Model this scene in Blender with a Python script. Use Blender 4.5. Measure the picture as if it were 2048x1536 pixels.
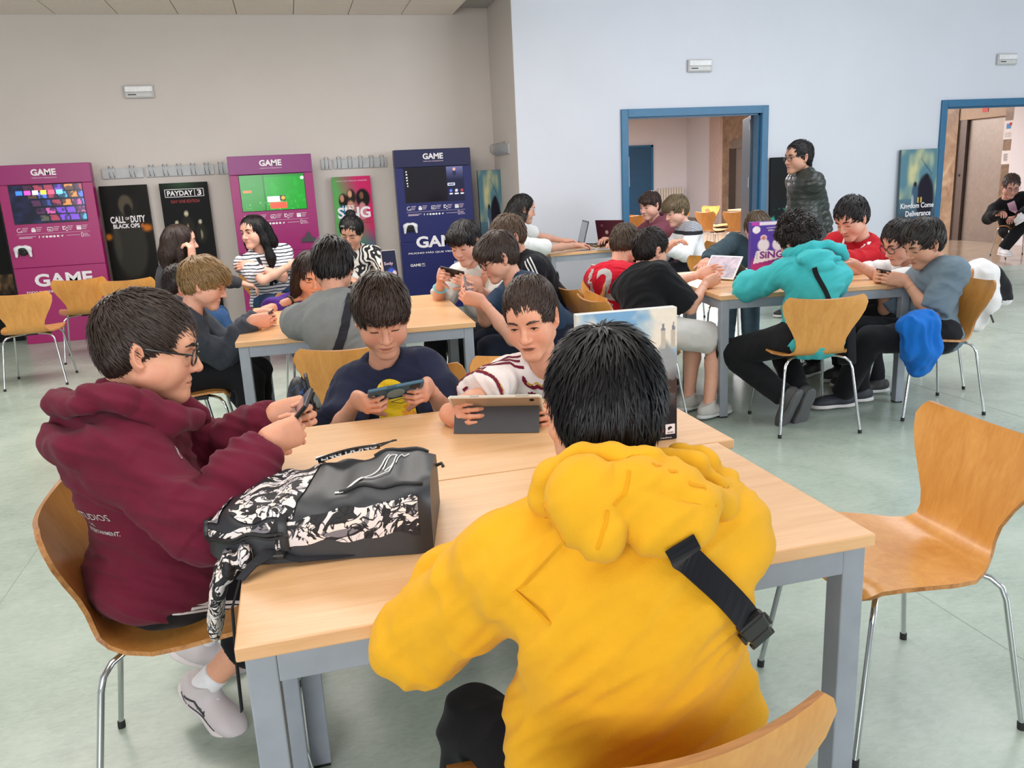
import bpy, bmesh, math, random
import numpy as np
from mathutils import Vector, Matrix
from mathutils.bvhtree import BVHTree

for _o in list(bpy.data.objects):
    bpy.data.objects.remove(_o)
scn = bpy.context.scene
COL = scn.collection
PI = math.pi

# ------------------------------------------------ camera, world, lights, exposure
cam_d = bpy.data.cameras.new('camera')
cam_d.sensor_width = 36.0
cam_d.lens = 28.684
cam_d.clip_start = 0.05
cam = bpy.data.objects.new('camera', cam_d)
COL.objects.link(cam)
cam.matrix_world = Matrix(((0.96396738, 0.10868711, -0.24280444, 0.0),
                           (-0.26157359, 0.22107188, -0.9395246, 0.0),
                           (-0.04843698, 0.9691823, 0.24153576, 1.4434),
                           (0, 0, 0, 1)))
scn.camera = cam
scn.view_settings.view_transform = 'Standard'
scn.view_settings.look = 'None'
scn.view_settings.gamma = 1.0
scn.view_settings.use_curve_mapping = False
scn.view_settings.exposure = 0.12
scn.cycles.use_denoising = True
scn.cycles.max_bounces = 6
scn.cycles.diffuse_bounces = 3
scn.cycles.glossy_bounces = 3
scn.cycles.transmission_bounces = 4
scn.cycles.transparent_max_bounces = 6
scn.cycles.caustics_reflective = False
scn.cycles.caustics_refractive = False

w = bpy.data.worlds.new('world')
scn.world = w
w.use_nodes = True
w.node_tree.nodes['Background'].inputs[0].default_value = (0.93, 0.96, 1.0, 1)
w.node_tree.nodes['Background'].inputs[1].default_value = 0.54


def area(name, loc, target, sx, sy, power, col=(1, 1, 1)):
    d = bpy.data.lights.new(name, 'AREA')
    d.shape = 'RECTANGLE'
    d.size, d.size_y, d.energy, d.color = sx, sy, power, col
    o = bpy.data.objects.new(name, d)
    COL.objects.link(o)
    o.location = loc
    o.rotation_euler = (Vector(target) - Vector(loc)).to_track_quat('-Z', 'Y').to_euler()
    return o


# daylight through the windows to the right and behind, and the hall's ceiling lights
area('window_light', (9.5, -1.5, 2.3), (3.5, 7.0, 1.0), 6.0, 2.6, 360, (0.88, 0.94, 1.0))
area('window_light', (-2.5, -4.0, 2.2), (0.5, 4.0, 1.5), 5.0, 2.4, 260, (0.95, 0.97, 1.0))
area('ceiling_light', (4.6, 5.0, 4.1), (4.6, 5.0, 0), 4.0, 3.0, 130, (0.97, 0.98, 1.0))
area('ceiling_light', (-0.4, 1.6, 3.2), (-0.4, 1.6, 0), 3.5, 2.2, 62, (1.0, 0.97, 0.93))
area('ceiling_light', (-0.6, 6.0, 3.2), (-0.6, 6.0, 0), 4.5, 2.0, 170, (1.0, 0.95, 0.9))
area('corridor_light', (7.5, 15.5, 3.0), (7.5, 15.5, 0), 5.0, 6.0, 820, (0.98, 0.97, 1.0))


# ------------------------------------------------ colours and materials
def lin(c):
    if isinstance(c, str):
        c = tuple(int(c[i:i + 2], 16) for i in (0, 2, 4))
    r = []
    for v in c[:3]:
        v = v / 255.0
        r.append(v / 12.92 if v <= 0.04045 else ((v + 0.055) / 1.055) ** 2.4)
    return (r[0], r[1], r[2], 1.0)


class NT:
    def __init__(self, name):
        self.m = bpy.data.materials.new(name)
        self.m.use_nodes = True
        self.t = self.m.node_tree
        self.b = self.t.nodes['Principled BSDF']

    def n(self, typ, **kw):
        nd = self.t.nodes.new(typ)
        for k, v in kw.items():
            if k.startswith('i_'):
                key = k[2:]
                key = int(key) if key.isdigit() else key.replace('_', ' ')
                nd.inputs[key].default_value = v
            else:
                setattr(nd, k, v)
        return nd

    def l(self, a, b):
        self.t.links.new(a, b)

    def coords(self, scale=(1, 1, 1), kind='Object'):
        tc = self.n('ShaderNodeTexCoord')
        mp = self.n('ShaderNodeMapping')
        mp.inputs['Scale'].default_value = scale
        self.l(tc.outputs[kind], mp.inputs['Vector'])
        return mp.outputs['Vector']

    def ramp(self, fac, stops, interp='LINEAR'):
        r = self.n('ShaderNodeValToRGB')
        r.color_ramp.interpolation = interp
        e = r.color_ramp.elements
        while len(e) < len(stops):
            e.new(0.5)
        for i, (p, c) in enumerate(stops):
            e[i].position = p
            e[i].color = c if len(c) == 4 else (*c, 1)
        self.l(fac, r.inputs['Fac'])
        return r.outputs['Color']

    def noise(self, vec, scale, detail=2.0, rough=0.5, dist=0.0):
        nd = self.n('ShaderNodeTexNoise')
        nd.inputs['Scale'].default_value = scale
        nd.inputs['Detail'].default_value = detail
        nd.inputs['Roughness'].default_value = rough
        nd.inputs['Distortion'].default_value = dist
        self.l(vec, nd.inputs['Vector'])
        return nd.outputs['Fac']

    def bump(self, h, strength=0.3, dist=0.002):
        nd = self.n('ShaderNodeBump')
        nd.inputs['Strength'].default_value = strength
        nd.inputs['Distance'].default_value = dist
        self.l(h, nd.inputs['Height'])
        self.l(nd.outputs['Normal'], self.b.inputs['Normal'])

    def set(self, **kw):
        for k, v in kw.items():
            self.b.inputs[k.replace('_', ' ')].default_value = v
        return self


def mul(c, f):
    return (min(1, c[0] * f), min(1, c[1] * f), min(1, c[2] * f), 1)


_mc = {}


def plain(name, c, rough=0.5, metal=0.0, var=0.06, spec=0.5, scale=14.0):
    key = ('p', name, str(c), rough, metal)
    if key in _mc:
        return _mc[key]
    t = NT(name)
    c = lin(c)
    f = t.noise(t.coords(), scale, 3)
    t.l(t.ramp(f, [(0.3, mul(c, 1 - var)), (0.7, mul(c, 1 + var))]), t.b.inputs['Base Color'])
    t.set(Roughness=rough, Metallic=metal)
    t.b.inputs['Specular IOR Level'].default_value = spec
    _mc[key] = t.m
    return t.m


def fabric(name, c, var=0.10, bump=0.25, rough=0.92):
    key = ('f', name, str(c))
    if key in _mc:
        return _mc[key]
    t = NT(name)
    c = lin(c)
    v = t.coords()
    f = t.noise(v, 22, 4, 0.6)
    t.l(t.ramp(f, [(0.25, mul(c, 1 - var)), (0.75, mul(c, 1 + var))]), t.b.inputs['Base Color'])
    t.bump(t.noise(v, 260, 2), bump, 0.0015)
    t.set(Roughness=rough)
    t.b.inputs['Specular IOR Level'].default_value = 0.2
    t.b.inputs['Sheen Weight'].default_value = 0.06
    _mc[key] = t.m
    return t.m


def wood(name, c1, c2, axis='X', rough=0.35, scale=1.0, coat=0.0):
    t = NT(name)
    s = {'X': (1.2, 16, 16), 'Y': (16, 1.2, 16), 'Z': (16, 16, 1.2)}[axis]
    v = t.coords(tuple(q * scale for q in s))
    a = t.noise(v, 2.2, 5, 0.62, 0.6)
    v2 = t.coords(tuple(q * scale * 3.5 for q in s))
    b = t.noise(v2, 3.5, 2, 0.5)
    mx = t.n('ShaderNodeMath', operation='MULTIPLY_ADD')
    mx.inputs[1].default_value = 0.35
    t.l(b, mx.inputs[0])
    t.l(a, mx.inputs[2])
    t.l(t.ramp(mx.outputs[0], [(0.45, lin(c2)), (0.85, lin(c1))]), t.b.inputs['Base Color'])
    t.bump(mx.outputs[0], 0.06, 0.001)
    t.set(Roughness=rough)
    t.b.inputs['Coat Weight'].default_value = coat
    t.b.inputs['Coat Roughness'].default_value = 0.15
    return t.m


def vcol(name, rough=0.5, sss=0.0, bump=0.0, emit=0.0, spec=0.4):
    """base colour from the mesh's own colour layer, with a little procedural variation"""
    key = ('v', name)
    if key in _mc:
        return _mc[key]
    t = NT(name)
    at = t.n('ShaderNodeVertexColor', layer_name='Col')
    mx = t.n('ShaderNodeMixRGB', blend_type='MULTIPLY')
    mx.inputs['Fac'].default_value = 0.5
    v = t.coords()
    f = t.noise(v, 60, 3)
    t.l(at.outputs['Color'], mx.inputs['Color1'])
    t.l(t.ramp(f, [(0.3, (0.86, 0.84, 0.84, 1)), (0.7, (1, 1, 1, 1))]), mx.inputs['Color2'])
    t.l(mx.outputs['Color'], t.b.inputs['Base Color'])
    t.set(Roughness=rough)
    t.b.inputs['Specular IOR Level'].default_value = spec
    if sss:
        t.b.inputs['Subsurface Weight'].default_value = sss
        t.b.inputs['Subsurface Radius'].default_value = (0.012, 0.005, 0.003)
    if bump:
        t.bump(t.noise(v, 420, 2), bump, 0.0006)
    if emit:
        t.l(at.outputs['Color'], t.b.inputs['Emission Color'])
        t.b.inputs['Emission Strength'].default_value = emit
    _mc[key] = t.m
    return t.m


# ------------------------------------------------ objects
def props(o, label=None, cat=None, group=None, kind=None):
    if label:
        o['label'] = label
    if cat:
        o['category'] = cat
    if group:
        o['group'] = group
    if kind:
        o['kind'] = kind
    return o


def empty(name, loc=(0, 0, 0), rz=0.0, label=None, cat=None, group=None):
    o = bpy.data.objects.new(name, None)
    o.empty_display_size = 0.1
    COL.objects.link(o)
    o.location = loc
    o.rotation_euler = (0, 0, rz)
    return props(o, label, cat, group)


def copy_tree(o, parent=None):
    c = o.copy()
    COL.objects.link(c)
    if parent is not None:
        c.parent = parent
    for ch in list(o.children):
        copy_tree(ch, c)
    return c


def mesh_np(name, V, Fq, mat=None, parent=None, smooth=True, col=None, mats=None, midx=None):
    """mesh object from numpy vertices and a face array (all quads or all triangles)"""
    V = np.asarray(V, np.float32)
    Fq = np.asarray(Fq, np.int32)
    me = bpy.data.meshes.new(name)
    k = Fq.shape[1]
    me.vertices.add(len(V))
    me.vertices.foreach_set('co', V.ravel())
    me.loops.add(Fq.size)
    me.loops.foreach_set('vertex_index', Fq.ravel())
    me.polygons.add(len(Fq))
    me.polygons.foreach_set('loop_start', np.arange(0, Fq.size, k, dtype=np.int32))
    me.polygons.foreach_set('loop_total', np.full(len(Fq), k, np.int32))
    if smooth:
        me.polygons.foreach_set('use_smooth', np.ones(len(Fq), bool))
    if midx is not None:
        me.polygons.foreach_set('material_index', np.asarray(midx, np.int32))
    me.update(calc_edges=True)
    if col is not None:
        a = me.color_attributes.new('Col', 'FLOAT_COLOR', 'POINT')
        cc = np.ones((len(V), 4), np.float32)
        cc[:, :3] = col
        a.data.foreach_set('color', cc.ravel())
    for m in (mats or ([mat] if mat else [])):
        me.materials.append(m)
    o = bpy.data.objects.new(name, me)
    COL.objects.link(o)
    if parent is not None:
        o.parent = parent
    return o


class MB:
    """collects simple shapes into one mesh"""

    def __init__(self):
        self.v, self.f, self.m = [], [], []

    def add(self, vs, fs, mi=0):
        b = len(self.v)
        self.v += [tuple(p) for p in vs]
        self.f += [tuple(i + b for i in f) for f in fs]
        self.m += [mi] * len(fs)
        return self

    def box(self, lo, hi, bev=0.0, mi=0, M=None):
        lo, hi = Vector(lo), Vector(hi)
        bm = bmesh.new()
        bmesh.ops.create_cube(bm, size=1)
        c, d = (lo + hi) / 2, hi - lo
        for q in bm.verts:
            q.co = Vector((q.co.x * d.x + c.x, q.co.y * d.y + c.y, q.co.z * d.z + c.z))
        if bev > 0:
            bmesh.ops.bevel(bm, geom=bm.edges[:], offset=bev, segments=2, affect='EDGES', profile=0.5)
        if M is not None:
            bmesh.ops.transform(bm, matrix=M, verts=bm.verts)
        bm.verts.index_update()
        self.add([q.co[:] for q in bm.verts], [[q.index for q in f.verts] for f in bm.faces], mi)
        bm.free()
        return self

    def tube(self, path, r, n=10, mi=0, flat=1.0, closed=False):
        P = [Vector(p) for p in path]
        if not hasattr(r, '__len__'):
            r = [r] * len(P)
        T = []
        for i in range(len(P)):
            a = P[i - 1] if (i > 0 or closed) else P[i]
            b = P[(i + 1) % len(P)] if (i < len(P) - 1 or closed) else P[i]
            T.append((b - a).normalized())
        up = Vector((0, 0, 1)) if abs(T[0].z) < 0.9 else Vector((1, 0, 0))
        N = (up - T[0] * up.dot(T[0])).normalized()
        vs, fs = [], []
        for i, p in enumerate(P):
            N = (N - T[i] * N.dot(T[i])).normalized()
            B = T[i].cross(N)
            for j in range(n):
                a = 2 * PI * j / n
                vs.append(p + N * (math.cos(a) * r[i] * flat) + B * (math.sin(a) * r[i]))
        m = len(P)
        for i in range(m if closed else m - 1):
            for j in range(n):
                k = (j + 1) % n
                i2 = (i + 1) % m
                fs.append((i * n + j, i * n + k, i2 * n + k, i2 * n + j))
        if not closed:
            fs.append(tuple(range(n - 1, -1, -1)))
            fs.append(tuple((m - 1) * n + j for j in range(n)))
        return self.add(vs, fs, mi)

    def ribbon(self, path, wdir, w, th, mi=0):
        """flat strap: path points, width direction(s), width, thickness"""
        P = [Vector(p) for p in path]
        vs, fs = [], []
        for i, p in enumerate(P):
            t = (P[min(i + 1, len(P) - 1)] - P[max(i - 1, 0)]).normalized()
            wd = Vector(wdir[i] if hasattr(wdir[0], '__len__') else wdir)
            wd = (wd - t * wd.dot(t)).normalized()
            nn = t.cross(wd)
            for a, b in ((-1, -1), (1, -1), (1, 1), (-1, 1)):
                vs.append(p + wd * (a * w / 2) + nn * (b * th / 2))
        for i in range(len(P) - 1):
            for j in range(4):
                k = (j + 1) % 4
                fs.append((i * 4 + j, i * 4 + k, i * 4 + 4 + k, i * 4 + 4 + j))
        fs.append((3, 2, 1, 0))
        e = (len(P) - 1) * 4
        fs.append((e, e + 1, e + 2, e + 3))
        return self.add(vs, fs, mi)

    def prism(self, poly, z0, z1, mi=0, M=None):
        n = len(poly)
        vs = [Vector((x, y, z0)) for x, y in poly] + [Vector((x, y, z1)) for x, y in poly]
        if M is not None:
            vs = [M @ q for q in vs]
        fs = [tuple(range(n - 1, -1, -1)), tuple(range(n, 2 * n))]
        fs += [(i, (i + 1) % n, (i + 1) % n + n, i + n) for i in range(n)]
        return self.add(vs, fs, mi)

    def lathe(self, prof, n=20, c=(0, 0, 0), mi=0, M=None):
        vs, fs = [], []
        for r, z in prof:
            for j in range(n):
                a = 2 * PI * j / n
                q = Vector((r * math.cos(a), r * math.sin(a), z))
                if M is not None:
                    q = M @ q
                vs.append(q + Vector(c))
        for i in range(len(prof) - 1):
            for j in range(n):
                k = (j + 1) % n
                fs.append((i * n + j, i * n + k, (i + 1) * n + k, (i + 1) * n + j))
        fs.append(tuple(range(n - 1, -1, -1)))
        fs.append(tuple((len(prof) - 1) * n + j for j in range(n)))
        return self.add(vs, fs, mi)

    def ob(self, name, mats, parent=None, smooth=False, loc=None, M=None):
        me = bpy.data.meshes.new(name)
        vs = self.v if M is None else [tuple(M @ Vector(p)) for p in self.v]
        me.from_pydata(vs, [], self.f)
        for m in (mats if isinstance(mats, (list, tuple)) else [mats]):
            me.materials.append(m)
        if any(self.m):
            me.polygons.foreach_set('material_index', self.m)
        if smooth:
            me.polygons.foreach_set('use_smooth', [True] * len(self.f))
            try:
                me.set_sharp_from_angle(angle=math.radians(40))
            except Exception:
                pass
        me.update()
        o = bpy.data.objects.new(name, me)
        COL.objects.link(o)
        if parent is not None:
            o.parent = parent
        if loc is not None:
            o.location = loc
        return o


def frame(o, x, y, z=None):
    """4x4 matrix with origin o and axes x, y (z = x cross y)"""
    x, y = Vector(x).normalized(), Vector(y)
    y = (y - x * y.dot(x)).normalized()
    z = x.cross(y) if z is None else Vector(z)
    o = Vector(o)
    return Matrix(((x[0], y[0], z[0], o[0]), (x[1], y[1], z[1], o[1]), (x[2], y[2], z[2], o[2]), (0, 0, 0, 1)))


_tc = {}


def text_geo(s, bold=0.0, extrude=0.0):
    """flat (or slightly extruded) lettering with height 1 per capital, centred; returns verts, faces, width"""
    key = (s, bold, extrude)
    if key not in _tc:
        c = bpy.data.curves.new('lettering', 'FONT')
        c.body = s
        c.align_x, c.align_y = 'CENTER', 'CENTER'
        c.size = 1.0
        c.offset = bold
        c.extrude = extrude
        c.resolution_u = 3
        o = bpy.data.objects.new('lettering', c)
        me = bpy.data.meshes.new_from_object(o)
        vs = [q.co[:] for q in me.vertices]
        fs = [tuple(p.vertices) for p in me.polygons]
        bpy.data.objects.remove(o)
        bpy.data.curves.remove(c)
        bpy.data.meshes.remove(me)
        xs = [q[0] for q in vs]
        ys = [q[1] for q in vs]
        cx, cy, h = (max(xs) + min(xs)) / 2, (max(ys) + min(ys)) / 2, max(1e-6, max(ys) - min(ys))
        vs = [((q[0] - cx) / h, (q[1] - cy) / h, q[2] / h) for q in vs]
        _tc[key] = (vs, fs, (max(xs) - min(xs)) / h)
    return _tc[key]


def lettering(mb, s, M, x, y, h, width=None, bold=0.02, z=0.001, mi=0, rot=0.0):
    """adds lettering of height h at (x, y) on the plane of M"""
    vs, fs, wd = text_geo(s, bold, 0.012)
    sx = h if width is None else width / wd
    c, n = math.cos(rot), math.sin(rot)
    out = []
    for a, b, e in vs:
        px, py = a * sx, b * h
        q = Vector((x + px * c - py * n, y + px * n + py * c, z + e * h * 0.15))
        out.append(M @ q)
    mb.add(out, fs, mi)
    return mb

# ------------------------------------------------ the room
def paint(name, c, bump=0.05):
    t = NT(name)
    v = t.coords()
    f = t.noise(v, 1.1, 4, 0.6)
    c = lin(c)
    t.l(t.ramp(f, [(0.3, mul(c, 0.97)), (0.7, mul(c, 1.02))]), t.b.inputs['Base Color'])
    t.bump(t.noise(v, 90, 2), bump, 0.002)
    t.set(Roughness=0.75)
    return t.m


m_wall = paint('wall_paint', (211, 213, 221))
m_wall_left = paint('wall_paint_warm', (212, 203, 197))
m_pink = paint('corridor_paint', (224, 218, 220))
m_blue = plain('blue_door_paint', (44, 104, 142), 0.4)
m_white = plain('white_plastic', (228, 228, 226), 0.35)
m_black = plain('black_plastic', (22, 22, 24), 0.45)
m_dark = plain('dark_grey_plastic', (58, 60, 64), 0.5)
m_chrome = plain('chrome', (205, 207, 210), 0.12, 1.0, 0.02)
m_steel = plain('brushed_steel', (150, 138, 128), 0.4, 0.7)
m_alu = plain('satin_aluminium', (176, 180, 184), 0.35, 0.8)

# floor: mottled green grey linoleum
t = NT('linoleum')
v = t.coords()
f1 = t.noise(v, 2.2, 6, 0.65, 0.3)
f2 = t.noise(t.coords((1, 2.2, 1)), 26, 4, 0.7, 0.8)
ad = t.n('ShaderNodeMath', operation='MULTIPLY_ADD')
ad.inputs[1].default_value = 0.55
t.l(f2, ad.inputs[0])
t.l(f1, ad.inputs[2])
t.l(t.ramp(ad.outputs[0], [(0.5, lin((150, 164, 152))), (0.78, lin((172, 186, 173))), (1.0, lin((186, 197, 186)))]), t.b.inputs['Base Color'])
t.set(Roughness=0.27)
t.b.inputs['Specular IOR Level'].default_value = 0.55
t.bump(f2, 0.03, 0.001)
m_floor = t.m
t = NT('corridor_stone_floor')
v = t.coords()
f1 = t.noise(v, 3, 5, 0.6)
t.l(t.ramp(f1, [(0.3, lin((150, 128, 106))), (0.7, lin((178, 156, 132)))]), t.b.inputs['Base Color'])
t.set(Roughness=0.18)
m_tan = t.m
t = NT('brown_marble')
v = t.coords()
f1 = t.noise(v, 3.4, 6, 0.65, 1.2)
t.l(t.ramp(f1, [(0.3, lin((112, 88, 68))), (0.55, lin((146, 120, 96))), (0.75, lin((168, 146, 120)))]), t.b.inputs['Base Color'])
t.set(Roughness=0.3)
m_marble = t.m
t = NT('ceiling_tile')
v = t.coords()
t.l(t.ramp(t.noise(v, 120, 2), [(0.4, lin((238, 226, 215))), (0.6, lin((246, 236, 226)))]), t.b.inputs['Base Color'])
t.set(Roughness=0.9)
m_tile = t.m


def struct(name, mb, mat, smooth=False):
    return props(mb.ob(name, mat, smooth=smooth), kind='structure')


YB, YD, XR, XE = 10.05, 8.99, 2.52, 11.66
fl = struct('floor', MB().box((-7, -5, -0.1), (12, YD, 0)).box((-7, YD, -0.1), (XR, YB, 0)), m_floor)
struct('floor_corridor', MB().box((XR, YD, -0.1), (14, 23.2, 0.0)), m_tan)
# weld seams of the sheet flooring, faint strips
for k, x in enumerate((-3.1, -1.2, 0.7, 1.95, 3.9, 5.8)):
    MB().box((x, -4, -0.001), (x + 0.004, 8.9 if x > 2.4 else 9.9, 0.0006)).ob('seam', plain('floor_weld', (150, 162, 150), 0.4), fl)
struct('wall_back', MB().box((-7, YB, 0), (XR + 0.15, YB + 0.15, 4.4)), m_wall_left)
struct('wall_return', MB().box((XR - 0.004, YD + 0.0005, 0), (XR + 0.15, YB, 4.4)), m_wall_left)
D1 = (3.74, 5.61, 2.16)
D2 = (8.06, 10.4, 2.16)
wd = MB()
wd.box((XR + 0.0, YD - 0.002, 0), (D1[0], YD + 0.15, 4.4))
wd.box((D1[0], YD, D1[2]), (D1[1], YD + 0.15, 4.4))
wd.box((D1[1], YD, 0), (D2[0], YD + 0.15, 4.4))
wd.box((D2[0], YD, D2[2]), (D2[1], YD + 0.15, 4.4))
wd.box((D2[1], YD, 0), (13, YD + 0.15, 4.4))
struct('wall_door', wd, m_wall)
for k, (x0, x1, h) in enumerate((D1, D2)):
    f = empty('door_%d' % (k + 1), (0, 0, 0))
    props(f, kind='structure')
    fw = 0.085
    MB().box((x0 - 0.0, YD - 0.03, 0), (x0 + fw, YD + 0.17, h), 0.006).ob('jamb', m_blue, f)
    MB().box((x1 - fw, YD - 0.03, 0), (x1, YD + 0.17, h), 0.006).ob('jamb', m_blue, f)
    MB().box((x0 + fw, YD - 0.03, h - fw), (x1 - fw, YD + 0.17, h), 0.0).ob('lintel', m_blue, f)
    MB().box((x0 + fw, YD + 0.03, 0), (x0 + fw + 0.02, YD + 0.06, h - fw)).box((x1 - fw - 0.02, YD + 0.03, 0), (x1 - fw, YD + 0.06, h - fw)).box((x0 + fw, YD + 0.03, h - fw - 0.02), (x1 - fw, YD + 0.06, h - fw)).ob('door_stop', m_blue, f)
    if k == 0:
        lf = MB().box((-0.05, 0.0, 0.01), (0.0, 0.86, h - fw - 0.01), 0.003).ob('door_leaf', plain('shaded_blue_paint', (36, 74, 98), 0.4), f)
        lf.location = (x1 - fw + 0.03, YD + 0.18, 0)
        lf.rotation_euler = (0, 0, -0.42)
        for z in (0.3, 1.22, 1.9):
            MB().tube([(-0.056, 0.02, z), (-0.056, 0.02, z + 0.12)], 0.012, 8).box((-0.062, 0.025, z), (-0.051, 0.065, z + 0.12)).ob('hinge', m_alu, lf, True)
# dropped tile ceiling over the left side, plaster strip beside it, high ceiling to the right
ce = struct('ceiling', MB().box((-7, -5, 3.36), (2.10, YB, 3.42)), plain('ceiling_grid', (168, 156, 148), 0.8))
tile_me = None
for i in range(-9, 4):
    for j in range(6):
        x1, y1 = 2.10 - (3 - i) * 0.6, YB - j * 0.6
        if x1 < -4:
            continue
        if tile_me is None:
            o = MB().box((-0.592, -0.592, -0.014), (0, 0, 0.006), 0.004).ob('ceiling_tile', m_tile, ce)
            tile_me = o
        else:
            o = tile_me.copy()
            COL.objects.link(o)
        o.location = (x1, y1 - 0.004, 3.36)
struct('ceiling_strip', MB().box((2.10, -5, 3.42), (XR, YB, 3.5)), plain('strip_paint', (176, 172, 168), 0.8))
struct('ceiling_high', MB().box((XR, -5, 4.35), (13, YD, 4.45)), m_wall)
# corridor behind the openings
struct('wall_corridor_far', MB().box((XR, 23, 0), (XE + 0.2, 23.15, 3.1)), m_pink)
struct('wall_corridor_left', MB().box((XR + 0.16, YD + 0.15, 0), (XR + 0.3, 23, 3.1)), m_pink)
struct('ceiling_corridor', MB().box((XR, YD + 0.15, 3.1), (14, 23.2, 3.2)), m_pink)
struct('baseboard_corridor', MB().box((XE - 0.03, 21.46, 0), (XE, 23, 0.12)).box((XR + 0.15, 22.97, 0), (XE, 23, 0.12)), plain('stone_skirting', (150, 138, 122), 0.4))
mw = MB()
mw.box((XE, 12.56, 0), (XE + 0.2, 20.87, 3.1))
mw.box((XE, 11.36, 0), (XE + 0.2, 11.55, 3.1))
mw.box((XE, 11.55, 2.31), (XE + 0.2, 12.56, 3.1))
struct('wall_elevator', mw, m_marble)
struct('wall_corridor_right', MB().box((XE - 0.03, YD + 0.15, 0), (XE + 0.2, 11.36, 3.1)).box((XE, 21.4, 0), (XE + 0.2, 23, 3.1)), m_pink)
struct('wall_corridor_column', MB().box((XE - 0.08, 20.87, 0), (XE + 0.2, 21.46, 3.1)), plain('column_paint', (196, 172, 162), 0.7))
el = empty('elevator', (XE, 12.0, 0), label='wide brown steel elevator door beyond the right blue doorway', cat='elevator')
MB().box((0.09, -0.45, 0.0), (0.12, 0.38, 2.09), 0.002).ob('door_panel', m_steel, el)
MB().box((0.03, 0.39, 0.0), (0.14, 0.56, 2.09), 0.002).ob('jamb', plain('dark_steel', (104, 92, 86), 0.4, 0.6), el)
MB().box((0.02, -0.45, 2.09), (0.14, 0.56, 2.31), 0.004).ob('lintel', plain('beige_steel', (150, 126, 104), 0.45, 0.3), el)
MB().box((0.012, -0.06, 2.19), (0.02, 0.06, 2.29)).ob('indicator', plain('red_sign', (205, 70, 58), 0.5), el)
MB().lathe([(0.022, 0), (0.022, 0.012)], 14, M=Matrix.Rotation(-PI / 2, 4, 'Y'), c=(0.03, 0.48, 1.15)).ob('call_button', m_black, el)
e2 = empty('elevator', (XE, 19.8, 0), label='narrow dark elevator door seen past the left blue doorway', cat='elevator')
MB().box((-0.03, -0.7, 0), (-0.001, 0.3, 1.98), 0.002).ob('door_panel', m_steel, e2)
MB().box((-0.05, 0.3, 0), (-0.001, 0.62, 2.0)).ob('jamb', plain('dark_steel', (84, 72, 62), 0.4, 0.6), e2)
MB().box((-0.06, -0.7, 1.98), (-0.001, 0.5, 2.2)).ob('lintel', plain('grey_lintel', (126, 112, 100), 0.45, 0.3), e2)
MB().box((-0.07, -0.45, 2.04), (-0.06, -0.28, 2.16)).ob('indicator', plain('red_sign', (205, 70, 58), 0.5), e2)
bd = empty('corridor_door', (10.2, 22.999, 0), label='blue door with a pale edge strip at the far corridor wall', cat='door')
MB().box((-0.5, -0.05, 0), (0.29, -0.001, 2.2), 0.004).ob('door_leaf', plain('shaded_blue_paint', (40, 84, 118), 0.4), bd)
MB().box((0.29, -0.07, 0), (0.36, -0.001, 2.26), 0.004).box((-0.5, -0.07, 2.2), (0.36, -0.001, 2.26), 0.004).ob('door_frame', m_blue, bd)
MB().box((-0.44, -0.06, 1.1), (-0.40, -0.05, 1.95)).ob('edge_strip', m_white, bd)
ra = empty('radiator', (11.1, 22.9, 0.38), label='cream ribbed radiator on the far corridor wall', cat='radiator')
for k in range(10):
    MB().box((-0.42 + k * 0.084, -0.06, 0), (-0.42 + k * 0.084 + 0.068, 0.06, 0.62), 0.012).ob('radiator_rib', plain('cream_enamel', (222, 212, 196), 0.4), ra)
MB().tube([(-0.43, 0, 0.57), (0.43, 0, 0.57)], 0.018, 8).tube([(-0.43, 0, 0.05), (0.43, 0, 0.05)], 0.018, 8).ob('pipe', plain('cream_enamel', (222, 212, 196), 0.4), ra, True)
# emergency lights
def em_light(x, y, z, label, w=0.30, h=0.135):
    e = empty('emergency_light', (x, y, z), label=label, cat='emergency light', group='emergency lights on the walls')
    MB().box((-w / 2, -0.035, -h / 2), (w / 2, 0, h / 2), 0.008).ob('housing', plain('grey_housing', (190, 188, 186), 0.4), e)
    MB().box((-w / 2 + 0.012, -0.048, -0.005), (w / 2 - 0.012, -0.032, h / 2 - 0.014), 0.006).ob('diffuser', plain('clear_diffuser', (226, 226, 228), 0.15), e)
    MB().box((-w / 2 + 0.02, -0.042, -h / 2 + 0.012), (w / 2 - 0.02, -0.034, -0.012), 0.003).box((-w / 2 + 0.035, -0.044, -h / 2 + 0.03), (-0.03, -0.041, -h / 2 + 0.042), mi=1).ob('cover', [plain('cover_plastic', (204, 202, 200), 0.4), m_dark], e)
    MB().lathe([(0.006, 0), (0.006, 0.003)], 10, M=Matrix.Rotation(PI / 2, 4, 'X'), c=(-0.03, -0.047, 0.0)).ob('lamp', plain('lamp_dot', (240, 232, 200), 0.3), e)


em_light(-1.40, YB - 0.001, 2.57, 'emergency light on the left wall above the coat hooks')
em_light(4.71, YD - 0.001, 2.61, 'emergency light above the left blue doorway')
em_light(8.99, YD - 0.001, 2.63, 'emergency light near the top right above the right blue doorway')


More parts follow.
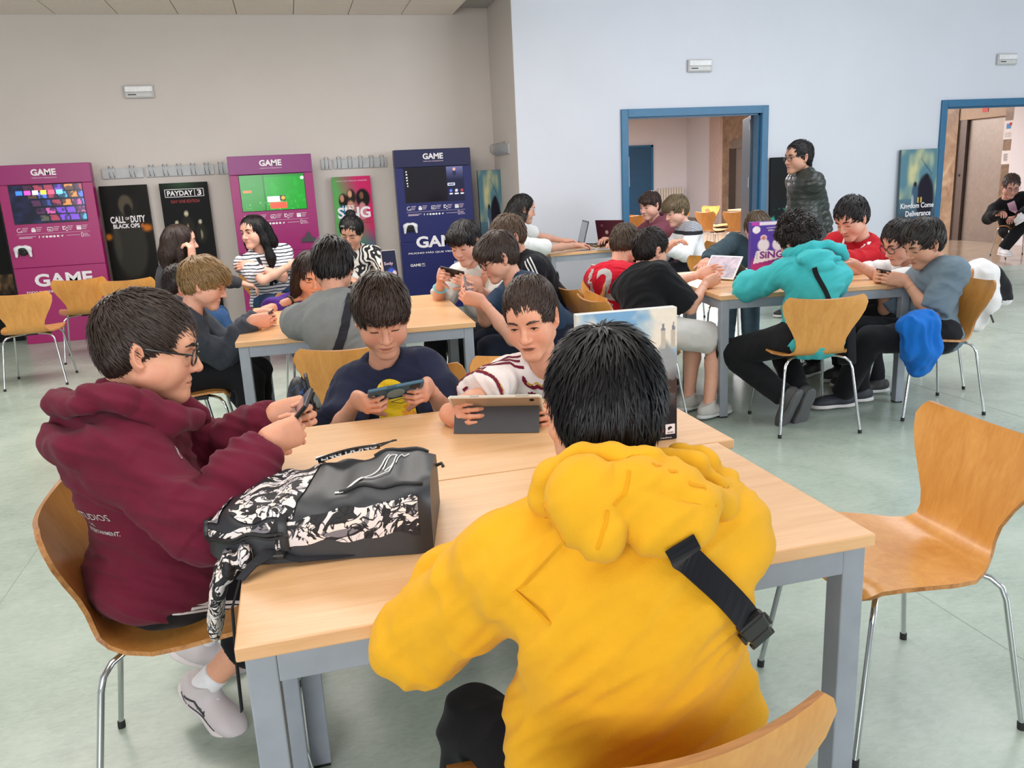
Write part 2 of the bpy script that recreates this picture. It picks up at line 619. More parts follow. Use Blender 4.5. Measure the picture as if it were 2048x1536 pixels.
# coat hook rails
def hook_rail(loc, rz, length, n, label):
    e = empty('coat_rail', loc, rz, label=label, cat='coat rail', group='coat hook rails')
    MB().box((0, -0.02, -0.055), (length, 0, 0.055), 0.004).ob('board', plain('pale_grey_board', (188, 190, 193), 0.45), e)
    first = None
    for k in range(n):
        if first is None:
            p = [(0, -0.02, -0.035), (0, -0.05, -0.045), (0, -0.085, -0.01), (0, -0.09, 0.05), (0, -0.07, 0.075), (0, -0.045, 0.06)]
            m = MB()
            for sx in (-0.022, 0.022):
                m.tube([(sx, y, z) for _, y, z in p], 0.0038, 6)
            m.tube([(-0.022, -0.045, 0.06), (-0.018, -0.045, 0.075), (0, -0.047, 0.085), (0.018, -0.045, 0.075), (0.022, -0.045, 0.06)], 0.0038, 6)
            first = o = m.ob('hook', m_alu, e, True)
        else:
            o = first.copy()
            COL.objects.link(o)
        o.location = (length * (k + 0.5) / n, 0, 0)


for k, (x0, ln, n, lb) in enumerate(((-1.90, 0.42, 2, 'coat rail of steel hooks beside the first pink kiosk'), (-1.46, 0.72, 5, 'coat rail of steel hooks above the left black poster'), (-0.72, 0.34, 3, 'coat rail of steel hooks above the masked gunmen poster'), (0.44, 0.12, 1, 'short coat rail end beside the second pink kiosk'), (0.58, 0.62, 5, 'coat rail of steel hooks above the singing poster'))):
    hook_rail((x0, YB - 0.001, 1.73), 0, ln, n, lb)
hook_rail((XR - 0.001, YB - 0.12, 1.80), -PI / 2, 0.62, 5, 'coat rail of steel hooks around the corner on the grey side wall')
sk = empty('wall_socket', (-0.47, YB - 0.001, 0.78), label='double wall socket with a black plug beside the striped shirt woman', cat='socket')
MB().box((-0.07, -0.012, -0.045), (0.07, 0, 0.045), 0.004).ob('plate', plain('socket_grey', (120, 120, 122), 0.4), sk)
MB().box((-0.055, -0.055, -0.025), (0.01, -0.012, 0.02), 0.008).tube([(-0.05, -0.04, -0.02), (-0.08, -0.05, -0.12), (-0.07, -0.04, -0.4), (0.05, -0.03, -0.7), (0.1, -0.1, -0.77)], 0.004, 6).ob('plug', m_black, sk, True)
# paper notices beside the elevator
for nm, y, z, wdt, hh, lb in (('paper_notice', 11.46, 1.86, 0.2, 0.30, 'upper paper notice with a blue and red picture by the elevator'), ('paper_notice', 11.47, 1.42, 0.17, 0.22, 'lower paper notice with a grey text block by the elevator')):
    pn = empty(nm, (XE - 0.002, y, z), -PI / 2, label=lb, cat='notice')
    MB().box((-wdt / 2, -0.002, -hh / 2), (wdt / 2, 0, hh / 2)).ob('sheet', plain('paper', (226, 218, 214), 0.8), pn)
    m = MB()
    if hh > 0.25:
        m.box((-0.05, -0.004, 0.02), (0.04, -0.002, 0.1), mi=0).lathe([(0.028, 0), (0.028, 0.001)], 16, M=Matrix.Rotation(PI / 2, 4, 'X'), c=(0.03, -0.004, 0.09), mi=1)
        for q in range(4):
            m.box((-0.07, -0.0035, -0.05 - q * 0.02), (0.06, -0.002, -0.045 - q * 0.02), mi=2)
    else:
        for q in range(8):
            m.box((-0.045, -0.0035, 0.05 - q * 0.015), (0.045 - 0.012 * (q % 3), -0.002, 0.058 - q * 0.015), mi=2)
    m.ob('print', [plain('print_blue', (70, 140, 190), 0.7), plain('print_red', (190, 50, 60), 0.7), plain('print_grey', (110, 108, 112), 0.7)], pn)

CHAIRS = [
 # x, y, facing (degrees), label, group
 (1.455, 1.68, 178, 'empty plywood chair pulled up to the right end of the nearest table', None),
 (0.385, 1.055, 86, 'plywood chair under the yellow hoodie child, its back edge nearest the camera', None),
 (-0.475, 2.06, 4, 'plywood chair under the boy in the maroon hoodie', None),
 (0.20, 2.90, -96, 'plywood chair behind the navy t-shirt boy', None),
 (0.83, 2.92, -98, 'plywood chair behind the cream football shirt boy', None),
 (0.13, 3.74, 84, 'plywood chair behind the grey t-shirt child with the strap', None),
 (-0.62, 4.47, 4, 'plywood chair under the charcoal hoodie boy', None),
 (-0.80, 5.08, 8, 'plywood chair under the child with the shaved neck', None),
 (-2.13, 7.46, 94, 'empty plywood chair at the far left, facing away', None),
 (-1.93, 8.45, 98, 'empty plywood chair before the pink kiosk, second from the left', None),
 (-1.45, 8.05, 96, 'empty plywood chair before the soldier poster, third from the left', None),
 (-1.16, 7.02, 14, 'plywood chair under the dark haired woman', None),
 (-0.30, 7.58, -72, 'plywood chair under the striped shirt woman', None),
 (0.10, 5.80, -88, 'plywood chair under the long haired girl', None),
 (0.58, 7.62, -98, 'plywood chair under the leaf print blouse woman', None),
 (1.28, 5.22, -145, 'plywood chair under the white t-shirt boy with the black phone', None),
 (1.55, 4.50, 178, 'plywood chair under the teenager in glasses and dark blue', None),
 (1.80, 5.10, 178, 'plywood chair under the teenager in the track top', None),
 (1.93, 7.72, 4, 'plywood chair under the ponytail man at the laptop', None),
 (3.92, 8.06, 190, 'plywood chair under the man in the dusty maroon hoodie', None),
 (3.84, 7.22, 178, 'plywood chair under the white jumper person', None),
 (1.95, 4.95, 4, 'plywood chair behind the red football shirt child', None),
 (1.90, 4.32, 5, 'plywood chair behind the black t-shirt boy at the tablet', None),
 (3.34, 6.02, -100, 'plywood chair under the dark teal sweatshirt child', None),
 (2.74, 3.98, 100, 'plywood chair under the turquoise hoodie child, seen from behind', None),
 (4.00, 5.14, -148, 'plywood chair under the red sports jacket teenager', None),
 (4.02, 4.44, 174, 'plywood chair under the thick glasses boy, hoodie hung on it', None),
 (3.28, 3.92, 166, 'plywood chair under the blue grey t-shirt boy', None),
 (9.95, 10.0, -112, 'plywood chair by the elevator under the cross legged man', None),
 (5.70, 13.3, 60, 'corridor chair leftmost in the left doorway', 'corridor chairs'),
 (5.98, 13.4, 60, 'corridor chair second from the left in the left doorway', 'corridor chairs'),
 (7.05, 14.4, 80, 'corridor chair behind the white jumper person', 'corridor chairs'),
 (7.85, 14.8, 200, 'corridor chair seen edge on before the pale corridor wall', 'corridor chairs'),
 (7.10, 12.95, 20, 'corridor chair in front of the canteen table, left of two', 'corridor chairs'),
 (7.35, 12.45, 24, 'corridor chair in front of the canteen table, right of two', 'corridor chairs'),
 (7.75, 13.9, -20, 'corridor chair on the far side of the canteen table', 'corridor chairs'),
]

# ------------------------------------------------ tables and chairs
m_top = wood('beech_laminate', (228, 182, 134), (214, 164, 114), 'X', 0.32)
m_edge = wood('beech_edging', (222, 176, 130), (196, 148, 104), 'X', 0.4)
m_frame = plain('grey_table_steel', (150, 156, 165), 0.45, 0.1)
m_ply = wood('beech_plywood', (218, 156, 80), (200, 134, 60), 'Z', 0.3, 0.55, 0.25)
m_plyedge = wood('plywood_edge', (196, 138, 78), (140, 88, 44), 'X', 0.45)
m_cap = plain('black_cap', (28, 28, 30), 0.6)


def table(ox, oy, rz, wx, dy, label, group='beech tables', H=0.74, ends=None):
    t = empty('table', (ox, oy, 0), rz, label=label, cat='table', group=group)
    th = 0.027
    MB().box((0, 0, H - th), (wx, dy, H), 0.003).ob('tabletop', m_top, t)
    a, lw, rh = 0.012, 0.05, 0.055
    z1 = H - th
    MB().box((a + lw, a, z1 - rh), (wx - a - lw, a + 0.03, z1 - 0.0005), 0.002).ob('rail', m_frame, t)
    MB().box((a + lw, dy - a - 0.03, z1 - rh), (wx - a - lw, dy - a, z1 - 0.0005), 0.002).ob('rail', m_frame, t)
    MB().box((a, a + lw, z1 - rh), (a + 0.03, dy - a - lw, z1 - 0.0005), 0.002).ob('rail', m_frame, t)
    MB().box((wx - a - 0.03, a + lw, z1 - rh), (wx - a, dy - a - lw, z1 - 0.0005), 0.002).ob('rail', m_frame, t)
    for x in (a, wx - a - lw):
        for y in (a, dy - a - lw):
            g = MB().box((x, y, 0.008), (x + lw, y + lw, z1 - 0.0005), 0.003).ob('leg', m_frame, t)
            MB().box((x + 0.002, y + 0.002, 0), (x + lw - 0.002, y + lw - 0.002, 0.01)).ob('foot_cap', m_cap, g)
    return t


table(-0.158, 1.248, 0, 1.2, 0.622, 'nearest beech table, in front of the yellow hoodie, backpack on it')
table(-0.106, 1.874, 0, 1.2, 0.622, 'beech table butted behind the nearest one, with the tablet and the display box')
table(-0.317, 4.153, -0.039, 1.2, 0.618, 'near half of the bare double table between the grey shirt boy and the glasses boy')
table(-0.317 + 0.0241, 4.153 + 0.6205, -0.039, 1.2, 0.618, 'far half of the bare double table in front of the long haired girl')
table(2.356, 4.221, -0.133, 1.2, 0.618, 'near half of the right double table, beside the turquoise hoodie')
table(2.356 + 0.0823, 4.221 + 0.6150, -0.133, 1.2, 0.618, 'far half of the right double table, under the purple box')
table(2.40, 7.56, 0.10, 1.6, 0.8, 'table with laptops and tangled cables by the left blue doorway')


# plywood shell chair: local x sideways, faces +y, origin on the floor below the seat centre
def chair_parts():
    prof = [(0.215, 0.405, 0.150), (0.21, 0.428, 0.185), (0.19, 0.443, 0.205), (0.14, 0.450, 0.218), (0.07, 0.447, 0.222), (0.0, 0.440, 0.220), (-0.07, 0.434, 0.205), (-0.13, 0.434, 0.170), (-0.165, 0.444, 0.145), (-0.187, 0.465, 0.130), (-0.200, 0.495, 0.126), (-0.210, 0.535, 0.134), (-0.222, 0.585, 0.158), (-0.238, 0.640, 0.190), (-0.254, 0.690, 0.212), (-0.268, 0.735, 0.220), (-0.277, 0.765, 0.206), (-0.281, 0.780, 0.188)]
    nu = 14
    pts, nrm = [], []
    n = len(prof)
    for i, (y, z, hw) in enumerate(prof):
        hw *= 1.05
        for j in range(nu + 1):
            u = -1 + 2 * j / nu
            x = hw * u
            zz, yy = z, y
            back = max(0, min(1, (i - 9) / 6.0))
            seat = 1 - max(0, min(1, (i - 5) / 4.0))
            yy += back * 0.030 * u * u                        # back wraps forward
            zz += seat * 0.012 * u * u * (0.4 if i < 2 else 1)  # dished seat
            if i >= 13:                                        # concave top edge with ears
                k = (i - 12) / 5.0
                zz += k * (0.016 * abs(u) ** 2 - 0.020)
            pts.append(Vector((x, yy, zz)))
    P = lambda i, j: pts[i * (nu + 1) + j]
    for i in range(n):
        for j in range(nu + 1):
            a = P(min(i + 1, n - 1), j) - P(max(i - 1, 0), j)
            b = P(i, min(j + 1, nu)) - P(i, max(j - 1, 0))
            q = b.cross(a)
            nrm.append(-q.normalized())
    th = 0.0055
    V = [p + q * th for p, q in zip(pts, nrm)] + [p - q * th for p, q in zip(pts, nrm)]
    N = len(pts)
    mb = MB()
    F, mi = [], []
    for i in range(n - 1):
        for j in range(nu):
            a = i * (nu + 1) + j
            F.append((a, a + nu + 1, a + nu + 2, a + 1))
            F.append((a + N, a + 1 + N, a + nu + 2 + N, a + nu + 1 + N))
    ne = len(F)
    rim = [(0, j) for j in range(nu + 1)] + [(i, nu) for i in range(1, n)] + [(n - 1, j) for j in range(nu - 1, -1, -1)] + [(i, 0) for i in range(n - 2, 0, -1)]
    for k in range(len(rim)):
        a = rim[k][0] * (nu + 1) + rim[k][1]
        q = rim[(k + 1) % len(rim)]
        b = q[0] * (nu + 1) + q[1]
        F.append((a, b, b + N, a + N))
    mb.v = [tuple(p) for p in V]
    mb.f = F
    mb.m = [0] * ne + [1] * (len(F) - ne)
    legs = []
    for sx in (-1, 1):
        for sy in (-1, 1):
            k = (0.185 if sy > 0 else 0.165)
            path = [(0.02 * sx, 0.03 * sy, 0.418), (0.075 * sx, 0.09 * sy, 0.420), (0.13 * sx, 0.135 * sy, 0.420), (0.165 * sx, k * 0.93, 0.408) if False else (0.160 * sx, sy * 0.165, 0.412), (0.180 * sx, sy * 0.183, 0.392), (0.188 * sx, sy * 0.192, 0.36), (0.225 * sx, 0.245 * sy, 0.012)]
            legs.append(path)
    return mb, legs


def chair(x, y, deg, label, group, first=[None]):
    if first[0] is None:
        c = empty('chair', (0, 0, 0), 0)
        mb, legs = chair_parts()
        s = mb.ob('seat_shell', [m_ply, m_plyedge], c, True)
        for p in legs:
            g = MB().tube(p, 0.0078, 10).ob('leg', m_chrome, c, True)
            e = p[-1]
            d = (Vector(p[-1]) - Vector(p[-2])).normalized()
            MB().tube([Vector(e) - d * 0.008, Vector((e[0], e[1], 0.0))], 0.0105, 10).ob('foot_cap', m_cap, g, True)
        MB().box((-0.05, -0.06, 0.405), (0.05, 0.06, 0.433), 0.006).box((-0.14, -0.11, 0.408), (-0.11, 0.11, 0.430), 0.004).box((0.11, -0.11, 0.408), (0.14, 0.11, 0.430), 0.004).ob('mount', m_cap, c)
        first[0] = c
    else:
        c = copy_tree(first[0])
    c.location = (x, y, 0)
    c.rotation_euler = (0, 0, math.radians(deg - 90))
    return props(c, label, 'chair', group)


SEATS = [[chair(*a), a[0], a[1], False] for a in CHAIRS]


def seat_under(P, yaw, back=0.055, turn=None):
    """brings the nearest free chair under someone sitting at P"""
    r = min((q for q in SEATS if not q[3]), key=lambda q: (q[1] - P[0]) ** 2 + (q[2] - P[1]) ** 2)
    if (r[1] - P[0]) ** 2 + (r[2] - P[1]) ** 2 > 0.16:
        return
    r[3] = True
    a = math.radians(yaw)
    r[0].location = (P[0] + back * math.cos(a), P[1] + back * math.sin(a), 0)
    r[0].rotation_euler = (0, 0, math.radians((turn if turn is not None else yaw) - 90))


for k, (x, y, lb) in enumerate(((7.85, 12.9, 'canteen table behind chairs, through the left blue doorway'),)):
    table(x, y, 0.1, 1.2, 0.8, lb, 'canteen tables in the corridor')

# ------------------------------------------------ figures: smooth-blended limbs, meshed as one surface
f32 = np.float32


def A3(p):
    return np.array([p[0], p[1], p[2]], np.float64)


def nz(v):
    v = A3(v)
    return v / (np.linalg.norm(v) + 1e-9)


class SDF:
    def __init__(self):
        self.p = []
        self.clips = []
        self.cut = {}
        self.autocut = None

    def _cut(self, cut):
        cut = cut or self.autocut
        if cut is not None:
            self.cut[len(self.p) - 1] = (A3(cut[0]), nz(cut[1]))

    def cone(self, a, b, ra, rb, k=0.02, cut=None):
        self.p.append(('c', A3(a), A3(b), ra, rb, k))
        self._cut(cut)
        return self

    def chain(self, pts, rs, k=0.02):
        for i in range(len(pts) - 1):
            self.cone(pts[i], pts[i + 1], rs[i], rs[i + 1], k)
        return self

    def ell(self, c, R, r, k=0.02):
        self.p.append(('e', A3(c), np.asarray(R, float), np.asarray(r, float), k))
        self._cut(None)
        return self

    def sub(self, c, R, r, k=0.01):
        self.p.append(('-', A3(c), np.asarray(R, float), np.asarray(r, float), k))
        return self

    def subc(self, a, b, ra, rb, k=0.003):
        self.p.append(('-c', A3(a), A3(b), ra, rb, k))
        return self

    def clip(self, pt, n, rad):
        self.clips.append((A3(pt), nz(n), rad))
        return self

    def dist_i(self, i, X, Y, Z):
        d = self.dist(self.p[i], X, Y, Z)
        if i in self.cut:
            pt, n = self.cut[i]
            d = np.maximum(d, (X - f32(pt[0])) * f32(n[0]) + (Y - f32(pt[1])) * f32(n[1]) + (Z - f32(pt[2])) * f32(n[2]))
        return d

    @staticmethod
    def dist(q, X, Y, Z):
        if q[0] in ('c', '-c'):
            _, a, b, ra, rb, k = q
            d = b - a
            L2 = float(d @ d) + 1e-12
            x, y, z = X - f32(a[0]), Y - f32(a[1]), Z - f32(a[2])
            t = np.clip((x * f32(d[0]) + y * f32(d[1]) + z * f32(d[2])) / f32(L2), 0, 1)
            return np.sqrt((x - t * f32(d[0])) ** 2 + (y - t * f32(d[1])) ** 2 + (z - t * f32(d[2])) ** 2) - (f32(ra) + f32(rb - ra) * t)
        _, c, R, r, k = q
        x, y, z = X - f32(c[0]), Y - f32(c[1]), Z - f32(c[2])
        l = [(x * f32(R[0, i]) + y * f32(R[1, i]) + z * f32(R[2, i])) / f32(r[i]) for i in range(3)]
        k0 = np.sqrt(l[0] ** 2 + l[1] ** 2 + l[2] ** 2)
        k1 = np.sqrt((l[0] / f32(r[0])) ** 2 + (l[1] / f32(r[1])) ** 2 + (l[2] / f32(r[2])) ** 2) + f32(1e-6)
        return k0 * (k0 - 1) / k1

    @staticmethod
    def comb(q, F, d):
        k = f32(q[-1])
        if q[0] in ('-', '-c'):
            h = np.maximum(k - np.abs(F + d), 0) / k
            return np.maximum(F, -d) + h * h * k * f32(0.25)
        h = np.maximum(k - np.abs(F - d), 0) / k
        return np.minimum(F, d) - h * h * k * f32(0.25)

    def box(self, q, m):
        if q[0] in ('c', '-c'):
            r = max(q[3], q[4]) + m
            return np.minimum(q[1], q[2]) - r, np.maximum(q[1], q[2]) + r
        e = np.sqrt(((q[2] * q[3]) ** 2).sum(1)) + m
        return q[1] - e, q[1] + e

    def at(self, P):
        P = np.asarray(P, f32)
        X, Y, Z = P[:, 0], P[:, 1], P[:, 2]
        F = np.full(len(P), 1.0, f32)
        for i, q in enumerate(self.p):
            F = self.comb(q, F, self.dist_i(i, X, Y, Z))
        for pt, n, rad in self.clips:
            d = (X - pt[0]) * n[0] + (Y - pt[1]) * n[1] + (Z - pt[2]) * n[2]
            near = ((X - pt[0]) ** 2 + (Y - pt[1]) ** 2 + (Z - pt[2]) ** 2) < rad * rad
            F = np.where(near, np.maximum(F, d.astype(f32)), F)
        return F

    def grad(self, P, e=0.002):
        g = np.stack([self.at(P + np.array(o) * e) - self.at(P - np.array(o) * e) for o in ((1, 0, 0), (0, 1, 0), (0, 0, 1))], 1)
        return g / (np.linalg.norm(g, axis=1, keepdims=True) + 1e-9)

    def mesh(self, h, lo=None, hi=None):
        if lo is None:
            bs = [self.box(q, 0.02) for q in self.p if q[0] in 'ce']
            lo = np.min([b[0] for b in bs], 0)
            hi = np.max([b[1] for b in bs], 0)
        lo, hi = np.asarray(lo, float), np.asarray(hi, float)
        n = np.maximum(3, np.ceil((hi - lo) / h).astype(int) + 1)
        ax = [(lo[i] + h * np.arange(n[i])).astype(f32) for i in range(3)]
        F = np.full(n, 1.0, f32)
        for i, q in enumerate(self.p):
            b0, b1 = self.box(q, q[-1] + 2.5 * h)
            s = [slice(max(0, int((b0[j] - lo[j]) / h)), max(0, min(n[j], int((b1[j] - lo[j]) / h) + 2))) for j in range(3)]
            if any(x.stop <= x.start for x in s):
                continue
            s = tuple(s)
            d = self.dist_i(i, ax[0][s[0]][:, None, None], ax[1][s[1]][None, :, None], ax[2][s[2]][None, None, :])
            F[s] = self.comb(q, F[s], d)
        for pt, nn, rad in self.clips:
            s = [slice(max(0, int((pt[i] - rad - lo[i]) / h)), max(0, min(n[i], int((pt[i] + rad - lo[i]) / h) + 2))) for i in range(3)]
            if any(x.stop <= x.start for x in s):
                continue
            s = tuple(s)
            X, Y, Z = ax[0][s[0]][:, None, None] - f32(pt[0]), ax[1][s[1]][None, :, None] - f32(pt[1]), ax[2][s[2]][None, None, :] - f32(pt[2])
            d = X * f32(nn[0]) + Y * f32(nn[1]) + Z * f32(nn[2])
            near = (X * X + Y * Y + Z * Z) < rad * rad
            F[s] = np.where(near, np.maximum(F[s], d), F[s])
        return nets(F, lo, h)


def nets(F, lo, h):
    S = F < 0
    c = np.zeros([q - 1 for q in F.shape], np.int8)
    for a in (0, 1):
        for b in (0, 1):
            for d in (0, 1):
                c += S[a:F.shape[0] - 1 + a, b:F.shape[1] - 1 + b, d:F.shape[2] - 1 + d]
    act = (c > 0) & (c < 8)
    I = np.argwhere(act)
    idx = np.full(act.shape, -1, np.int32)
    idx[act] = np.arange(len(I))
    acc = np.zeros((len(I), 3))
    cnt = np.zeros(len(I))
    co = [(a, b, d) for a in (0, 1) for b in (0, 1) for d in (0, 1)]
    val = {o: F[I[:, 0] + o[0], I[:, 1] + o[1], I[:, 2] + o[2]] for o in co}
    for o in co:
        for x in range(3):
            if o[x] == 0:
                p = list(o)
                p[x] = 1
                a, b = val[o], val[tuple(p)]
                m = (a < 0) != (b < 0)
                t = np.where(m, a / np.where(m, a - b, 1), 0)
                q = np.tile(np.array(o, float), (len(I), 1))
                q[:, x] += t
                acc += q * m[:, None]
                cnt += m
    V = lo + (I + acc / np.maximum(cnt, 1)[:, None]) * h
    Q = []
    for x in range(3):
        y, z = (x + 1) % 3, (x + 2) % 3
        s0, s1 = [slice(None)] * 3, [slice(None)] * 3
        s0[x], s1[x] = slice(0, -1), slice(1, None)
        a, b = S[tuple(s0)], S[tuple(s1)]
        E = np.argwhere(a != b)
        if not len(E):
            continue
        ok = (E[:, y] > 0) & (E[:, z] > 0) & (E[:, y] < F.shape[y] - 1) & (E[:, z] < F.shape[z] - 1)
        E = E[ok]
        ins = a[E[:, 0], E[:, 1], E[:, 2]]
        r = []
        for dy, dz in ((-1, -1), (0, -1), (0, 0), (-1, 0)):
            e = E.copy()
            e[:, y] += dy
            e[:, z] += dz
            r.append(idx[e[:, 0], e[:, 1], e[:, 2]])
        r = np.stack(r, 1)
        Q.append(np.where(ins[:, None], r, r[:, ::-1]))
    Q = np.concatenate(Q)
    return V, Q[(Q >= 0).all(1)]


def relax(V, Q, it=1, w=0.5):
    e = np.concatenate([Q[:, [0, 1]], Q[:, [1, 2]], Q[:, [2, 3]], Q[:, [3, 0]]])
    for _ in range(it):
        s = np.zeros_like(V)
        n = np.zeros(len(V))
        for a, b in ((0, 1), (1, 0)):
            for x in range(3):
                s[:, x] += np.bincount(e[:, a], V[e[:, b], x], len(V))
            n += np.bincount(e[:, a], minlength=len(V))
        V = V * (1 - w) + w * s / np.maximum(n, 1)[:, None]
    return V


def vnormals(V, Q):
    n = np.cross(V[Q[:, 2]] - V[Q[:, 0]], V[Q[:, 3]] - V[Q[:, 1]])
    N = np.zeros_like(V)
    for j in range(4):
        for x in range(3):
            N[:, x] += np.bincount(Q[:, j], n[:, x], len(V))
    return N / (np.linalg.norm(N, axis=1, keepdims=True) + 1e-12)


def vnoise(P, seed=0):
    """smooth value noise, -1..1"""
    P = np.asarray(P, float)
    i = np.floor(P).astype(np.int64)
    f = P - i
    u = f * f * (3 - 2 * f)
    r = 0
    for a in (0, 1):
        for b in (0, 1):
            for c in (0, 1):
                hsh = (i[:, 0] + a) * 73856093 ^ (i[:, 1] + b) * 19349663 ^ (i[:, 2] + c) * 83492791 ^ (seed * 2654435761)
                hsh = (hsh ^ (hsh >> 13)) * 1274126177 & 0x7fffffff
                hsh = (hsh ^ (hsh >> 16)) & 0xffff
                wgt = (u[:, 0] if a else 1 - u[:, 0]) * (u[:, 1] if b else 1 - u[:, 1]) * (u[:, 2] if c else 1 - u[:, 2])
                r = r + wgt * (hsh / 32767.5 - 1)
    return r


def ik(a, c, l1, l2, hint):
    a, c = A3(a), A3(c)
    d = c - a
    L = np.linalg.norm(d)
    if L > (l1 + l2) * 0.995:
        k = L / (l1 + l2) * 1.005
        l1, l2 = l1 * k, l2 * k
    L = max(L, abs(l1 - l2) * 1.02 + 1e-4)
    u = d / (np.linalg.norm(d) + 1e-9)
    x = (l1 * l1 - l2 * l2 + L * L) / (2 * L)
    hh = math.sqrt(max(1e-8, l1 * l1 - x * x))
    hv = A3(hint)
    hv = nz(hv - u * (hv @ u))
    return a + u * x + hv * hh


LOD = {0: dict(head=0.0027, hand=0.0026, top=0.0058, body=0.009, hair=0.0038, n=2600), 1: dict(head=0.0042, hand=0.0042, top=0.0085, body=0.012, hair=0.0055, n=900), 2: dict(head=0.0055, hand=0.0055, top=0.0105, body=0.014, hair=0.007, n=420)}
m_skin = vcol('skin', 0.5, 0.12, 0.05, spec=0.35)
m_eye = vcol('eye', 0.12, spec=0.5)
m_lens = None


def lens_mat():
    global m_lens
    if m_lens is None:
        t = NT('spectacle_lens')
        tr = t.n('ShaderNodeBsdfTransparent')
        gl = t.n('ShaderNodeBsdfGlossy')
        gl.inputs['Roughness'].default_value = 0.03
        mx = t.n('ShaderNodeMixShader')
        mx.inputs['Fac'].default_value = 0.10
        t.l(tr.outputs[0], mx.inputs[1])
        t.l(gl.outputs[0], mx.inputs[2])
        t.l(mx.outputs[0], t.t.nodes['Material Output'].inputs['Surface'])
        m_lens = t.m
    return m_lens


def hand_sdf(S, W, d, n, side, s, curl, thumb, spread=0.12):
    """palm, four unequal bent fingers and a thumb; d wrist->knuckles, n palm normal, side +1 left hand"""
    W, d, n = A3(W), nz(d), A3(n)
    n = nz(n - d * (n @ d))
    x = np.cross(d, n) * side                    # towards the thumb
    R = np.stack([d, x, n], 1)
    pl = 0.082 * s
    for q, r0 in ((-0.030, 0.0125), (-0.010, 0.0145), (0.010, 0.0148), (0.027, 0.0135)):
        S.cone(W + x * q * s * 0.7 + d * 0.008 * s, W + d * pl * (0.98 - abs(q - 0.005) * 2.2) + x * q * s, 0.0145 * s, r0 * s * 0.86, 0.016 * s)
    S.ell(W + d * 0.04 * s + n * 0.004 * s, R, np.array([0.05, 0.036, 0.0155]) * s, 0.012 * s)
    L = ((0.026, (0.042, 0.026, 0.021), 0.0086), (0.009, (0.046, 0.030, 0.023), 0.0090), (-0.0085, (0.043, 0.028, 0.022), 0.0086), (-0.0255, (0.034, 0.021, 0.019), 0.0076))
    for i, (q, ph, r) in enumerate(L):
        p = W + d * pl * (0.97 - abs(q - 0.006) * 2.4) + x * q * s
        cu = curl[i] if hasattr(curl[0], '__len__') else curl
        ang = 0
        dd = nz(d + x * q * spread / 0.025)
        r = r * s
        for j, l in enumerate(ph):
            ang += math.radians(cu[j])
            v = dd * math.cos(ang) + n * math.sin(ang)
            p2 = p + v * l * s
            S.cone(p, p2, r * (1.02 - 0.07 * j), r * (0.95 - 0.09 * j), 0.004 * s)
            p = p2
    ta, tb, bend = thumb                           # angle away from the fingers, towards the palm, bend
    p = W + d * 0.022 * s + x * 0.026 * s + n * 0.004 * s
    ta, tb = math.radians(ta), math.radians(tb)
    v = d * math.cos(ta) + x * math.sin(ta)
    v = nz(v * math.cos(tb) + n * math.sin(tb))
    ax = nz(np.cross(v, n))
    S.cone(W + d * 0.012 * s + x * 0.014 * s, p, 0.014 * s, 0.0145 * s, 0.01 * s)
    p2 = p + v * 0.036 * s
    S.cone(p, p2, 0.0145 * s, 0.0108 * s, 0.01 * s)
    v2 = nz(v * math.cos(math.radians(bend)) + (n * 0.5 + d * 0.5) * math.sin(math.radians(bend)))
    p3 = p2 + v2 * 0.03 * s
    S.cone(p2, p3, 0.0106 * s, 0.0098 * s, 0.003 * s)
    S.cone(p3, p3 + v2 * 0.02 * s, 0.0098 * s, 0.0082 * s, 0.003 * s)


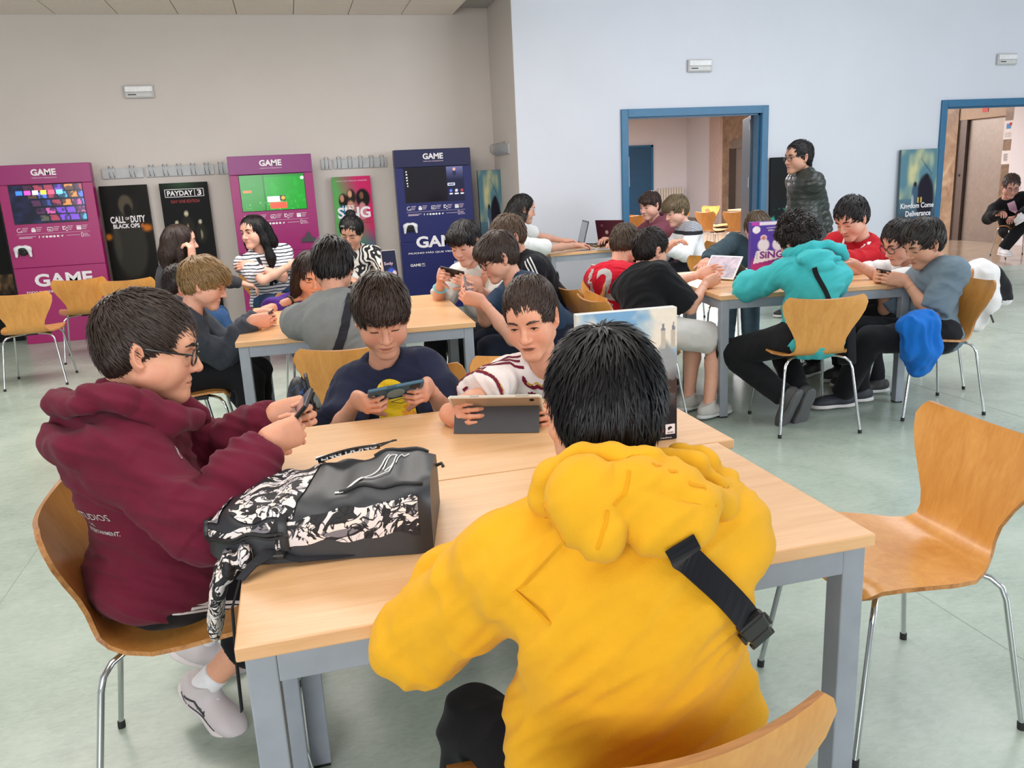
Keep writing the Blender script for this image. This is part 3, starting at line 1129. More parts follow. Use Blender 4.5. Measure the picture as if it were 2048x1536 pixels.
def head_sdf(c, R, s, face, ears=True):
    """R columns: forward, left, up.  face: dict of small proportions"""
    S = SDF()
    T = lambda f, l, u: c + R @ (np.array([f, l, u]) * s)
    w = face.get('w', 1.0)
    E = lambda f, l, u, r, k=0.02: S.ell(T(f, l, u), R, np.array(r) * s, k * s)
    E(-0.014, 0, 0.036, (0.093, 0.073, 0.080))
    E(0.034, 0, -0.020, (0.056, 0.058 * w, 0.078), 0.03)
    for sg in (-1, 1):
        S.cone(T(0.0, 0.050 * w * sg, -0.058), T(0.066, 0.012 * sg, -0.098), 0.024 * s * w, 0.019 * s, 0.03 * s)
        E(0.056, 0.036 * w * sg, -0.036, (0.026, 0.026 * w, 0.028), 0.03)
        E(0.030, 0.050 * w * sg, -0.040, (0.03, 0.018 * w, 0.034), 0.03)
    E(0.074, 0, -0.098, (0.020, 0.022, 0.017), 0.02)
    S.cone(T(0.074, -0.034, 0.026), T(0.074, 0.034, 0.026), 0.016 * s, 0.016 * s, 0.022 * s)
    E(0.058, 0, 0.052, (0.032, 0.05, 0.035), 0.03)
    for sg in (-1, 1):
        S.sub(T(0.100, 0.032 * sg, 0.004), R, np.array([0.015, 0.020, 0.012]) * s, 0.014 * s)
    lid = face.get('lid', 0.5)
    for sg in (-1, 1):
        S.ell(T(0.0735, 0.0315 * sg, 0.003), R, np.array([0.0150, 0.0165, 0.0145]) * s, 0.004 * s)
        if lid < 0.85:
            z = 0.0075 - 0.011 * lid
            S.subc(T(0.0905, 0.021 * sg, z), T(0.0885, 0.043 * sg, z), 0.0026 * s, 0.0020 * s, 0.002 * s)
    S.cone(T(0.086, 0, 0.012), T(0.107, 0, -0.028), 0.0075 * s, 0.0105 * s, 0.012 * s)
    E(0.106, 0, -0.033, (0.0125, 0.0115, 0.0095), 0.008)
    for sg in (-1, 1):
        E(0.094, 0.0125 * sg, -0.036, (0.011, 0.0078, 0.0075), 0.006)
        S.sub(T(0.102, 0.0062 * sg, -0.0438), R, np.array([0.004, 0.0032, 0.004]) * s, 0.003 * s)
    E(0.076, 0, -0.066, (0.018, 0.029, 0.022), 0.016)
    E(0.0870, 0, -0.0605, (0.0105, 0.021, 0.0058), 0.006)
    E(0.0860, 0, -0.0735, (0.0105, 0.0185, 0.0068), 0.006)
    mo = face.get('mouth', 0.0)
    S.subc(T(0.0965, -0.013, -0.0665), T(0.0965, 0.013, -0.0665), (0.0013 + 0.0075 * mo) * s, (0.0013 + 0.0075 * mo) * s, 0.002 * s)
    S.subc(T(0.0895, -0.023, -0.0672), T(0.0895, 0.023, -0.0672), 0.0016 * s, 0.0016 * s, 0.003 * s)
    if ears:
        for sg in (-1, 1):
            Re = R @ np.array(Matrix.Rotation(math.radians(-14), 3, 'Y')) @ np.array(Matrix.Rotation(math.radians(24 * sg), 3, 'Z'))
            S.ell(T(-0.014, 0.081 * sg, -0.006), Re, np.array([0.019, 0.0085, 0.033]) * s, 0.007 * s)
            S.ell(T(-0.006, 0.074 * sg, -0.034), Re, np.array([0.011, 0.0075, 0.013]) * s, 0.006 * s)
            S.sub(T(-0.008, 0.0875 * sg, -0.004), Re, np.array([0.0095, 0.006, 0.020]) * s, 0.004 * s)
            S.sub(T(-0.002, 0.086 * sg, -0.014), Re, np.array([0.008, 0.007, 0.009]) * s, 0.004 * s)
    return S, T


def hair_sdf(T, R, s, kind, th):
    """hair volume; th thickness in head units"""
    S = SDF()
    ell = lambda f, l, u, r, k=0.03: S.ell(T(f, l, u), R, np.array(r) * s, k * s)
    sd = 0.5 if kind in ('short', 'crop', 'side') else (0.75 if kind == 'fringe' else 1.0)
    ell(-0.016, 0, 0.040, (0.093 + th, 0.074 + th * sd, 0.079 + th))
    if kind in ('short', 'fringe', 'curly', 'side', 'crop'):
        ell(-0.052, 0, -0.005, (0.050 + th * .5, 0.063 + th * .35, 0.066 + th * .3))
    if kind in ('fringe', 'side'):
        ell(0.052, 0, 0.066, (0.034 + th * .8, 0.058 + th * .5, 0.034 + th * .2))
        ell(0.070, 0.012 if kind == 'fringe' else 0.03, 0.056, (0.020 + th * .7, 0.048, 0.020))
    if kind == 'curly':
        rnd = random.Random(5)
        for k in range(60):
            a, b = rnd.uniform(0, 2 * PI), rnd.uniform(-0.5, 1.4)
            f, l, u = math.cos(a) * math.cos(b), math.sin(a) * math.cos(b), math.sin(b)
            if f > 0.55 and u < 0.35:
                continue
            ell(-0.016 + f * (0.095 + th), l * (0.076 + th), 0.036 + u * (0.082 + th), [rnd.uniform(.012, .02)] * 3, 0.008)
    if kind in ('long', 'longfringe', 'bob', 'tail'):
        ell(-0.062, 0, -0.02, (0.045 + th, 0.072 + th, 0.085))
        drop = {'long': 0.27, 'longfringe': 0.27, 'bob': 0.12, 'tail': 0.05}[kind]
        for sg in (-1, 1):
            S.chain([T(0.0, 0.074 * sg, 0.03), T(-0.008, 0.084 * sg, -0.07), T(-0.02, 0.092 * sg, -0.07 - drop * .5), T(-0.03, 0.090 * sg, -0.07 - drop)], [0.020 * s, 0.026 * s, 0.028 * s, 0.012 * s], 0.04 * s)
        for l in (-0.04, 0.0, 0.04):
            S.chain([T(-0.09, l, 0.0), T(-0.105, l * 1.2, -0.09), T(-0.11, l * 1.4, -0.08 - drop)], [0.03 * s, 0.034 * s, 0.014 * s], 0.05 * s)
    if kind in ('bun',):
        ell(-0.045, 0, 0.01, (0.060 + th, 0.070 + th, 0.075))
        ell(-0.04, 0, 0.135, (0.038, 0.038, 0.032), 0.01)
    # the face stays open
    ell2 = lambda f, l, u, r, k=0.006: S.sub(T(f, l, u), R, np.array(r) * s, k * s)
    if kind == 'crop':
        ell2(0.088, 0, -0.030, (0.075, 0.080, 0.096))
    elif kind in ('fringe', 'longfringe'):
        ell2(0.096, 0.004, -0.034, (0.074, 0.080, 0.088))
    elif kind == 'side':
        ell2(0.096, -0.02, -0.036, (0.072, 0.085, 0.092))
    else:
        ell2(0.094, 0, -0.030, (0.075, 0.070 if kind in ('long', 'bob') else 0.082, 0.090))
    if kind in ('short', 'fringe', 'curly', 'side', 'crop', 'bun', 'tail'):
        ell2(0.03, 0, -0.085, (0.065, 0.12, 0.072))                 # below the temples
        for sg in (-1, 1):
            ell2(-0.010, 0.084 * sg, -0.014, (0.027, 0.024, 0.038))   # round the ears
        if kind != 'tail':
            ell2(-0.06, 0, -0.125, (0.09, 0.12, 0.062))              # nape
    return S


def uncut(S):
    U = SDF()
    for i, q in enumerate(S.p):
        if q[0] in 'ce':
            U.p.append(q)
    return U


def strands(S, T, R, s, kind, n, length, wid, seed, comb, lift=0.004, V=None, Nn=None):
    """thin tapered locks lying on the hair volume"""
    S = uncut(S)
    rng = np.random.default_rng(seed)
    X = (V - T(0, 0, 0)) @ R / s
    out = ((X * [1, 1.2, 1]) * (Nn @ R)).sum(1)
    ok = np.flatnonzero((out > 0.02) & ~((X[:, 0] > 0.045) & (X[:, 2] < 0.05)))
    pick = ok[rng.integers(0, len(ok), n)]
    P = V[pick] + rng.normal(0, 0.001, (n, 3))
    crown = T(-0.055, 0.012, 0.115)
    seg = 5
    ln = length * s * rng.uniform(0.55, 1.15, n)
    off = rng.uniform(0.1, 1.0, n) * lift * s
    pts = []
    gdown = -R[:, 2]
    jit = rng.normal(0, 0.34 if kind == 'curly' else 0.16, (n, 3))
    ph = rng.uniform(0, 2 * PI, n)
    D = None
    for k in range(seg + 1):
        g = S.grad(P)
        d = S.at(P)
        tgt = off * (0.2 + 1.0 * k / seg) if kind != 'crop' else off
        P = P + g * (tgt - d)[:, None] * (0.9 if k < seg else 0.5)
        pts.append(P.copy())
        rad = P - crown
        rad /= np.linalg.norm(rad, axis=1, keepdims=True) + 1e-9
        D = rad * comb[0] + R[:, 0] * comb[1] + gdown * comb[2] + R[:, 1] * comb[3] + jit
        if kind == 'curly':
            D = D + 1.1 * (np.cos(ph + k * 1.5)[:, None] * R[:, 1] + np.sin(ph + k * 1.5)[:, None] * R[:, 0])
        D = D - g * (D * g).sum(1)[:, None] * (0.8 if k < seg - 1 else 0.3)
        D /= np.linalg.norm(D, axis=1, keepdims=True) + 1e-9
        P = P + D * (ln / seg)[:, None]
    pts = np.stack(pts, 1)                                            # n, seg+1, 3
    tang = np.gradient(pts, axis=1)
    g = S.grad(pts.reshape(-1, 3)).reshape(pts.shape)
    wdv = np.cross(tang, g)
    wdv /= np.linalg.norm(wdv, axis=2, keepdims=True) + 1e-9
    prof = np.array([0.6, 1.0, 1.0, 0.85, 0.55, 0.08])[None, :, None] * wid * s * rng.uniform(0.6, 1.3, n)[:, None, None]
    a, b, c = pts - wdv * prof, pts + wdv * prof, pts + g * prof * 0.7
    VV = np.stack([a, c, b], 2).reshape(-1, 3)                        # n*(seg+1)*3
    base = (np.arange(n) * (seg + 1) * 3)[:, None] + np.arange(seg)[None] * 3
    base = base.ravel()
    Q = np.concatenate([np.stack([base, base + 1, base + 4, base + 3], 1), np.stack([base + 1, base + 2, base + 5, base + 4], 1)])
    return VV, Q


def hair_mat(c):
    key = ('h', str(c))
    if key not in _mc:
        t = NT('hair')
        c = lin(c)
        f = t.noise(t.coords((30, 30, 30)), 3.0, 3)
        t.l(t.ramp(f, [(0.3, mul(c, 0.6)), (0.7, mul(c, 1.2))]), t.b.inputs['Base Color'])
        t.set(Roughness=0.38)
        t.b.inputs['Specular IOR Level'].default_value = 0.28
        _mc[key] = t.m
    return _mc[key]


def skin_cols(c):
    return np.array(lin(c)[:3])


def on_mesh(bvh, p, off):
    q, n, i, d = bvh.find_nearest(Vector(p))
    return q + n * off


class Person:
    def __init__(self, label, H, P, yaw, hd=(0, 10, 0), s=1.0, hs=1.0, lod=1, skin=(222, 170, 142), name='person', nd=0.0):
        self.lod, self.s, self.hs = LOD[lod], s, hs
        self.lodn = lod
        self.base = A3((P[0], P[1], 0))
        self.root = empty(name, self.base, 0, label, 'person')
        self.skin = skin_cols(skin)
        H, P = A3(H) - self.base, A3(P) - self.base
        self.H, self.P = H, P
        y = math.radians(yaw)
        self.f, self.l = np.array([math.cos(y), math.sin(y), 0]), np.array([-math.sin(y), math.cos(y), 0])
        hy, hp, hr = y + math.radians(hd[0]), math.radians(hd[1]), math.radians(hd[2])
        M = Matrix.Rotation(hy, 3, 'Z') @ Matrix.Rotation(hp, 3, 'Y') @ Matrix.Rotation(hr, 3, 'X')
        self.R = np.array(M)
        # neck base below and a little behind the skull
        back = nz(self.R[:, 0] * [1, 1, 0])
        self.N = H + self.R[:, 2] * (-0.118 * hs) + np.array([0, 0, -0.016 * hs - nd]) - back * 0.040 * hs
        self.U = nz(self.N - P)
        l = self.l - self.U * (self.l @ self.U)
        self.L = nz(l)
        self.F = nz(np.cross(self.L, self.U))
        self.TR = np.stack([self.F, self.L, self.U], 1)
        self.len = np.linalg.norm(self.N - P)
        self.parts = {}
        self.dep = 1.0

    def w(self, p):
        """world point to the figure's own coordinates"""
        return A3(p) - self.base

    def pt(self, f, l, u):
        """torso coordinates: u is 0 at the pelvis and 1 at the neck base"""
        return self.P + self.F * f + self.L * l + self.U * (u * self.len)

    def pose(self, wrists, elbows, ankles, knees=None, sh=0.158, shrug=(0.0, 0.0), toes=None, arm=1.0, leg=1.0, slouch=0.0):
        s = self.s
        self.slouch = slouch
        self.S = [self.N + self.L * sg * sh * s + self.U * (-0.058 + shrug[i]) * s + self.F * (-0.008) for i, sg in enumerate((1, -1))]
        self.W = [A3(q) - self.base for q in wrists]
        self.E = [ik(self.S[i], self.W[i], 0.27 * s * arm, 0.245 * s * arm, elbows[i]) for i in (0, 1)]
        self.hip = [self.P + self.L * sg * 0.085 * s - self.U * 0.0 + self.F * 0.02 for sg in (1, -1)]
        self.A = [A3(q) - self.base for q in ankles]
        kn = knees or ((self.f + np.array([0, 0, 0.8])),) * 2
        self.K = [ik(self.hip[i], self.A[i], 0.42 * s * leg, 0.41 * s * leg, kn[i]) for i in (0, 1)]
        self.toe = [A3(q) - self.base if q is not None else None for q in (toes or (None, None))]
        self.hands = [None, None]
        return self

    def hand(self, i, d, n, curl=(30, 35, 25), thumb=(40, 25, 15)):
        self.hands[i] = (A3(d), A3(n), curl, thumb)
        return self

    def torso(self, S, t, w=1.0, shoulders=True, low=-0.02, dep=None):
        s, TR, ln = self.s, self.TR, self.len
        dep = dep or self.dep
        sl = self.slouch
        S.ell(self.pt(-0.005 - sl * .3, 0, 0.74), TR, [(0.092 + t) * dep ** .5, 0.136 * s * w ** .5 + t, 0.27 * ln + t], 0.05)
        S.ell(self.pt(0.012 * dep, 0, 0.34), TR, [(0.092 + t) * dep, 0.128 * s * w + t, 0.30 * ln + t], 0.07)
        S.ell(self.pt(0.0, 0, low + 0.05), TR, [(0.098 + t) * dep, 0.140 * s * w + t, 0.20 * ln + t], 0.06)
        if sl:
            S.ell(self.pt(-0.035 * sl * 4, 0, 0.80), TR, [(0.07 + t), 0.12 * s + t, 0.17 * ln + t], 0.06)
        if shoulders:
            S.cone(self.S[0], self.S[1], 0.046 * s + t * .8, 0.046 * s + t * .8, 0.05)
            for q in self.S:
                S.cone(self.N + self.U * 0.012 * s, q, 0.036 * s + t * .6, 0.040 * s + t * .7, 0.05)

    def body(self, face=None, brow=None, eye='5a3d28', legs=True, glasses=None, lash='241a16', ears=True, eyes=True):
        s, lo = self.s, self.lod
        face = face or {}
        V, Q, C = [], [], []

        def put(v, q, c):
            b = sum(len(x) for x in V)
            V.append(v)
            Q.append(q + b)
            C.append(c if getattr(c, 'ndim', 1) == 2 else np.tile(c, (len(v), 1)))
        B = SDF()
        sl, self.slouch = self.slouch, 0.0
        self.torso(B, -0.022, 0.92, dep=0.9)
        self.slouch = sl
        nk = self.hs
        neck_a = self.H + self.R[:, 2] * (-0.06 * nk) - self.R[:, 0] * 0.028 * nk
        B.cone(neck_a, self.N, 0.047 * nk * face.get('neck', 1), 0.054 * nk * face.get('neck', 1), 0.04)
        for i in (0, 1):
            B.chain([self.S[i], self.E[i]], [0.043 * s, 0.036 * s], 0.03)
            B.chain([self.E[i], self.E[i] * .6 + self.W[i] * .4, self.W[i]], [0.0355 * s, 0.036 * s, 0.0235 * s], 0.02)
            if legs:
                B.chain([self.hip[i], self.K[i]], [0.070 * s, 0.050 * s], 0.04)
                B.chain([self.K[i], self.K[i] * .62 + self.A[i] * .38, self.A[i]], [0.050 * s, 0.052 * s, 0.034 * s], 0.03)
                t = self.toe_dir(i)
                dn = nz(np.array([0, 0, -1.0]) + t * t[2])
                B.cone(self.A[i] + dn * 0.012 * s, self.A[i] + t * 0.10 * s + dn * 0.036 * s, 0.028 * s, 0.018 * s, 0.02)
        v, q = B.mesh(lo['body'])
        put(relax(v, q, 1), q, self.skin)
        # head, meshed finer, sharing the neck
        Hs, T = head_sdf(self.H, self.R, nk, face, ears)
        self.T = T
        self.headS = Hs
        Hs.cone(neck_a, self.N, 0.047 * nk * face.get('neck', 1), 0.054 * nk * face.get('neck', 1), 0.03)
        ext = 0.145 * nk
        Hs2 = Hs
        low = neck_a - nz(neck_a - self.N) * 0.07 * nk
        Hs2.clip(low, nz(self.N - neck_a), 0.4)
        v, q = Hs2.mesh(lo['head'], self.H - ext - 0.01, self.H + ext + 0.01)
        v = relax(v, q, 1, 0.3)
        X = (v - self.H) @ self.R / nk
        c = np.tile(self.skin, (len(v), 1))
        lips = np.exp(-((X[:, 1] / 0.022) ** 4) - (((X[:, 2] + 0.067) / 0.0085) ** 4)) * (X[:, 0] > 0.07)
        c = c * (1 - 0.55 * lips[:, None]) + 0.55 * lips[:, None] * self.skin * np.array([0.80, 0.50, 0.50])
        mline = np.exp(-((X[:, 1] / 0.021) ** 6) - (((X[:, 2] + 0.0668) / (0.0022 + 0.006 * face.get('mouth', 0.0))) ** 4)) * (X[:, 0] > 0.06)
        c = c * (1 - 0.62 * mline[:, None])
        blush = sum(np.exp(-(((X[:, 1] - g * 0.042) / 0.022) ** 2) - (((X[:, 2] + 0.030) / 0.022) ** 2)) for g in (-1, 1)) * (X[:, 0] > 0.02)
        blush = blush + 0.7 * np.exp(-((X[:, 1] / 0.012) ** 2) - (((X[:, 2] + 0.033) / 0.012) ** 2)) * (X[:, 0] > 0.09) + 0.7 * (np.abs(X[:, 1]) > 0.078)
        c = c * (1 - 0.15 * blush[:, None] * np.array([0.1, 0.8, 0.7]))
        put(v, q, c)
        for i in (0, 1):
            if self.hands[i] is None:
                d0 = nz(self.W[i] - self.E[i])
                self.hands[i] = (d0, np.array([0, 0, -1.0]) if abs(d0[2]) < 0.8 else -self.L * (1 - 2 * i), (30, 35, 25), (35, 20, 15))
            d, n, cu, th = self.hands[i]
            G = SDF()
            hsz = s * 1.04
            G.cone(self.W[i] * .7 + self.E[i] * .3, self.W[i], 0.031 * s, 0.0235 * s, 0.01)
            G.cone(self.W[i], self.W[i] + nz(d) * 0.02 * s, 0.0235 * s, 0.0225 * s, 0.012)
            hand_sdf(G, self.W[i], d, n, 1 - 2 * i, hsz, cu, th)
            G.clip(self.W[i] * .8 + self.E[i] * .2, self.E[i] - self.W[i], 0.12)
            v, q = G.mesh(lo['hand'])
            put(relax(v, q, 1, 0.3), q, self.skin * np.array([1.0, 0.95, 0.94]))
        o = mesh_np('body', np.concatenate(V), np.concatenate(Q), m_skin, self.root, True, np.concatenate(C))
        self.bodyob = o
        self.face_details(face, brow, eye, lash, eyes)
        if glasses:
            self.glasses(glasses)
        return self

    def face_details(self, face, brow, eye, lash, eyes):
        T, R, k = self.T, self.R, self.hs
        lid = face.get('lid', 0.5)
        hm = hair_mat(brow or '2a201c')
        for sg in (-1, 1):
            pts = [T(0.093, 0.014 * sg, 0.0225), T(0.0945, 0.026 * sg, 0.0275), T(0.089, 0.039 * sg, 0.0285), T(0.079, 0.050 * sg, 0.0235)]
            p2 = []
            for q in pts:
                q = q.reshape(1, 3)
                for _ in range(2):
                    q = q - self.headS.grad(q) * self.headS.at(q)[:, None]
                p2.append(q[0])
            MB().tube(p2, [0.0030 * k, 0.0044 * k, 0.0040 * k, 0.0018 * k], 6).ob('eyebrow', hm, self.root, True)
            if not eyes:
                continue
            z = 0.0075 - 0.011 * lid
            if lid < 0.85:
                c = T(0.0742, 0.0315 * sg, 0.002)
                g = self.R @ np.array([1, 0, 0])
                down = nz(self.R @ np.array([1, 0, -0.55 * lid]))
                v, q = ell_mesh(c, R, np.array([0.0138, 0.0145, 0.0132]) * k, 16, 12)
                dv = (v - c) / (0.0138 * k)
                co = dv @ down
                col = np.where((co > 0.93)[:, None], np.array([0.004, 0.003, 0.003]), np.where((co > 0.80)[:, None], np.array(lin(eye)[:3]), np.array([0.62, 0.58, 0.56])))
                mesh_np('eye', v, q, m_eye, self.root, True, col)
            ls = []
            for l in (0.0195, 0.026, 0.033, 0.040, 0.0455):
                zz = z + 0.0028 - ((l - 0.032) / 0.0135) ** 2 * 0.0042 - (0.004 if lid >= 0.85 else 0)
                q = T(0.12, l * sg, zz).reshape(1, 3)
                for _ in range(6):
                    q = q - R[:, 0] * self.headS.at(q)[:, None] * 0.8
                ls.append(q[0])
            MB().tube(ls, [0.0011 * k, 0.0022 * k, 0.0025 * k, 0.0022 * k, 0.0012 * k], 5).ob('eyelash', plain('lash', lash, 0.6), self.root, True)

    def glasses(self, spec):
        T, R, k = self.T, self.R, self.hs
        col, hw, hh, r = spec.get('col', '1c1c1e'), spec.get('hw', 0.026), spec.get('hh', 0.018), spec.get('r', 0.0017)
        m = MB()
        for sg in (-1, 1):
            loop = []
            for a in range(18):
                t = 2 * PI * a / 18
                x, y = math.cos(t), math.sin(t)
                e = 0.75
                loop.append(T(0.103 - 0.006 * abs(x * 0.5 + 0.5), sg * (0.0335 + hw * math.copysign(abs(x) ** e, x)), -0.001 + hh * math.copysign(abs(y) ** e, y)))
            m.tube(loop, r * k, 6, closed=True)
            m.tube([T(0.098, sg * (0.033 + hw), 0.008), T(0.080, sg * 0.077, 0.010), T(0.03, sg * 0.081, 0.012), T(-0.010, sg * 0.081, 0.014), T(-0.03, sg * 0.080, -0.008)], [r * k * 1.2] * 5, 6)
            LM = MB()
            LM.add([T(0.1005, sg * 0.0335, -0.001)] + loop, [(0, 1 + a, 1 + (a + 1) % 18) for a in range(18)])
            self.parts.setdefault('lens', []).append(LM.ob('lens', lens_mat()))
        m.tube([T(0.103, -0.009, 0.004), T(0.107, 0, 0.006), T(0.103, 0.009, 0.004)], r * k, 6)
        g = m.ob('glasses', plain('spectacle_frame', col, 0.3), self.root, True)
        for q in self.parts['lens']:
            q.parent = g

    def hair(self, kind, col, th=0.012, length=0.06, wid=0.0022, comb=(1, 0.2, 0.4, 0), seed=1, n=None, lift=0.006, extra=None):
        S = hair_sdf(self.T, self.R, self.hs, kind, th)
        if extra:
            extra(S, self)
        v, q = S.mesh(self.lod['hair'])
        nv = vnormals(v, q)
        amp = 0.0028 * self.hs
        v2 = v + nv * (vnoise((v @ self.R) * np.array([40, 90, 40]), seed) * amp)[:, None]
        keep = (v - self.H) @ self.R
        n = self.lod['n'] if n is None else n
        VV, QQ = strands(S, self.T, self.R, self.hs, kind, n, length, wid * (1 + 0.5 * self.lodn), seed, comb, lift, v, nv)
        self.hairob = mesh_np('hair', np.concatenate([v2, VV]), np.concatenate([q, QQ + len(v2)]), hair_mat(col), self.root, True)
        self.hairS = S
        return self

    def toe_dir(self, i):
        if self.toe[i] is not None:
            return nz(self.toe[i] - self.A[i])
        return nz(self.f + np.array([0, 0, -0.25]))

    def top(self, col, sleeve=1.0, t=0.016, hem=0.06, hood=None, mat=None, w=1.0, name='shirt', neck=0.062, cuff=True, fold=0.004, seed=3, sl_t=None, custom=None, zip=False):
        """upper garment; sleeve 1 long, <1 the share of the upper arm it covers"""
        s = self.s
        S = SDF()
        if hem is not None:
            S.autocut = (self.pt(0, 0, hem - 0.24), -self.U)
        self.torso(S, t, w)
        S.ell(self.pt(0.0, 0, (hem or 0) - 0.02), self.TR, [(0.104 + t) * self.dep, 0.146 * s * w + t, 0.14 * self.len + t], 0.05)
        S.autocut = None
        at = sl_t if sl_t is not None else t + 0.004
        for i in (0, 1):
            a, e, wr = self.S[i], self.E[i], self.W[i]
            if sleeve >= 1:
                S.cone(a, e, 0.042 * s + at, 0.039 * s + at, 0.035)
                m = e * .45 + wr * .55
                S.cone(e, m, 0.039 * s + at, 0.034 * s + at, 0.02)
                end = wr - nz(wr - e) * 0.012
                S.cone(m, end, 0.036 * s + at, 0.030 * s + at * (0.45 if cuff else 0.8), 0.015, (end, wr - e))
            else:
                end = a * (1 - sleeve) + e * sleeve
                S.cone(a, end, 0.043 * s + at, 0.043 * s + at * 1.2, 0.03, (end, e - a))
        S.sub(self.N + self.U * 0.045 * s + self.F * 0.018, self.TR, [neck * self.hs, neck * self.hs * 0.96, 0.050 * self.hs], 0.012)
        if hood:
            hood(S, self)
        if custom:
            custom(S, self)
        v, q = S.mesh(self.lod['top'])
        v = relax(v, q, 1, 0.4)
        n = vnormals(v, q)
        # cloth folds: diagonal on the trunk, rings round the sleeves
        d = np.zeros(len(v))
        if fold:
            X = (v - self.P) @ self.TR
            rg = lambda p, sd: 1 - 2 * np.abs(vnoise(p, sd))
            big = rg(X @ np.array([[5, 0, 3], [2, 6, 0], [9, 4, 8]]).T * 1.0, seed) * 0.65 + 0.5 * rg(X @ np.array([[10, 3, 8], [5, 9, 5], [14, 12, 24]]).T, seed + 1) + 0.3 * rg(X @ np.array([[16, 9, 6], [5, 18, 12], [22, 20, 44]]).T, seed + 2)
            d += fold * 1.25 * big
            for i in (0, 1):
                for a, b, fr in ((self.S[i], self.E[i], 16), (self.E[i], self.W[i], 24)):
                    ab = b - a
                    L = np.linalg.norm(ab)
                    u = ab / L
                    tt = (v - a) @ u
                    pr = v - a - tt[:, None] * u
                    r = np.linalg.norm(pr, axis=1)
                    wgt = np.clip(1.6 - r / (0.062 * s + at), 0, 1) * np.clip(1.3 - np.abs(tt / L - 0.6) * 1.5, 0, 1) * (tt > -0.02) * (tt < L * 1.03)
                    if sleeve < 1 and fr == 24:
                        continue
                    c2 = np.stack([tt * fr, (pr @ self.L) * 9, (pr @ np.cross(u, self.L)) * 9], 1)
                    d += wgt * fold * 1.1 * rg(c2, seed + 5 + i)
        v = v + n * d[:, None]
        o = mesh_np(name, v, q, mat or fabric(name, col), self.root, True)
        self.topS, self.topob = S, o
        self.topmesh = (v, q, n)
        self._bvh = None
        return self

    def bvh(self):
        if self._bvh is None:
            v, q, n = self.topmesh
            self._bvh = BVHTree.FromPolygons([tuple(p) for p in v], [tuple(int(i) for i in f) for f in q])
        return self._bvh

    def pants(self, col, kind='long', t=0.012, mat=None, fold=0.004, shoes='30302f', sole='d8d8d6', sock=None, seed=9, name='trousers', end=0.985):
        s = self.s
        S = SDF()
        S.autocut = (self.pt(0, 0, 0.2), self.U)
        S.ell(self.pt(0.0, 0, 0.03), self.TR, [0.100 + t, 0.138 * s + t, 0.18 * self.len + t], 0.05)
        S.autocut = None
        for i in (0, 1):
            h, k, a = self.hip[i], self.K[i], self.A[i]
            S.ell(h, self.TR, [0.075 * s + t] * 3, 0.05)
            if kind == 'long':
                S.chain([h, k], [0.076 * s + t, 0.056 * s + t], 0.04)
                e = k * (1 - end) + a * end
                S.cone(k, e, 0.056 * s + t, 0.040 * s + t * 1.1, 0.02, (e, a - k))
            else:
                e = h * .12 + k * .88
                S.cone(h, e, 0.078 * s + t, 0.066 * s + t * 1.6, 0.04, (e, k - h))
        v, q = S.mesh(self.lod['top'] * 1.1)
        v = relax(v, q, 1, 0.4)
        n = vnormals(v, q)
        X = v
        d = fold * (1 - 2 * np.abs(vnoise(X @ np.array([[14, 4, 0], [0, 14, 6], [5, 0, 16]]).T, seed)))
        v = v + n * d[:, None]
        self.pantsS = S
        self.pantsob = mesh_np(name, v, q, mat or fabric(name, col), self.root, True)
        self.pantmesh = (v, q, n)
        if shoes:
            for i in (0, 1):
                self.shoe(i, shoes, sole)
                if sock:
                    k, a = self.K[i], self.A[i]
                    Z = SDF().cone(a * .84 + k * .16, a, 0.0415 * s, 0.041 * s)
                    Z.clip(a * .86 + k * .14, k - a, 0.08)
                    v, q = Z.mesh(0.006)
                    mesh_np('sock', v, q, fabric('sock', sock), self.root, True)
        return self

    def shoe(self, i, col, sole, h=None):
        s = self.s
        a = self.A[i]
        t = self.toe_dir(i)
        dn = np.array([0, 0, -1.0])
        if self.toe[i] is not None:
            x = np.cross(t, dn)
            dn = nz(np.cross(x, t)) * -1 if False else nz(dn - t * (dn @ t))
        flat = nz(t * [1, 1, 0]) if self.toe[i] is None else t
        if self.toe[i] is None:
            dn = np.array([0, 0, -1.0])
        x = np.cross(dn, flat)
        R = np.stack([flat, x, -dn], 1)
        S = SDF()
        g = a + dn * 0.062 * s                                   # sole plane below the ankle
        S.ell(g + flat * -0.035 * s - dn * 0.03 * s, R, np.array([0.05, 0.037, 0.045]) * s, 0.02)
        S.ell(g + flat * 0.06 * s - dn * 0.022 * s, R, np.array([0.085, 0.043, 0.040]) * s, 0.03)
        S.ell(g + flat * 0.125 * s - dn * 0.018 * s, R, np.array([0.062, 0.046, 0.032]) * s, 0.03)
        S.cone(a - dn * 0.030 * s - flat * 0.004, g - dn * 0.030 * s, 0.043 * s, 0.046 * s, 0.03)
        S.clip(a - dn * 0.022 * s, -dn - flat * 0.35, 0.075)
        S.clip(g - dn * 0.008 * s, dn, 0.3)
        v, q = S.mesh(self.lod['hair'] * 1.0)
        o = mesh_np('shoe', v, q, plain('shoe_leather', col, 0.6), self.root, True)
        Z = SDF()
        Z.ell(g + flat * -0.03 * s + dn * 0.003, R, np.array([0.062, 0.040, 0.03]) * s, 0.02)
        Z.ell(g + flat * 0.06 * s + dn * 0.003, R, np.array([0.09, 0.040, 0.03]) * s, 0.04)
        Z.ell(g + flat * 0.125 * s + dn * 0.003, R, np.array([0.068, 0.050, 0.03]) * s, 0.03)
        Z.clip(g + dn * 0.012 * s, dn, 0.3)
        Z.clip(g - dn * 0.011 * s, -dn, 0.3)
        v, q = Z.mesh(self.lod['hair'])
        mesh_np('sole', v, q, plain('rubber_sole', sole, 0.7), o, True)
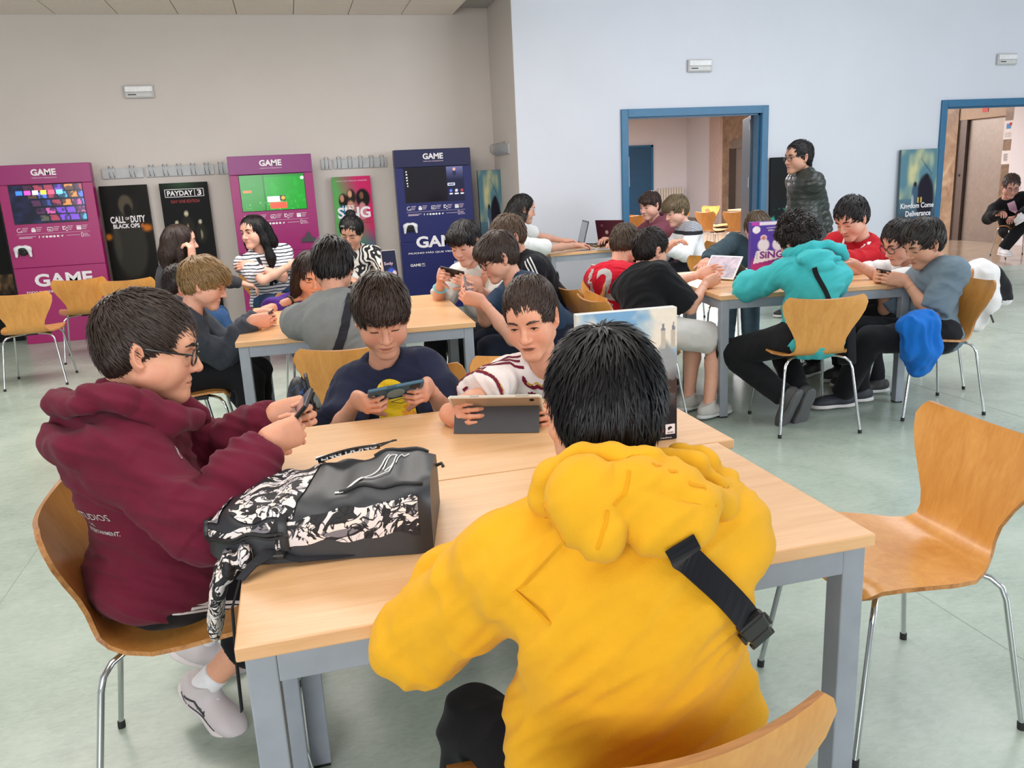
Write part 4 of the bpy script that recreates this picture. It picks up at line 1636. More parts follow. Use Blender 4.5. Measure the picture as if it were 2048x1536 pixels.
        if self.lodn == 0:
            m = MB()
            for k in range(5):
                c = g + flat * (0.045 + 0.018 * k) * s - dn * (0.066 - 0.007 * k) * s
                m.tube([c + x * 0.022 * s - dn * -0.008, c - dn * 0.004, c - x * 0.022 * s - dn * -0.008], 0.003, 6)
            m.ob('laces', plain('lace', (222, 216, 208), 0.8), o, True)

    def strap(self, pts, wd, col='1b1b1f', th=0.003, name='strap', off=0.004, bvh=None, mat=None, ray=None, smooth=0):
        """flat strap laid over the garment along torso coordinates"""
        b = bvh or self.bvh()
        P, W = [], []
        for i in range(len(pts) - 1):
            for k in range(6):
                t = k / 6
                P.append(A3(pts[i]) * (1 - t) + A3(pts[i + 1]) * t)
        P.append(A3(pts[-1]))
        out = []
        for p in P:
            q = None
            if ray is not None:
                q, n, _, _ = b.ray_cast(Vector(p) - Vector(ray) * 0.3, Vector(ray))
            if q is None:
                q, n, _, _ = b.find_nearest(Vector(p))
            out.append(q + n * off)
            W.append(n)
        for _ in range(smooth):
            out = [out[0]] + [(out[i - 1] + out[i] * 2 + out[i + 1]) / 4 for i in range(1, len(out) - 1)] + [out[-1]]
            W = [W[0]] + [(W[i - 1] + W[i] + W[i + 1]).normalized() for i in range(1, len(W) - 1)] + [W[-1]]
        wdir = []
        for i in range(len(out)):
            t = (out[min(i + 1, len(out) - 1)] - out[max(0, i - 1)]).normalized()
            wdir.append(t.cross(W[i]).normalized())
        return MB().ribbon(out, wdir, wd, th).ob(name, mat or fabric(name, col), self.root)

    def print_on(self, mbflat, o, x, y, ray, mats, name='print', off=0.0025, sub=True, bvh=None):
        """flat lettering or shapes (xy in metres) pressed onto the garment along a ray direction"""
        b = bvh or self.bvh()
        o, x, y, ray = Vector(o), Vector(x).normalized(), Vector(y).normalized(), Vector(ray).normalized()
        bm = bmesh.new()
        vs = [bm.verts.new(p) for p in mbflat.v]
        for f, mi in zip(mbflat.f, mbflat.m):
            try:
                bm.faces.new([vs[i] for i in f]).material_index = mi
            except ValueError:
                pass
        bmesh.ops.triangulate(bm, faces=bm.faces[:])
        for _ in range(2 if sub else 0):
            es = [e for e in bm.edges if e.calc_length() > 0.012]
            if es:
                bmesh.ops.subdivide_edges(bm, edges=es, cuts=1)
                bmesh.ops.triangulate(bm, faces=bm.faces[:])
        for q in bm.verts:
            p = o + x * q.co.x + y * q.co.y
            h, n, i, d = b.ray_cast(p - ray * 0.3, ray)
            if h is None:
                h, n, i, d = b.find_nearest(p)
            q.co = h + n * (off + q.co.z * 0.0)
        me = bpy.data.meshes.new(name)
        bm.to_mesh(me)
        bm.free()
        for m in mats if isinstance(mats, (list, tuple)) else [mats]:
            me.materials.append(m)
        ob = bpy.data.objects.new(name, me)
        COL.objects.link(ob)
        ob.parent = self.root
        return ob


def ell_mesh(c, R, r, nu=16, nv=10):
    V, Q = [], []
    for i in range(nv + 1):
        a = PI * i / nv
        for j in range(nu):
            b = 2 * PI * j / nu
            V.append([math.cos(a) * r[0], math.sin(a) * math.cos(b) * r[1], math.sin(a) * math.sin(b) * r[2]])
    for i in range(nv):
        for j in range(nu):
            k = (j + 1) % nu
            Q.append([i * nu + j, (i + 1) * nu + j, (i + 1) * nu + k, i * nu + k])
    return np.array(V) @ np.asarray(R).T + c, np.array(Q)


def hold(p, c, px, pn, L, h=0.07, sides=(0, 1), inset=0.02, k=1.0):
    """wrists and hand poses for a phone at c held in both hands; px towards the holder's left, pn screen normal.
    returns wrists (left, right) in world space and a function that sets the hands"""
    c, px, pn = A3(c), nz(px), nz(pn)
    pu = nz(np.cross(pn, px))
    if pu[2] < 0:
        pu = -pu
    out = []
    for i, sg in ((0, 1), (1, -1)):
        d = nz(-pn * 0.55 + pu * 0.62 - px * sg * 0.25)
        kn = c + px * sg * (L / 2 + 0.004) - pn * 0.022 * k - pu * (h * 0.10)
        out.append((kn - d * 0.078 * k, d, nz(-px * sg + pn * 0.15)))
    return [out[0][0], out[1][0]], [(out[0][1], out[0][2]), (out[1][1], out[1][2])]

# ------------------------------------------------ the people
def hood_down(S, p, w=1.0, drop=0.0, k=1.0):
    """hood lying behind the neck"""
    s = p.s
    b, l, u, N = -p.F, p.L, p.U, p.N
    for o in np.linspace(0.0, 0.12, 13):
        if S.at((N + b * (0.085 + o) - u * 0.05)[None])[0] > -0.012:
            break
    N = N + b * o * 0.8
    ring = []
    for a in range(-130, 131, 20):
        r = math.radians(a)
        ring.append(N + b * (math.cos(r) * 0.085 + 0.012) * s * w + l * math.sin(r) * 0.098 * s * w + u * (0.030 - 0.045 * (1 - math.cos(r)) * 0.5) * s)
    S.chain(ring, [0.024 * s] * len(ring), 0.02)
    R = np.stack([b, l, u], 1) @ np.array(Matrix.Rotation(math.radians(18), 3, 'Y'))
    S.ell(N + b * 0.100 * s * w + u * (-0.055 - drop) * s, R, np.array([0.050, 0.118 * w, 0.095]) * s * k, 0.03)
    S.ell(N + b * 0.120 * s * w + u * (-0.115 - drop) * s, R, np.array([0.036, 0.070 * w, 0.055]) * s * k, 0.04)


def phone(name, c, px, pn, L, W, label, col='15161a', screen=None, th=0.009, back=None, group=None, cat='phone'):
    """slab phone; px long axis, pn screen normal"""
    c, px, pn = Vector(c), Vector(px).normalized(), Vector(pn).normalized()
    pu = pn.cross(px).normalized()
    if pu.z < 0:
        px, pu = -px, -pu
    e = empty(name, c, 0, label, cat, group)
    M = Matrix(((px[0], pu[0], pn[0], 0), (px[1], pu[1], pn[1], 0), (px[2], pu[2], pn[2], 0), (0, 0, 0, 1)))
    MB().box((-L / 2, -W / 2, -th / 2), (L / 2, W / 2, th / 2), 0.003, M=M).ob('case', plain('phone_case', col, 0.35), e)
    MB().box((-L / 2 + 0.004, -W / 2 + 0.004, th / 2), (L / 2 - 0.004, W / 2 - 0.004, th / 2 + 0.0006), M=M).ob('screen', screen or plain('dark_screen', (16, 17, 24), 0.08), e)
    if back:
        back(e, M, L, W, th)
    return e


def screen_mat(name, stops, strength=0.8, scale=9.0, sc=(1, 1, 1)):
    t = NT(name)
    f = t.noise(t.coords(sc), scale, 4, 0.6, 0.8)
    c = t.ramp(f, [(p, lin(q)) for p, q in stops])
    t.l(c, t.b.inputs['Base Color'])
    t.l(c, t.b.inputs['Emission Color'])
    t.set(Roughness=0.1)
    t.b.inputs['Emission Strength'].default_value = strength
    return t.m


def rect(m, x0, y0, x1, y1, mi=0, nx=1, ny=1):
    vs, fs = [], []
    for j in range(ny + 1):
        for i in range(nx + 1):
            vs.append((x0 + (x1 - x0) * i / nx, y0 + (y1 - y0) * j / ny, 0))
    for j in range(ny):
        for i in range(nx):
            a = j * (nx + 1) + i
            fs.append((a, a + 1, a + nx + 2, a + nx + 1))
    return m.add(vs, fs, mi)


def disc(m, x, y, rx, ry, mi=0, n=28):
    return m.add([(x, y, 0)] + [(x + rx * math.cos(2 * PI * k / n), y + ry * math.sin(2 * PI * k / n), 0) for k in range(n)], [(0, 1 + k, 1 + (k + 1) % n) for k in range(n)], mi)


def put_text(m, s, x, y, h, width=None, mi=0, bold=0.02, rot=0):
    return lettering(m, s, Matrix.Identity(4), x, y, h, width, bold, 0, mi, rot)


white_ink = plain('white_ink', (232, 228, 226), 0.7)

# ---- 1 yellow hoodie, back to us
def hood_yellow(S, p):
    w_, I = p.w, np.eye(3)
    rim = [(0.298, 0.985, 1.024), (0.306, 0.975, 1.054), (0.333, 0.955, 1.079), (0.369, 0.93, 1.088), (0.407, 0.915, 1.081), (0.444, 0.905, 1.063), (0.487, 0.905, 1.036), (0.525, 0.93, 1.004), (0.553, 0.97, 0.991), (0.562, 1.0, 1.005)]
    S.chain([w_(q) for q in rim], [0.020, 0.019, 0.016, 0.014, 0.0125, 0.0125, 0.013, 0.014, 0.016, 0.016], 0.008)
    S.chain([w_(q) for q in ((0.463, 0.975, 1.058), (0.495, 0.955, 1.053), (0.525, 0.955, 1.03), (0.562, 0.985, 0.995))], [0.012, 0.012, 0.012, 0.012], 0.008)
    S.chain([w_(q) for q in ((0.498, 1.0, 1.052), (0.53, 0.985, 1.041), (0.57, 1.0, 1.006))], [0.012, 0.012, 0.012], 0.008)
    S.ell(w_((0.32, 0.9, 1.05)), I, [0.044, 0.040, 0.052], 0.016)
    S.ell(w_((0.328, 0.868, 1.021)), I, [0.024, 0.026, 0.032], 0.016)
    S.ell(w_((0.424, 0.885, 1.036)), I, [0.062, 0.040, 0.044], 0.016)
    S.ell(w_((0.42, 0.862, 1.015)), I, [0.050, 0.030, 0.026], 0.018)
    S.ell(w_((0.38, 0.885, 1.049)), I, [0.045, 0.030, 0.045], 0.016)
    S.subc(w_((0.338, 0.835, 1.062)), w_((0.327, 0.825, 1.018)), 0.010, 0.010, 0.012)
    S.subc(w_((0.357, 0.862, 1.086)), w_((0.462, 0.845, 1.038)), 0.004, 0.004, 0.010)


y1 = Person('child in a yellow hoodie from behind, black strap across the back', (0.423, 1.1, 1.1), (0.435, 0.985, 0.47), 84, (-4, 20, 3), 0.90, 0.95, 0, (224, 168, 138))
y1.pose([(0.30, 1.38, 0.79), (0.54, 1.42, 0.80)], [(-1, -0.25, -0.8), (0.35, -0.3, -1)], [(0.20, 1.30, 0.085), (0.55, 1.32, 0.085)], [(-0.1, 1, 1.2), (0.1, 1, 1)], sh=0.160, shrug=(0.0, -0.01), arm=1.2, leg=0.95, slouch=0.1)
seat_under((0.395, 0.985), 94, 0.06)
y1.hand(0, (0.6, 0.6, 0.2), (0.4, -0.2, -0.8), (40, 50, 30)).hand(1, (-0.6, 0.6, 0.2), (-0.4, -0.2, -0.8), (40, 50, 30))
y1.body(brow='120e0e')
y1.hair('short', '100e10', 0.017, 0.055, 0.0021, (1, 0.15, 0.25, 0.1), 4, 5200, 0.012)
y1.top('f2b21c', 1, 0.026, 0.02, hood_yellow, fabric('yellow_fleece', (229, 168, 34), 0.05, 0.3), 1.5, 'hoodie', 0.058, fold=0.0085, seed=11)
y1.pants('17171a', 'long', 0.02, shoes='26262a', fold=0.006)
y1.strap([y1.w(q) for q in ((0.409, 0.84, 1.013), (0.431, 0.83, 0.981), (0.474, 0.84, 0.931), (0.542, 0.88, 0.849), (0.603, 0.93, 0.765))], 0.040, '16161c', 0.003, off=0.0095, ray=(0.0, 1, -0.1), smooth=6)
b = y1.bvh()
q, n, _, _ = b.find_nearest(Vector(y1.w((0.554, 0.88, 0.834))))
dn = Vector(A3((0.596, 0.92, 0.773)) - A3((0.507, 0.86, 0.893))).normalized()
Mb = frame(q + n * 0.012, dn, n.cross(dn))
MB().box((-0.030, -0.021, -0.007), (0.008, 0.021, 0.007), 0.004, M=Mb).box((0.010, -0.017, -0.006), (0.032, 0.017, 0.006), 0.003, M=Mb).box((0.030, -0.020, -0.004), (0.040, 0.020, 0.004), 0.002, M=Mb).box((-0.012, -0.025, -0.005), (0.012, -0.020, 0.005), 0.002, M=Mb).box((-0.012, 0.020, -0.005), (0.012, 0.025, 0.005), 0.002, M=Mb).ob('strap_buckle', plain('buckle_plastic', (24, 24, 26), 0.35), y1.root)
# seams of the hoodie
seam = fabric('yellow_seam', (220, 152, 18), 0.05)
for pts in (((0.205, 0.92, 1.056), (0.193, 0.88, 1.022), (0.19, 0.86, 0.974), (0.204, 0.88, 0.91)), ((0.366, 0.87, 1.093), (0.352, 0.85, 1.077), (0.341, 0.84, 1.063)), ((0.33, 0.84, 1.06), (0.315, 0.83, 1.043), (0.312, 0.84, 1.015)), ((0.314, 0.92, 1.079), (0.36, 0.9, 1.084), (0.405, 0.88, 1.074), (0.461, 0.87, 1.037))):
    y1.strap([y1.w(q) for q in pts], 0.0045, th=0.0016, name='seam', off=0.0006, mat=seam)
phone('phone', (0.43, 1.50, 0.765), (1, 0, 0), (0, -0.35, 0.9), 0.15, 0.072, 'dark phone lying before the yellow hoodie child, mostly hidden by the shoulder')

def hood_maroon(S, p):
    w_, I = p.w, np.eye(3)
    S.ell(w_((-0.458, 1.98, 0.961)), I, [0.105, 0.115, 0.040], 0.02)
    S.ell(w_((-0.45, 1.95, 0.912)), I, [0.105, 0.125, 0.042], 0.02)
    S.chain([w_(q) for q in ((-0.374, 1.83, 1.033), (-0.455, 1.85, 1.038), (-0.534, 1.95, 1.008), (-0.555, 2.06, 0.991))], [0.024, 0.026, 0.022, 0.022], 0.015)
    S.chain([w_(q) for q in ((-0.399, 1.8, 0.929), (-0.489, 1.84, 0.934), (-0.547, 1.95, 0.931), (-0.565, 2.05, 0.916))], [0.030, 0.034, 0.032, 0.028], 0.02)
    S.chain([w_(q) for q in ((-0.427, 1.98, 1.026), (-0.348, 1.86, 1.009), (-0.295, 1.88, 0.968), (-0.264, 1.95, 0.94))], [0.024, 0.026, 0.026, 0.022], 0.02)
    S.chain([w_(q) for q in ((-0.41, 2.08, 1.006), (-0.327, 2.1, 0.973), (-0.26, 2.06, 0.924))], [0.020, 0.022, 0.020], 0.02)
    S.subc(w_((-0.574, 1.97, 0.969)), w_((-0.414, 1.8, 0.991)), 0.010, 0.010, 0.012)


# ---- 2 maroon hoodie with glasses, left end of the tables
c2, px2, pn2 = (-0.032, 1.97, 0.925), (0.12, 1, 0.02), (-0.72, -0.30, 0.62)
w2, h2 = hold(None, c2, px2, pn2, 0.165, 0.085)
p2 = Person('boy in a maroon hoodie and black glasses in profile, playing on a phone', (-0.337, 1.98, 1.113), (-0.403, 2.03, 0.549), 4, (-3, 13, 0), 0.93, 1.0, 0, (222, 163, 132))
p2.pose(w2, [(-0.2, 0.6, -1), (-0.1, -0.7, -1)], [(-0.40, 2.46, 0.10), (-0.37, 2.20, 0.105)], [(1, 0.1, 0.9), (1, -0.15, 0.9)], sh=0.142, toes=[(-0.20, 2.42, 0.01), (-0.25, 2.075, 0.02)], slouch=0.05)
seat_under((-0.403, 2.03, 0.549), 4)
for i in (0, 1):
    p2.hand(i, h2[i][0], h2[i][1], ((48, 58, 35), (52, 60, 35), (55, 60, 35), (58, 60, 35)), (48, 38, 20))
p2.body(dict(w=1.10, lid=0.7, neck=1.1), '1c1412', glasses=dict(col='17171a', hw=0.027, hh=0.019, r=0.002))
p2.hair('short', '3a2d27', 0.013, 0.042, 0.0019, (0.55, 0.75, 0.25, 0), 8, 4600, 0.010)
maroon = fabric('maroon_fleece', (100, 26, 46), 0.08, 0.3)
p2.dep = 1.15
p2.top('5b1629', 1, 0.026, 0.05, hood_maroon, maroon, 1.2, 'hoodie', 0.055, fold=0.0095, seed=21)
p2.pants('141417', 'long', 0.022, shoes='c9bfc0', sole='d6cccb', sock='e2e0e2', fold=0.004, end=0.62, name='shorts')

m = MB()
put_text(m, 'STUDIOS', 0, 0.030, 0.017, 0.085, 0, 0.0)
put_text(m, 'THE', -0.02, 0.006, 0.010, 0.022, 0, 0.01)
put_text(m, 'ENTERTAINMENT.', 0.0, -0.012, 0.010, 0.10, 0, 0.02)
p2.print_on(m, p2.w((-0.507, 1.85, 0.743)), (0.55, -0.83, 0), (0, 0, 1), (0.83, 0.55, 0), white_ink, 'back_print')
m = MB()
n_ = 20
for k in range(n_):
    a0, a1 = 2 * PI * k / n_, 2 * PI * (k + 1) / n_
    m.add([(r_ * math.cos(b) * 1.25, r_ * math.sin(b), 0) for r_, b in ((0.014, a0), (0.014, a1), (0.0125, a1), (0.0125, a0))], [(0, 1, 2, 3)])
m.add([(-0.002, 0.010, 0), (0.0035, 0.010, 0), (0.006, -0.010, 0), (-0.006, -0.010, 0), (0.001, 0.0, 0)], [(0, 4, 3), (0, 1, 4), (1, 2, 4)])
p2.print_on(m, p2.w((-0.28, 1.82, 0.906)), (0.75, -0.66, 0), (0, 0.2, 1), (-0.6, 0.75, -0.25), white_ink, 'chest_logo')
v, q, n = p2.pantmesh
pb_ = BVHTree.FromPolygons([tuple(x) for x in v], [tuple(int(i) for i in f) for f in q])
for dz in (0.018, 0.0, -0.018):
    hx_, kx_ = p2.hip[1], p2.K[1]
    o_ = np.array([0, -0.14, dz + 0.01])
    p2.strap([hx_ * .9 + kx_ * .1 + o_, hx_ * .6 + kx_ * .4 + o_, hx_ * .3 + kx_ * .7 + o_ * .95, kx_ + o_ * .9], 0.008, th=0.001, name='stripe', off=0.0015, bvh=pb_, mat=fabric('white_tape', (220, 214, 214), 0.04))
# dark accents, perforated panel and lettering on the near sneaker
sh_ = [o for o in p2.root.children if o.name.startswith('shoe')][-1]
vv = np.empty(len(sh_.data.vertices) * 3)
sh_.data.vertices.foreach_get('co', vv)
vv = vv.reshape(-1, 3)
ff = [tuple(p.vertices) for p in sh_.data.polygons]
sb_ = BVHTree.FromPolygons([tuple(x) for x in vv], ff)
a_, t_ = p2.A[1], p2.toe_dir(1)
upv = nz(np.array([0, 0, 1.0]) - t_ * t_[2])
sd = nz(np.cross(t_, upv))
for pts, w_ in ((((-0.03, -0.03), (0.02, -0.012), (0.06, -0.035)), 0.006), (((0.0, -0.045), (0.05, -0.048), (0.11, -0.052)), 0.006), (((-0.055, -0.04), (-0.035, -0.05), (-0.01, -0.055)), 0.008)):
    p2.strap([a_ + t_ * x + upv * z + sd * 0.06 for x, z in pts], w_, th=0.0012, name='shoe_accent', off=0.001, bvh=sb_, mat=plain('shoe_dark', (58, 56, 62), 0.6))
m = MB()
put_text(m, 'FILA', 0, 0, 0.010, 0.030, 0, 0.02)
p2.print_on(m, a_ + t_ * 0.045 - upv * 0.028 + sd * 0.06, t_, upv, -sd, plain('shoe_letter', (70, 66, 72), 0.6), 'lettering', 0.001, bvh=sb_)

def figure(label, H, P, yaw, hd, skin, wr, el, an, kn=None, lod=1, s=0.95, hs=1.05, sh=0.158, toes=None, slouch=0.05, shrug=(0, 0), arm=1.0, leg=1.0, hands=None, face=None, brow='241b18', glasses=None, eye='5a3d28', turn=None, nd=0.03, sb=0.055):
    p = Person(label, H, P, yaw, hd, s, hs, lod, skin, nd=nd)
    seat_under(P, yaw, sb, turn)
    p.pose(wr, el, an, kn, sh, shrug, toes, arm, leg, slouch)
    for i, h in enumerate(hands or ()):
        if h:
            p.hand(i, *h)
    return p.body(face, brow, eye, True, glasses)


GRIP = ((46, 56, 35), (50, 58, 35), (54, 60, 35), (58, 60, 35))
THUMB = (50, 42, 20)


def grip(h):
    return [(h[0][0], h[0][1], GRIP, THUMB), (h[1][0], h[1][1], GRIP, THUMB)]


def seated(x, y, yaw, fwd=0.42, spread=0.1):
    """ankles on the floor in front of a seat"""
    a = math.radians(yaw)
    f, l = (math.cos(a), math.sin(a)), (-math.sin(a), math.cos(a))
    return [(x + f[0] * fwd + l[0] * g, y + f[1] * fwd + l[1] * g, 0.085) for g in (spread, -spread)]


# ---- 3 boy in the navy t-shirt with a yellow print
c3, px3, pn3 = (0.267, 2.5, 0.819), (1, 0.08, 0.07), (-0.03, 0.62, 0.78)
w3, h3 = hold(None, c3, px3, pn3, 0.178, 0.085)
P = figure('boy in a navy t-shirt with a yellow print, holding a teal phone', (0.269, 2.74, 1.024), (0.345, 2.86, 0.50), -98, (6, 24, 2), (214, 158, 130), w3, [(0.55, 0.25, -1), (-0.6, 0.25, -1)], seated(0.34, 2.86, -95), lod=0, s=0.86, hs=1.04, sh=0.142, hands=grip(h3), face=dict(lid=0.85, w=1.0), brow='2c201b', slouch=0.06, nd=0.065)
P.hair('fringe', '33231b', 0.015, 0.062, 0.0022, (0.75, 0.75, 0.35, -0.1), 6, 4200, 0.014)
P.top('252a40', 0.78, 0.022, 0.03, None, fabric('navy_cotton', (38, 42, 64), 0.07, 0.2), 1.0, 'shirt', 0.062, fold=0.0075, seed=31, sl_t=0.034)
P.pants('20222a', 'long', 0.016)
m = MB()
disc(m, 0, 0.050, 0.050, 0.050, 0)
disc(m, 0.004, -0.025, 0.064, 0.062, 0)
disc(m, 0.040, -0.040, 0.024, 0.040, 1)
P.print_on(m, P.pt(0.1, 0.0, 0.66), -P.L * -1, P.U, -P.F, [plain('yellow_print', (246, 204, 28), 0.8), plain('orange_print', (236, 150, 40), 0.8)], 'print')


def teal_back(e, M, L, W, th):
    MB().lathe([(0.029, -th / 2 - 0.0012), (0.029, -th / 2)], 28, M=M).ob('grip_ring', plain('pale_ring', (120, 140, 146), 0.4), e)
    MB().box((-L / 2 + 0.012, W / 2 - 0.026, -th / 2 - 0.002), (-L / 2 + 0.045, W / 2 - 0.006, -th / 2), 0.001, M=M).ob('camera_bump', m_black, e)
    MB().box((0.0, W / 2, -0.0025), (0.03, W / 2 + 0.0015, 0.0025), 0.0006, M=M).ob('side_button', plain('teal_button', (36, 66, 82), 0.4), e)
    Mi = M
    pts = [(-L / 2 + 0.04, -W / 2, 0), (-L / 2 + 0.038, -W / 2 - 0.035, 0.012), (-L / 2 + 0.03, -W / 2 - 0.075, 0.012), (-L / 2 + 0.06, -W / 2 - 0.088, 0.012), (-L / 2 + 0.095, -W / 2 - 0.06, 0.012), (-L / 2 + 0.06, -W / 2 - 0.05, 0.012), (-L / 2 + 0.02, -W / 2 - 0.085, 0.012)]
    MB().tube([Mi @ Vector(q) for q in pts], 0.0012, 6).ob('lanyard', m_black, e, True)


phone('phone', c3, px3, pn3, 0.178, 0.086, 'teal cased phone with a ring held by the navy t-shirt boy', '2b5468', back=teal_back, th=0.012)

# ---- 4 boy in the cream football shirt at the tablet
P = figure('boy in a cream football shirt with maroon stripes, at the tablet', (0.778, 2.7, 0.979), (0.83, 2.88, 0.50), -98, (-24, 17, 5), (226, 166, 136), [(0.723, 2.3, 0.752), (0.395, 2.33, 0.775)], [(1, 0.3, -0.7), (-1, 0.3, -0.7)], seated(0.83, 2.88, -98), lod=0, s=0.86, hs=1.08, sh=0.142, face=dict(lid=0.45, mouth=0.55, w=0.96), brow='3a2a22', slouch=0.05, nd=0.06,
           hands=[((-0.35, -0.9, 0.2), (-0.9, 0.3, -0.1), ((20, 40, 30),) * 4, (55, 20, 15)), ((0.35, -0.9, 0.2), (0.9, 0.3, -0.1), ((20, 40, 30),) * 4, (55, 20, 15))])
P.hair('crop', '3a2a22', 0.011, 0.042, 0.0019, (0.6, 0.75, 0.2, 0.25), 12, 4200, 0.008)
P.top('e9e2de', 0.82, 0.022, 0.03, None, fabric('cream_jersey', (234, 226, 222), 0.03, 0.15), 1.0, 'shirt', 0.060, fold=0.0065, seed=41, sl_t=0.032)
P.pants('23242c', 'long', 0.016)
mar = fabric('maroon_trim', (112, 26, 50), 0.04)
gold = fabric('gold_trim', (206, 168, 84), 0.04)
for i in (0, 1):
    sg = 1 - 2 * i
    for k in (-1, 0, 1):
        o = P.F * (0.024 * k + 0.01)
        P.strap([P.N + P.L * sg * 0.055 + P.U * 0.02 + o, P.N + P.L * sg * 0.11 + P.U * 0.03 + o, P.S[i] + P.U * 0.10 + o, P.S[i] * .75 + P.E[i] * .25 + P.U * 0.08 + P.L * sg * 0.06 + o, P.S[i] * .42 + P.E[i] * .58 + P.U * 0.03 + P.L * sg * 0.09 + o], 0.011, th=0.0012, name='stripe', off=0.0012, mat=mar)
    ax = nz(P.E[i] - P.S[i])
    u1 = nz(np.cross(ax, P.U))
    u2 = np.cross(ax, u1)
    for q, w_, mt in ((0.815, 0.012, mar), (0.765, 0.008, gold)):
        c_ = P.S[i] * (1 - q) + P.E[i] * q
        P.strap([c_ + (u1 * math.cos(a) + u2 * math.sin(a)) * 0.10 for a in np.linspace(0, 2 * PI, 17)], w_ * 1.3, th=0.0014, name='cuff', off=0.001, mat=mt)
for r_, w_, mt in ((0.072, 0.013, mar), (0.061, 0.008, gold)):
    P.strap([P.N + P.F * (math.cos(a) * r_ * 1.05 + 0.012) + P.L * math.sin(a) * r_ * 1.12 + P.U * (0.015 - 0.042 * (math.cos(a) * .5 + .5)) for a in np.linspace(-2.4, 2.4, 21)], w_, th=0.002, name='collar', off=0.002, mat=mt)
m = MB()
for a, w_ in ((0.0, 0.007), (0.55, 0.006), (-0.55, 0.006)):
    n_ = 10
    pts = [(w_ * math.cos(2 * PI * k / n_), 0.012 + 0.0125 * math.sin(2 * PI * k / n_)) for k in range(n_)]
    m.add([(x * math.cos(a) + y * math.sin(a), -x * math.sin(a) + y * math.cos(a), 0) for x, y in pts], [tuple(range(n_))])
rect(m, -0.012, -0.004, 0.012, -0.0015)
rect(m, -0.009, -0.008, 0.009, -0.0055)
P.print_on(m, P.pt(0.1, -0.05, 0.80), P.L, P.U, -P.F, mar, 'emblem')
m = MB()
rect(m, -0.019, -0.026, 0.019, 0.026, 0)
rect(m, -0.0165, -0.0235, 0.0165, 0.0235, 1)
rect(m, -0.004, -0.016, 0.004, 0.016, 0)
rect(m, -0.010, 0.004, 0.010, 0.011, 0)
rect(m, -0.012, -0.02, -0.008, 0.0, 0)
rect(m, 0.008, -0.02, 0.012, 0.0, 0)
P.print_on(m, P.pt(0.1, 0.055, 0.78), P.L, P.U, -P.F, [mar, fabric('cream_print', (238, 230, 226), 0.03)], 'crest', 0.0035)
m = MB()
disc(m, 0, 0, 0.026, 0.018, 0)
P.print_on(m, P.pt(0.1, 0.0, 0.56), P.L, P.U, -P.F, mar, 'emblem')
m = MB()
rect(m, -0.016, -0.024, 0.016, 0.024, 0)
rect(m, -0.014, -0.022, 0.014, 0.022, 1)
rect(m, -0.006, 0.006, 0.008, 0.016, 2)
rect(m, -0.008, -0.016, -0.001, -0.004, 0)
rect(m, 0.002, -0.012, 0.009, 0.0, 0)
ar = nz(P.E[1] - P.S[1])
P.print_on(m, P.S[1] * .45 + P.E[1] * .55, np.cross(ar, P.F + P.L * -1), -ar, -P.F + P.L * 0.8, [m_black, white_ink, plain('gold_print', (220, 170, 40), 0.7)], 'badge')

# ---- 5 grey t-shirt, back to us at the middle table
P = figure('child in a plain grey t-shirt seen from behind with a dark shoulder strap', (0.185, 4.02, 1.082), (0.205, 3.80, 0.52), 84, (-6, 30, 0), (206, 150, 124), [(0.02, 4.48, 0.79), (0.38, 4.46, 0.79)], [(-1, -0.1, -0.6), (1, -0.1, -0.6)], seated(0.2, 3.8, 88, 0.45), s=1.02, hs=1.04, sh=0.16, slouch=0.15)
P.hair('short', '1f1918', 0.020, 0.075, 0.0022, (1, 0.1, 0.3, 0.2), 14, 1600, 0.018)
P.top('808280', 0.86, 0.022, -0.02, None, fabric('grey_cotton', (126, 128, 127), 0.06, 0.2), 1.0, 'shirt', 0.064, fold=0.008, seed=51, sl_t=0.028)
P.pants('26272b', 'long', 0.016)
P.strap([P.pt(-0.10, -0.09, 1.0), P.pt(-0.16, -0.07, 0.86), P.pt(-0.16, -0.02, 0.6), P.pt(-0.15, 0.05, 0.3), P.pt(-0.12, 0.10, 0.05)], 0.04, '2c2c32')

# ---- 6 dark grey hoodie, blond fringe, glasses
c6, px6, pn6 = (-0.162, 4.55, 0.809), (0.15, 1, 0.0), (-0.6, -0.1, 0.8)
w6, h6 = hold(None, c6, px6, pn6, 0.15, 0.075)
P = figure('boy with a blond fringe and glasses in a charcoal hoodie at the middle table', (-0.453, 4.48, 1.007), (-0.677, 4.55, 0.558), 4, (-6, 22, 0), (232, 172, 146), w6, [(0, -0.5, -1), (0, 0.5, -1)], [(-0.30, 4.30, 0.10), (-0.28, 4.62, 0.10)], [(1, -0.2, 0.6), (1, 0.1, 0.6)], s=1.0, hs=1.03, hands=grip(h6), face=dict(lid=0.8), brow='6a4a30', glasses=dict(col='c07840', hw=0.024, hh=0.021, r=0.0011))
P.hair('fringe', '92724a', 0.016, 0.070, 0.0022, (0.8, 0.7, 0.4, 0), 15, 1700, 0.014)
P.top('3f434b', 1, 0.022, -0.02, lambda S, p: hood_down(S, p, 1.0, 0.0, 0.9), fabric('charcoal_fleece', (62, 66, 74), 0.08, 0.3), 1.05, 'hoodie', 0.058, fold=0.007, seed=61)
P.pants('17181b', 'long', 0.02, shoes='cfc8c4')
phone('game_controller', c6, px6, pn6, 0.14, 0.06, 'small dark game pad held by the charcoal hoodie boy', '202024', cat='controller')

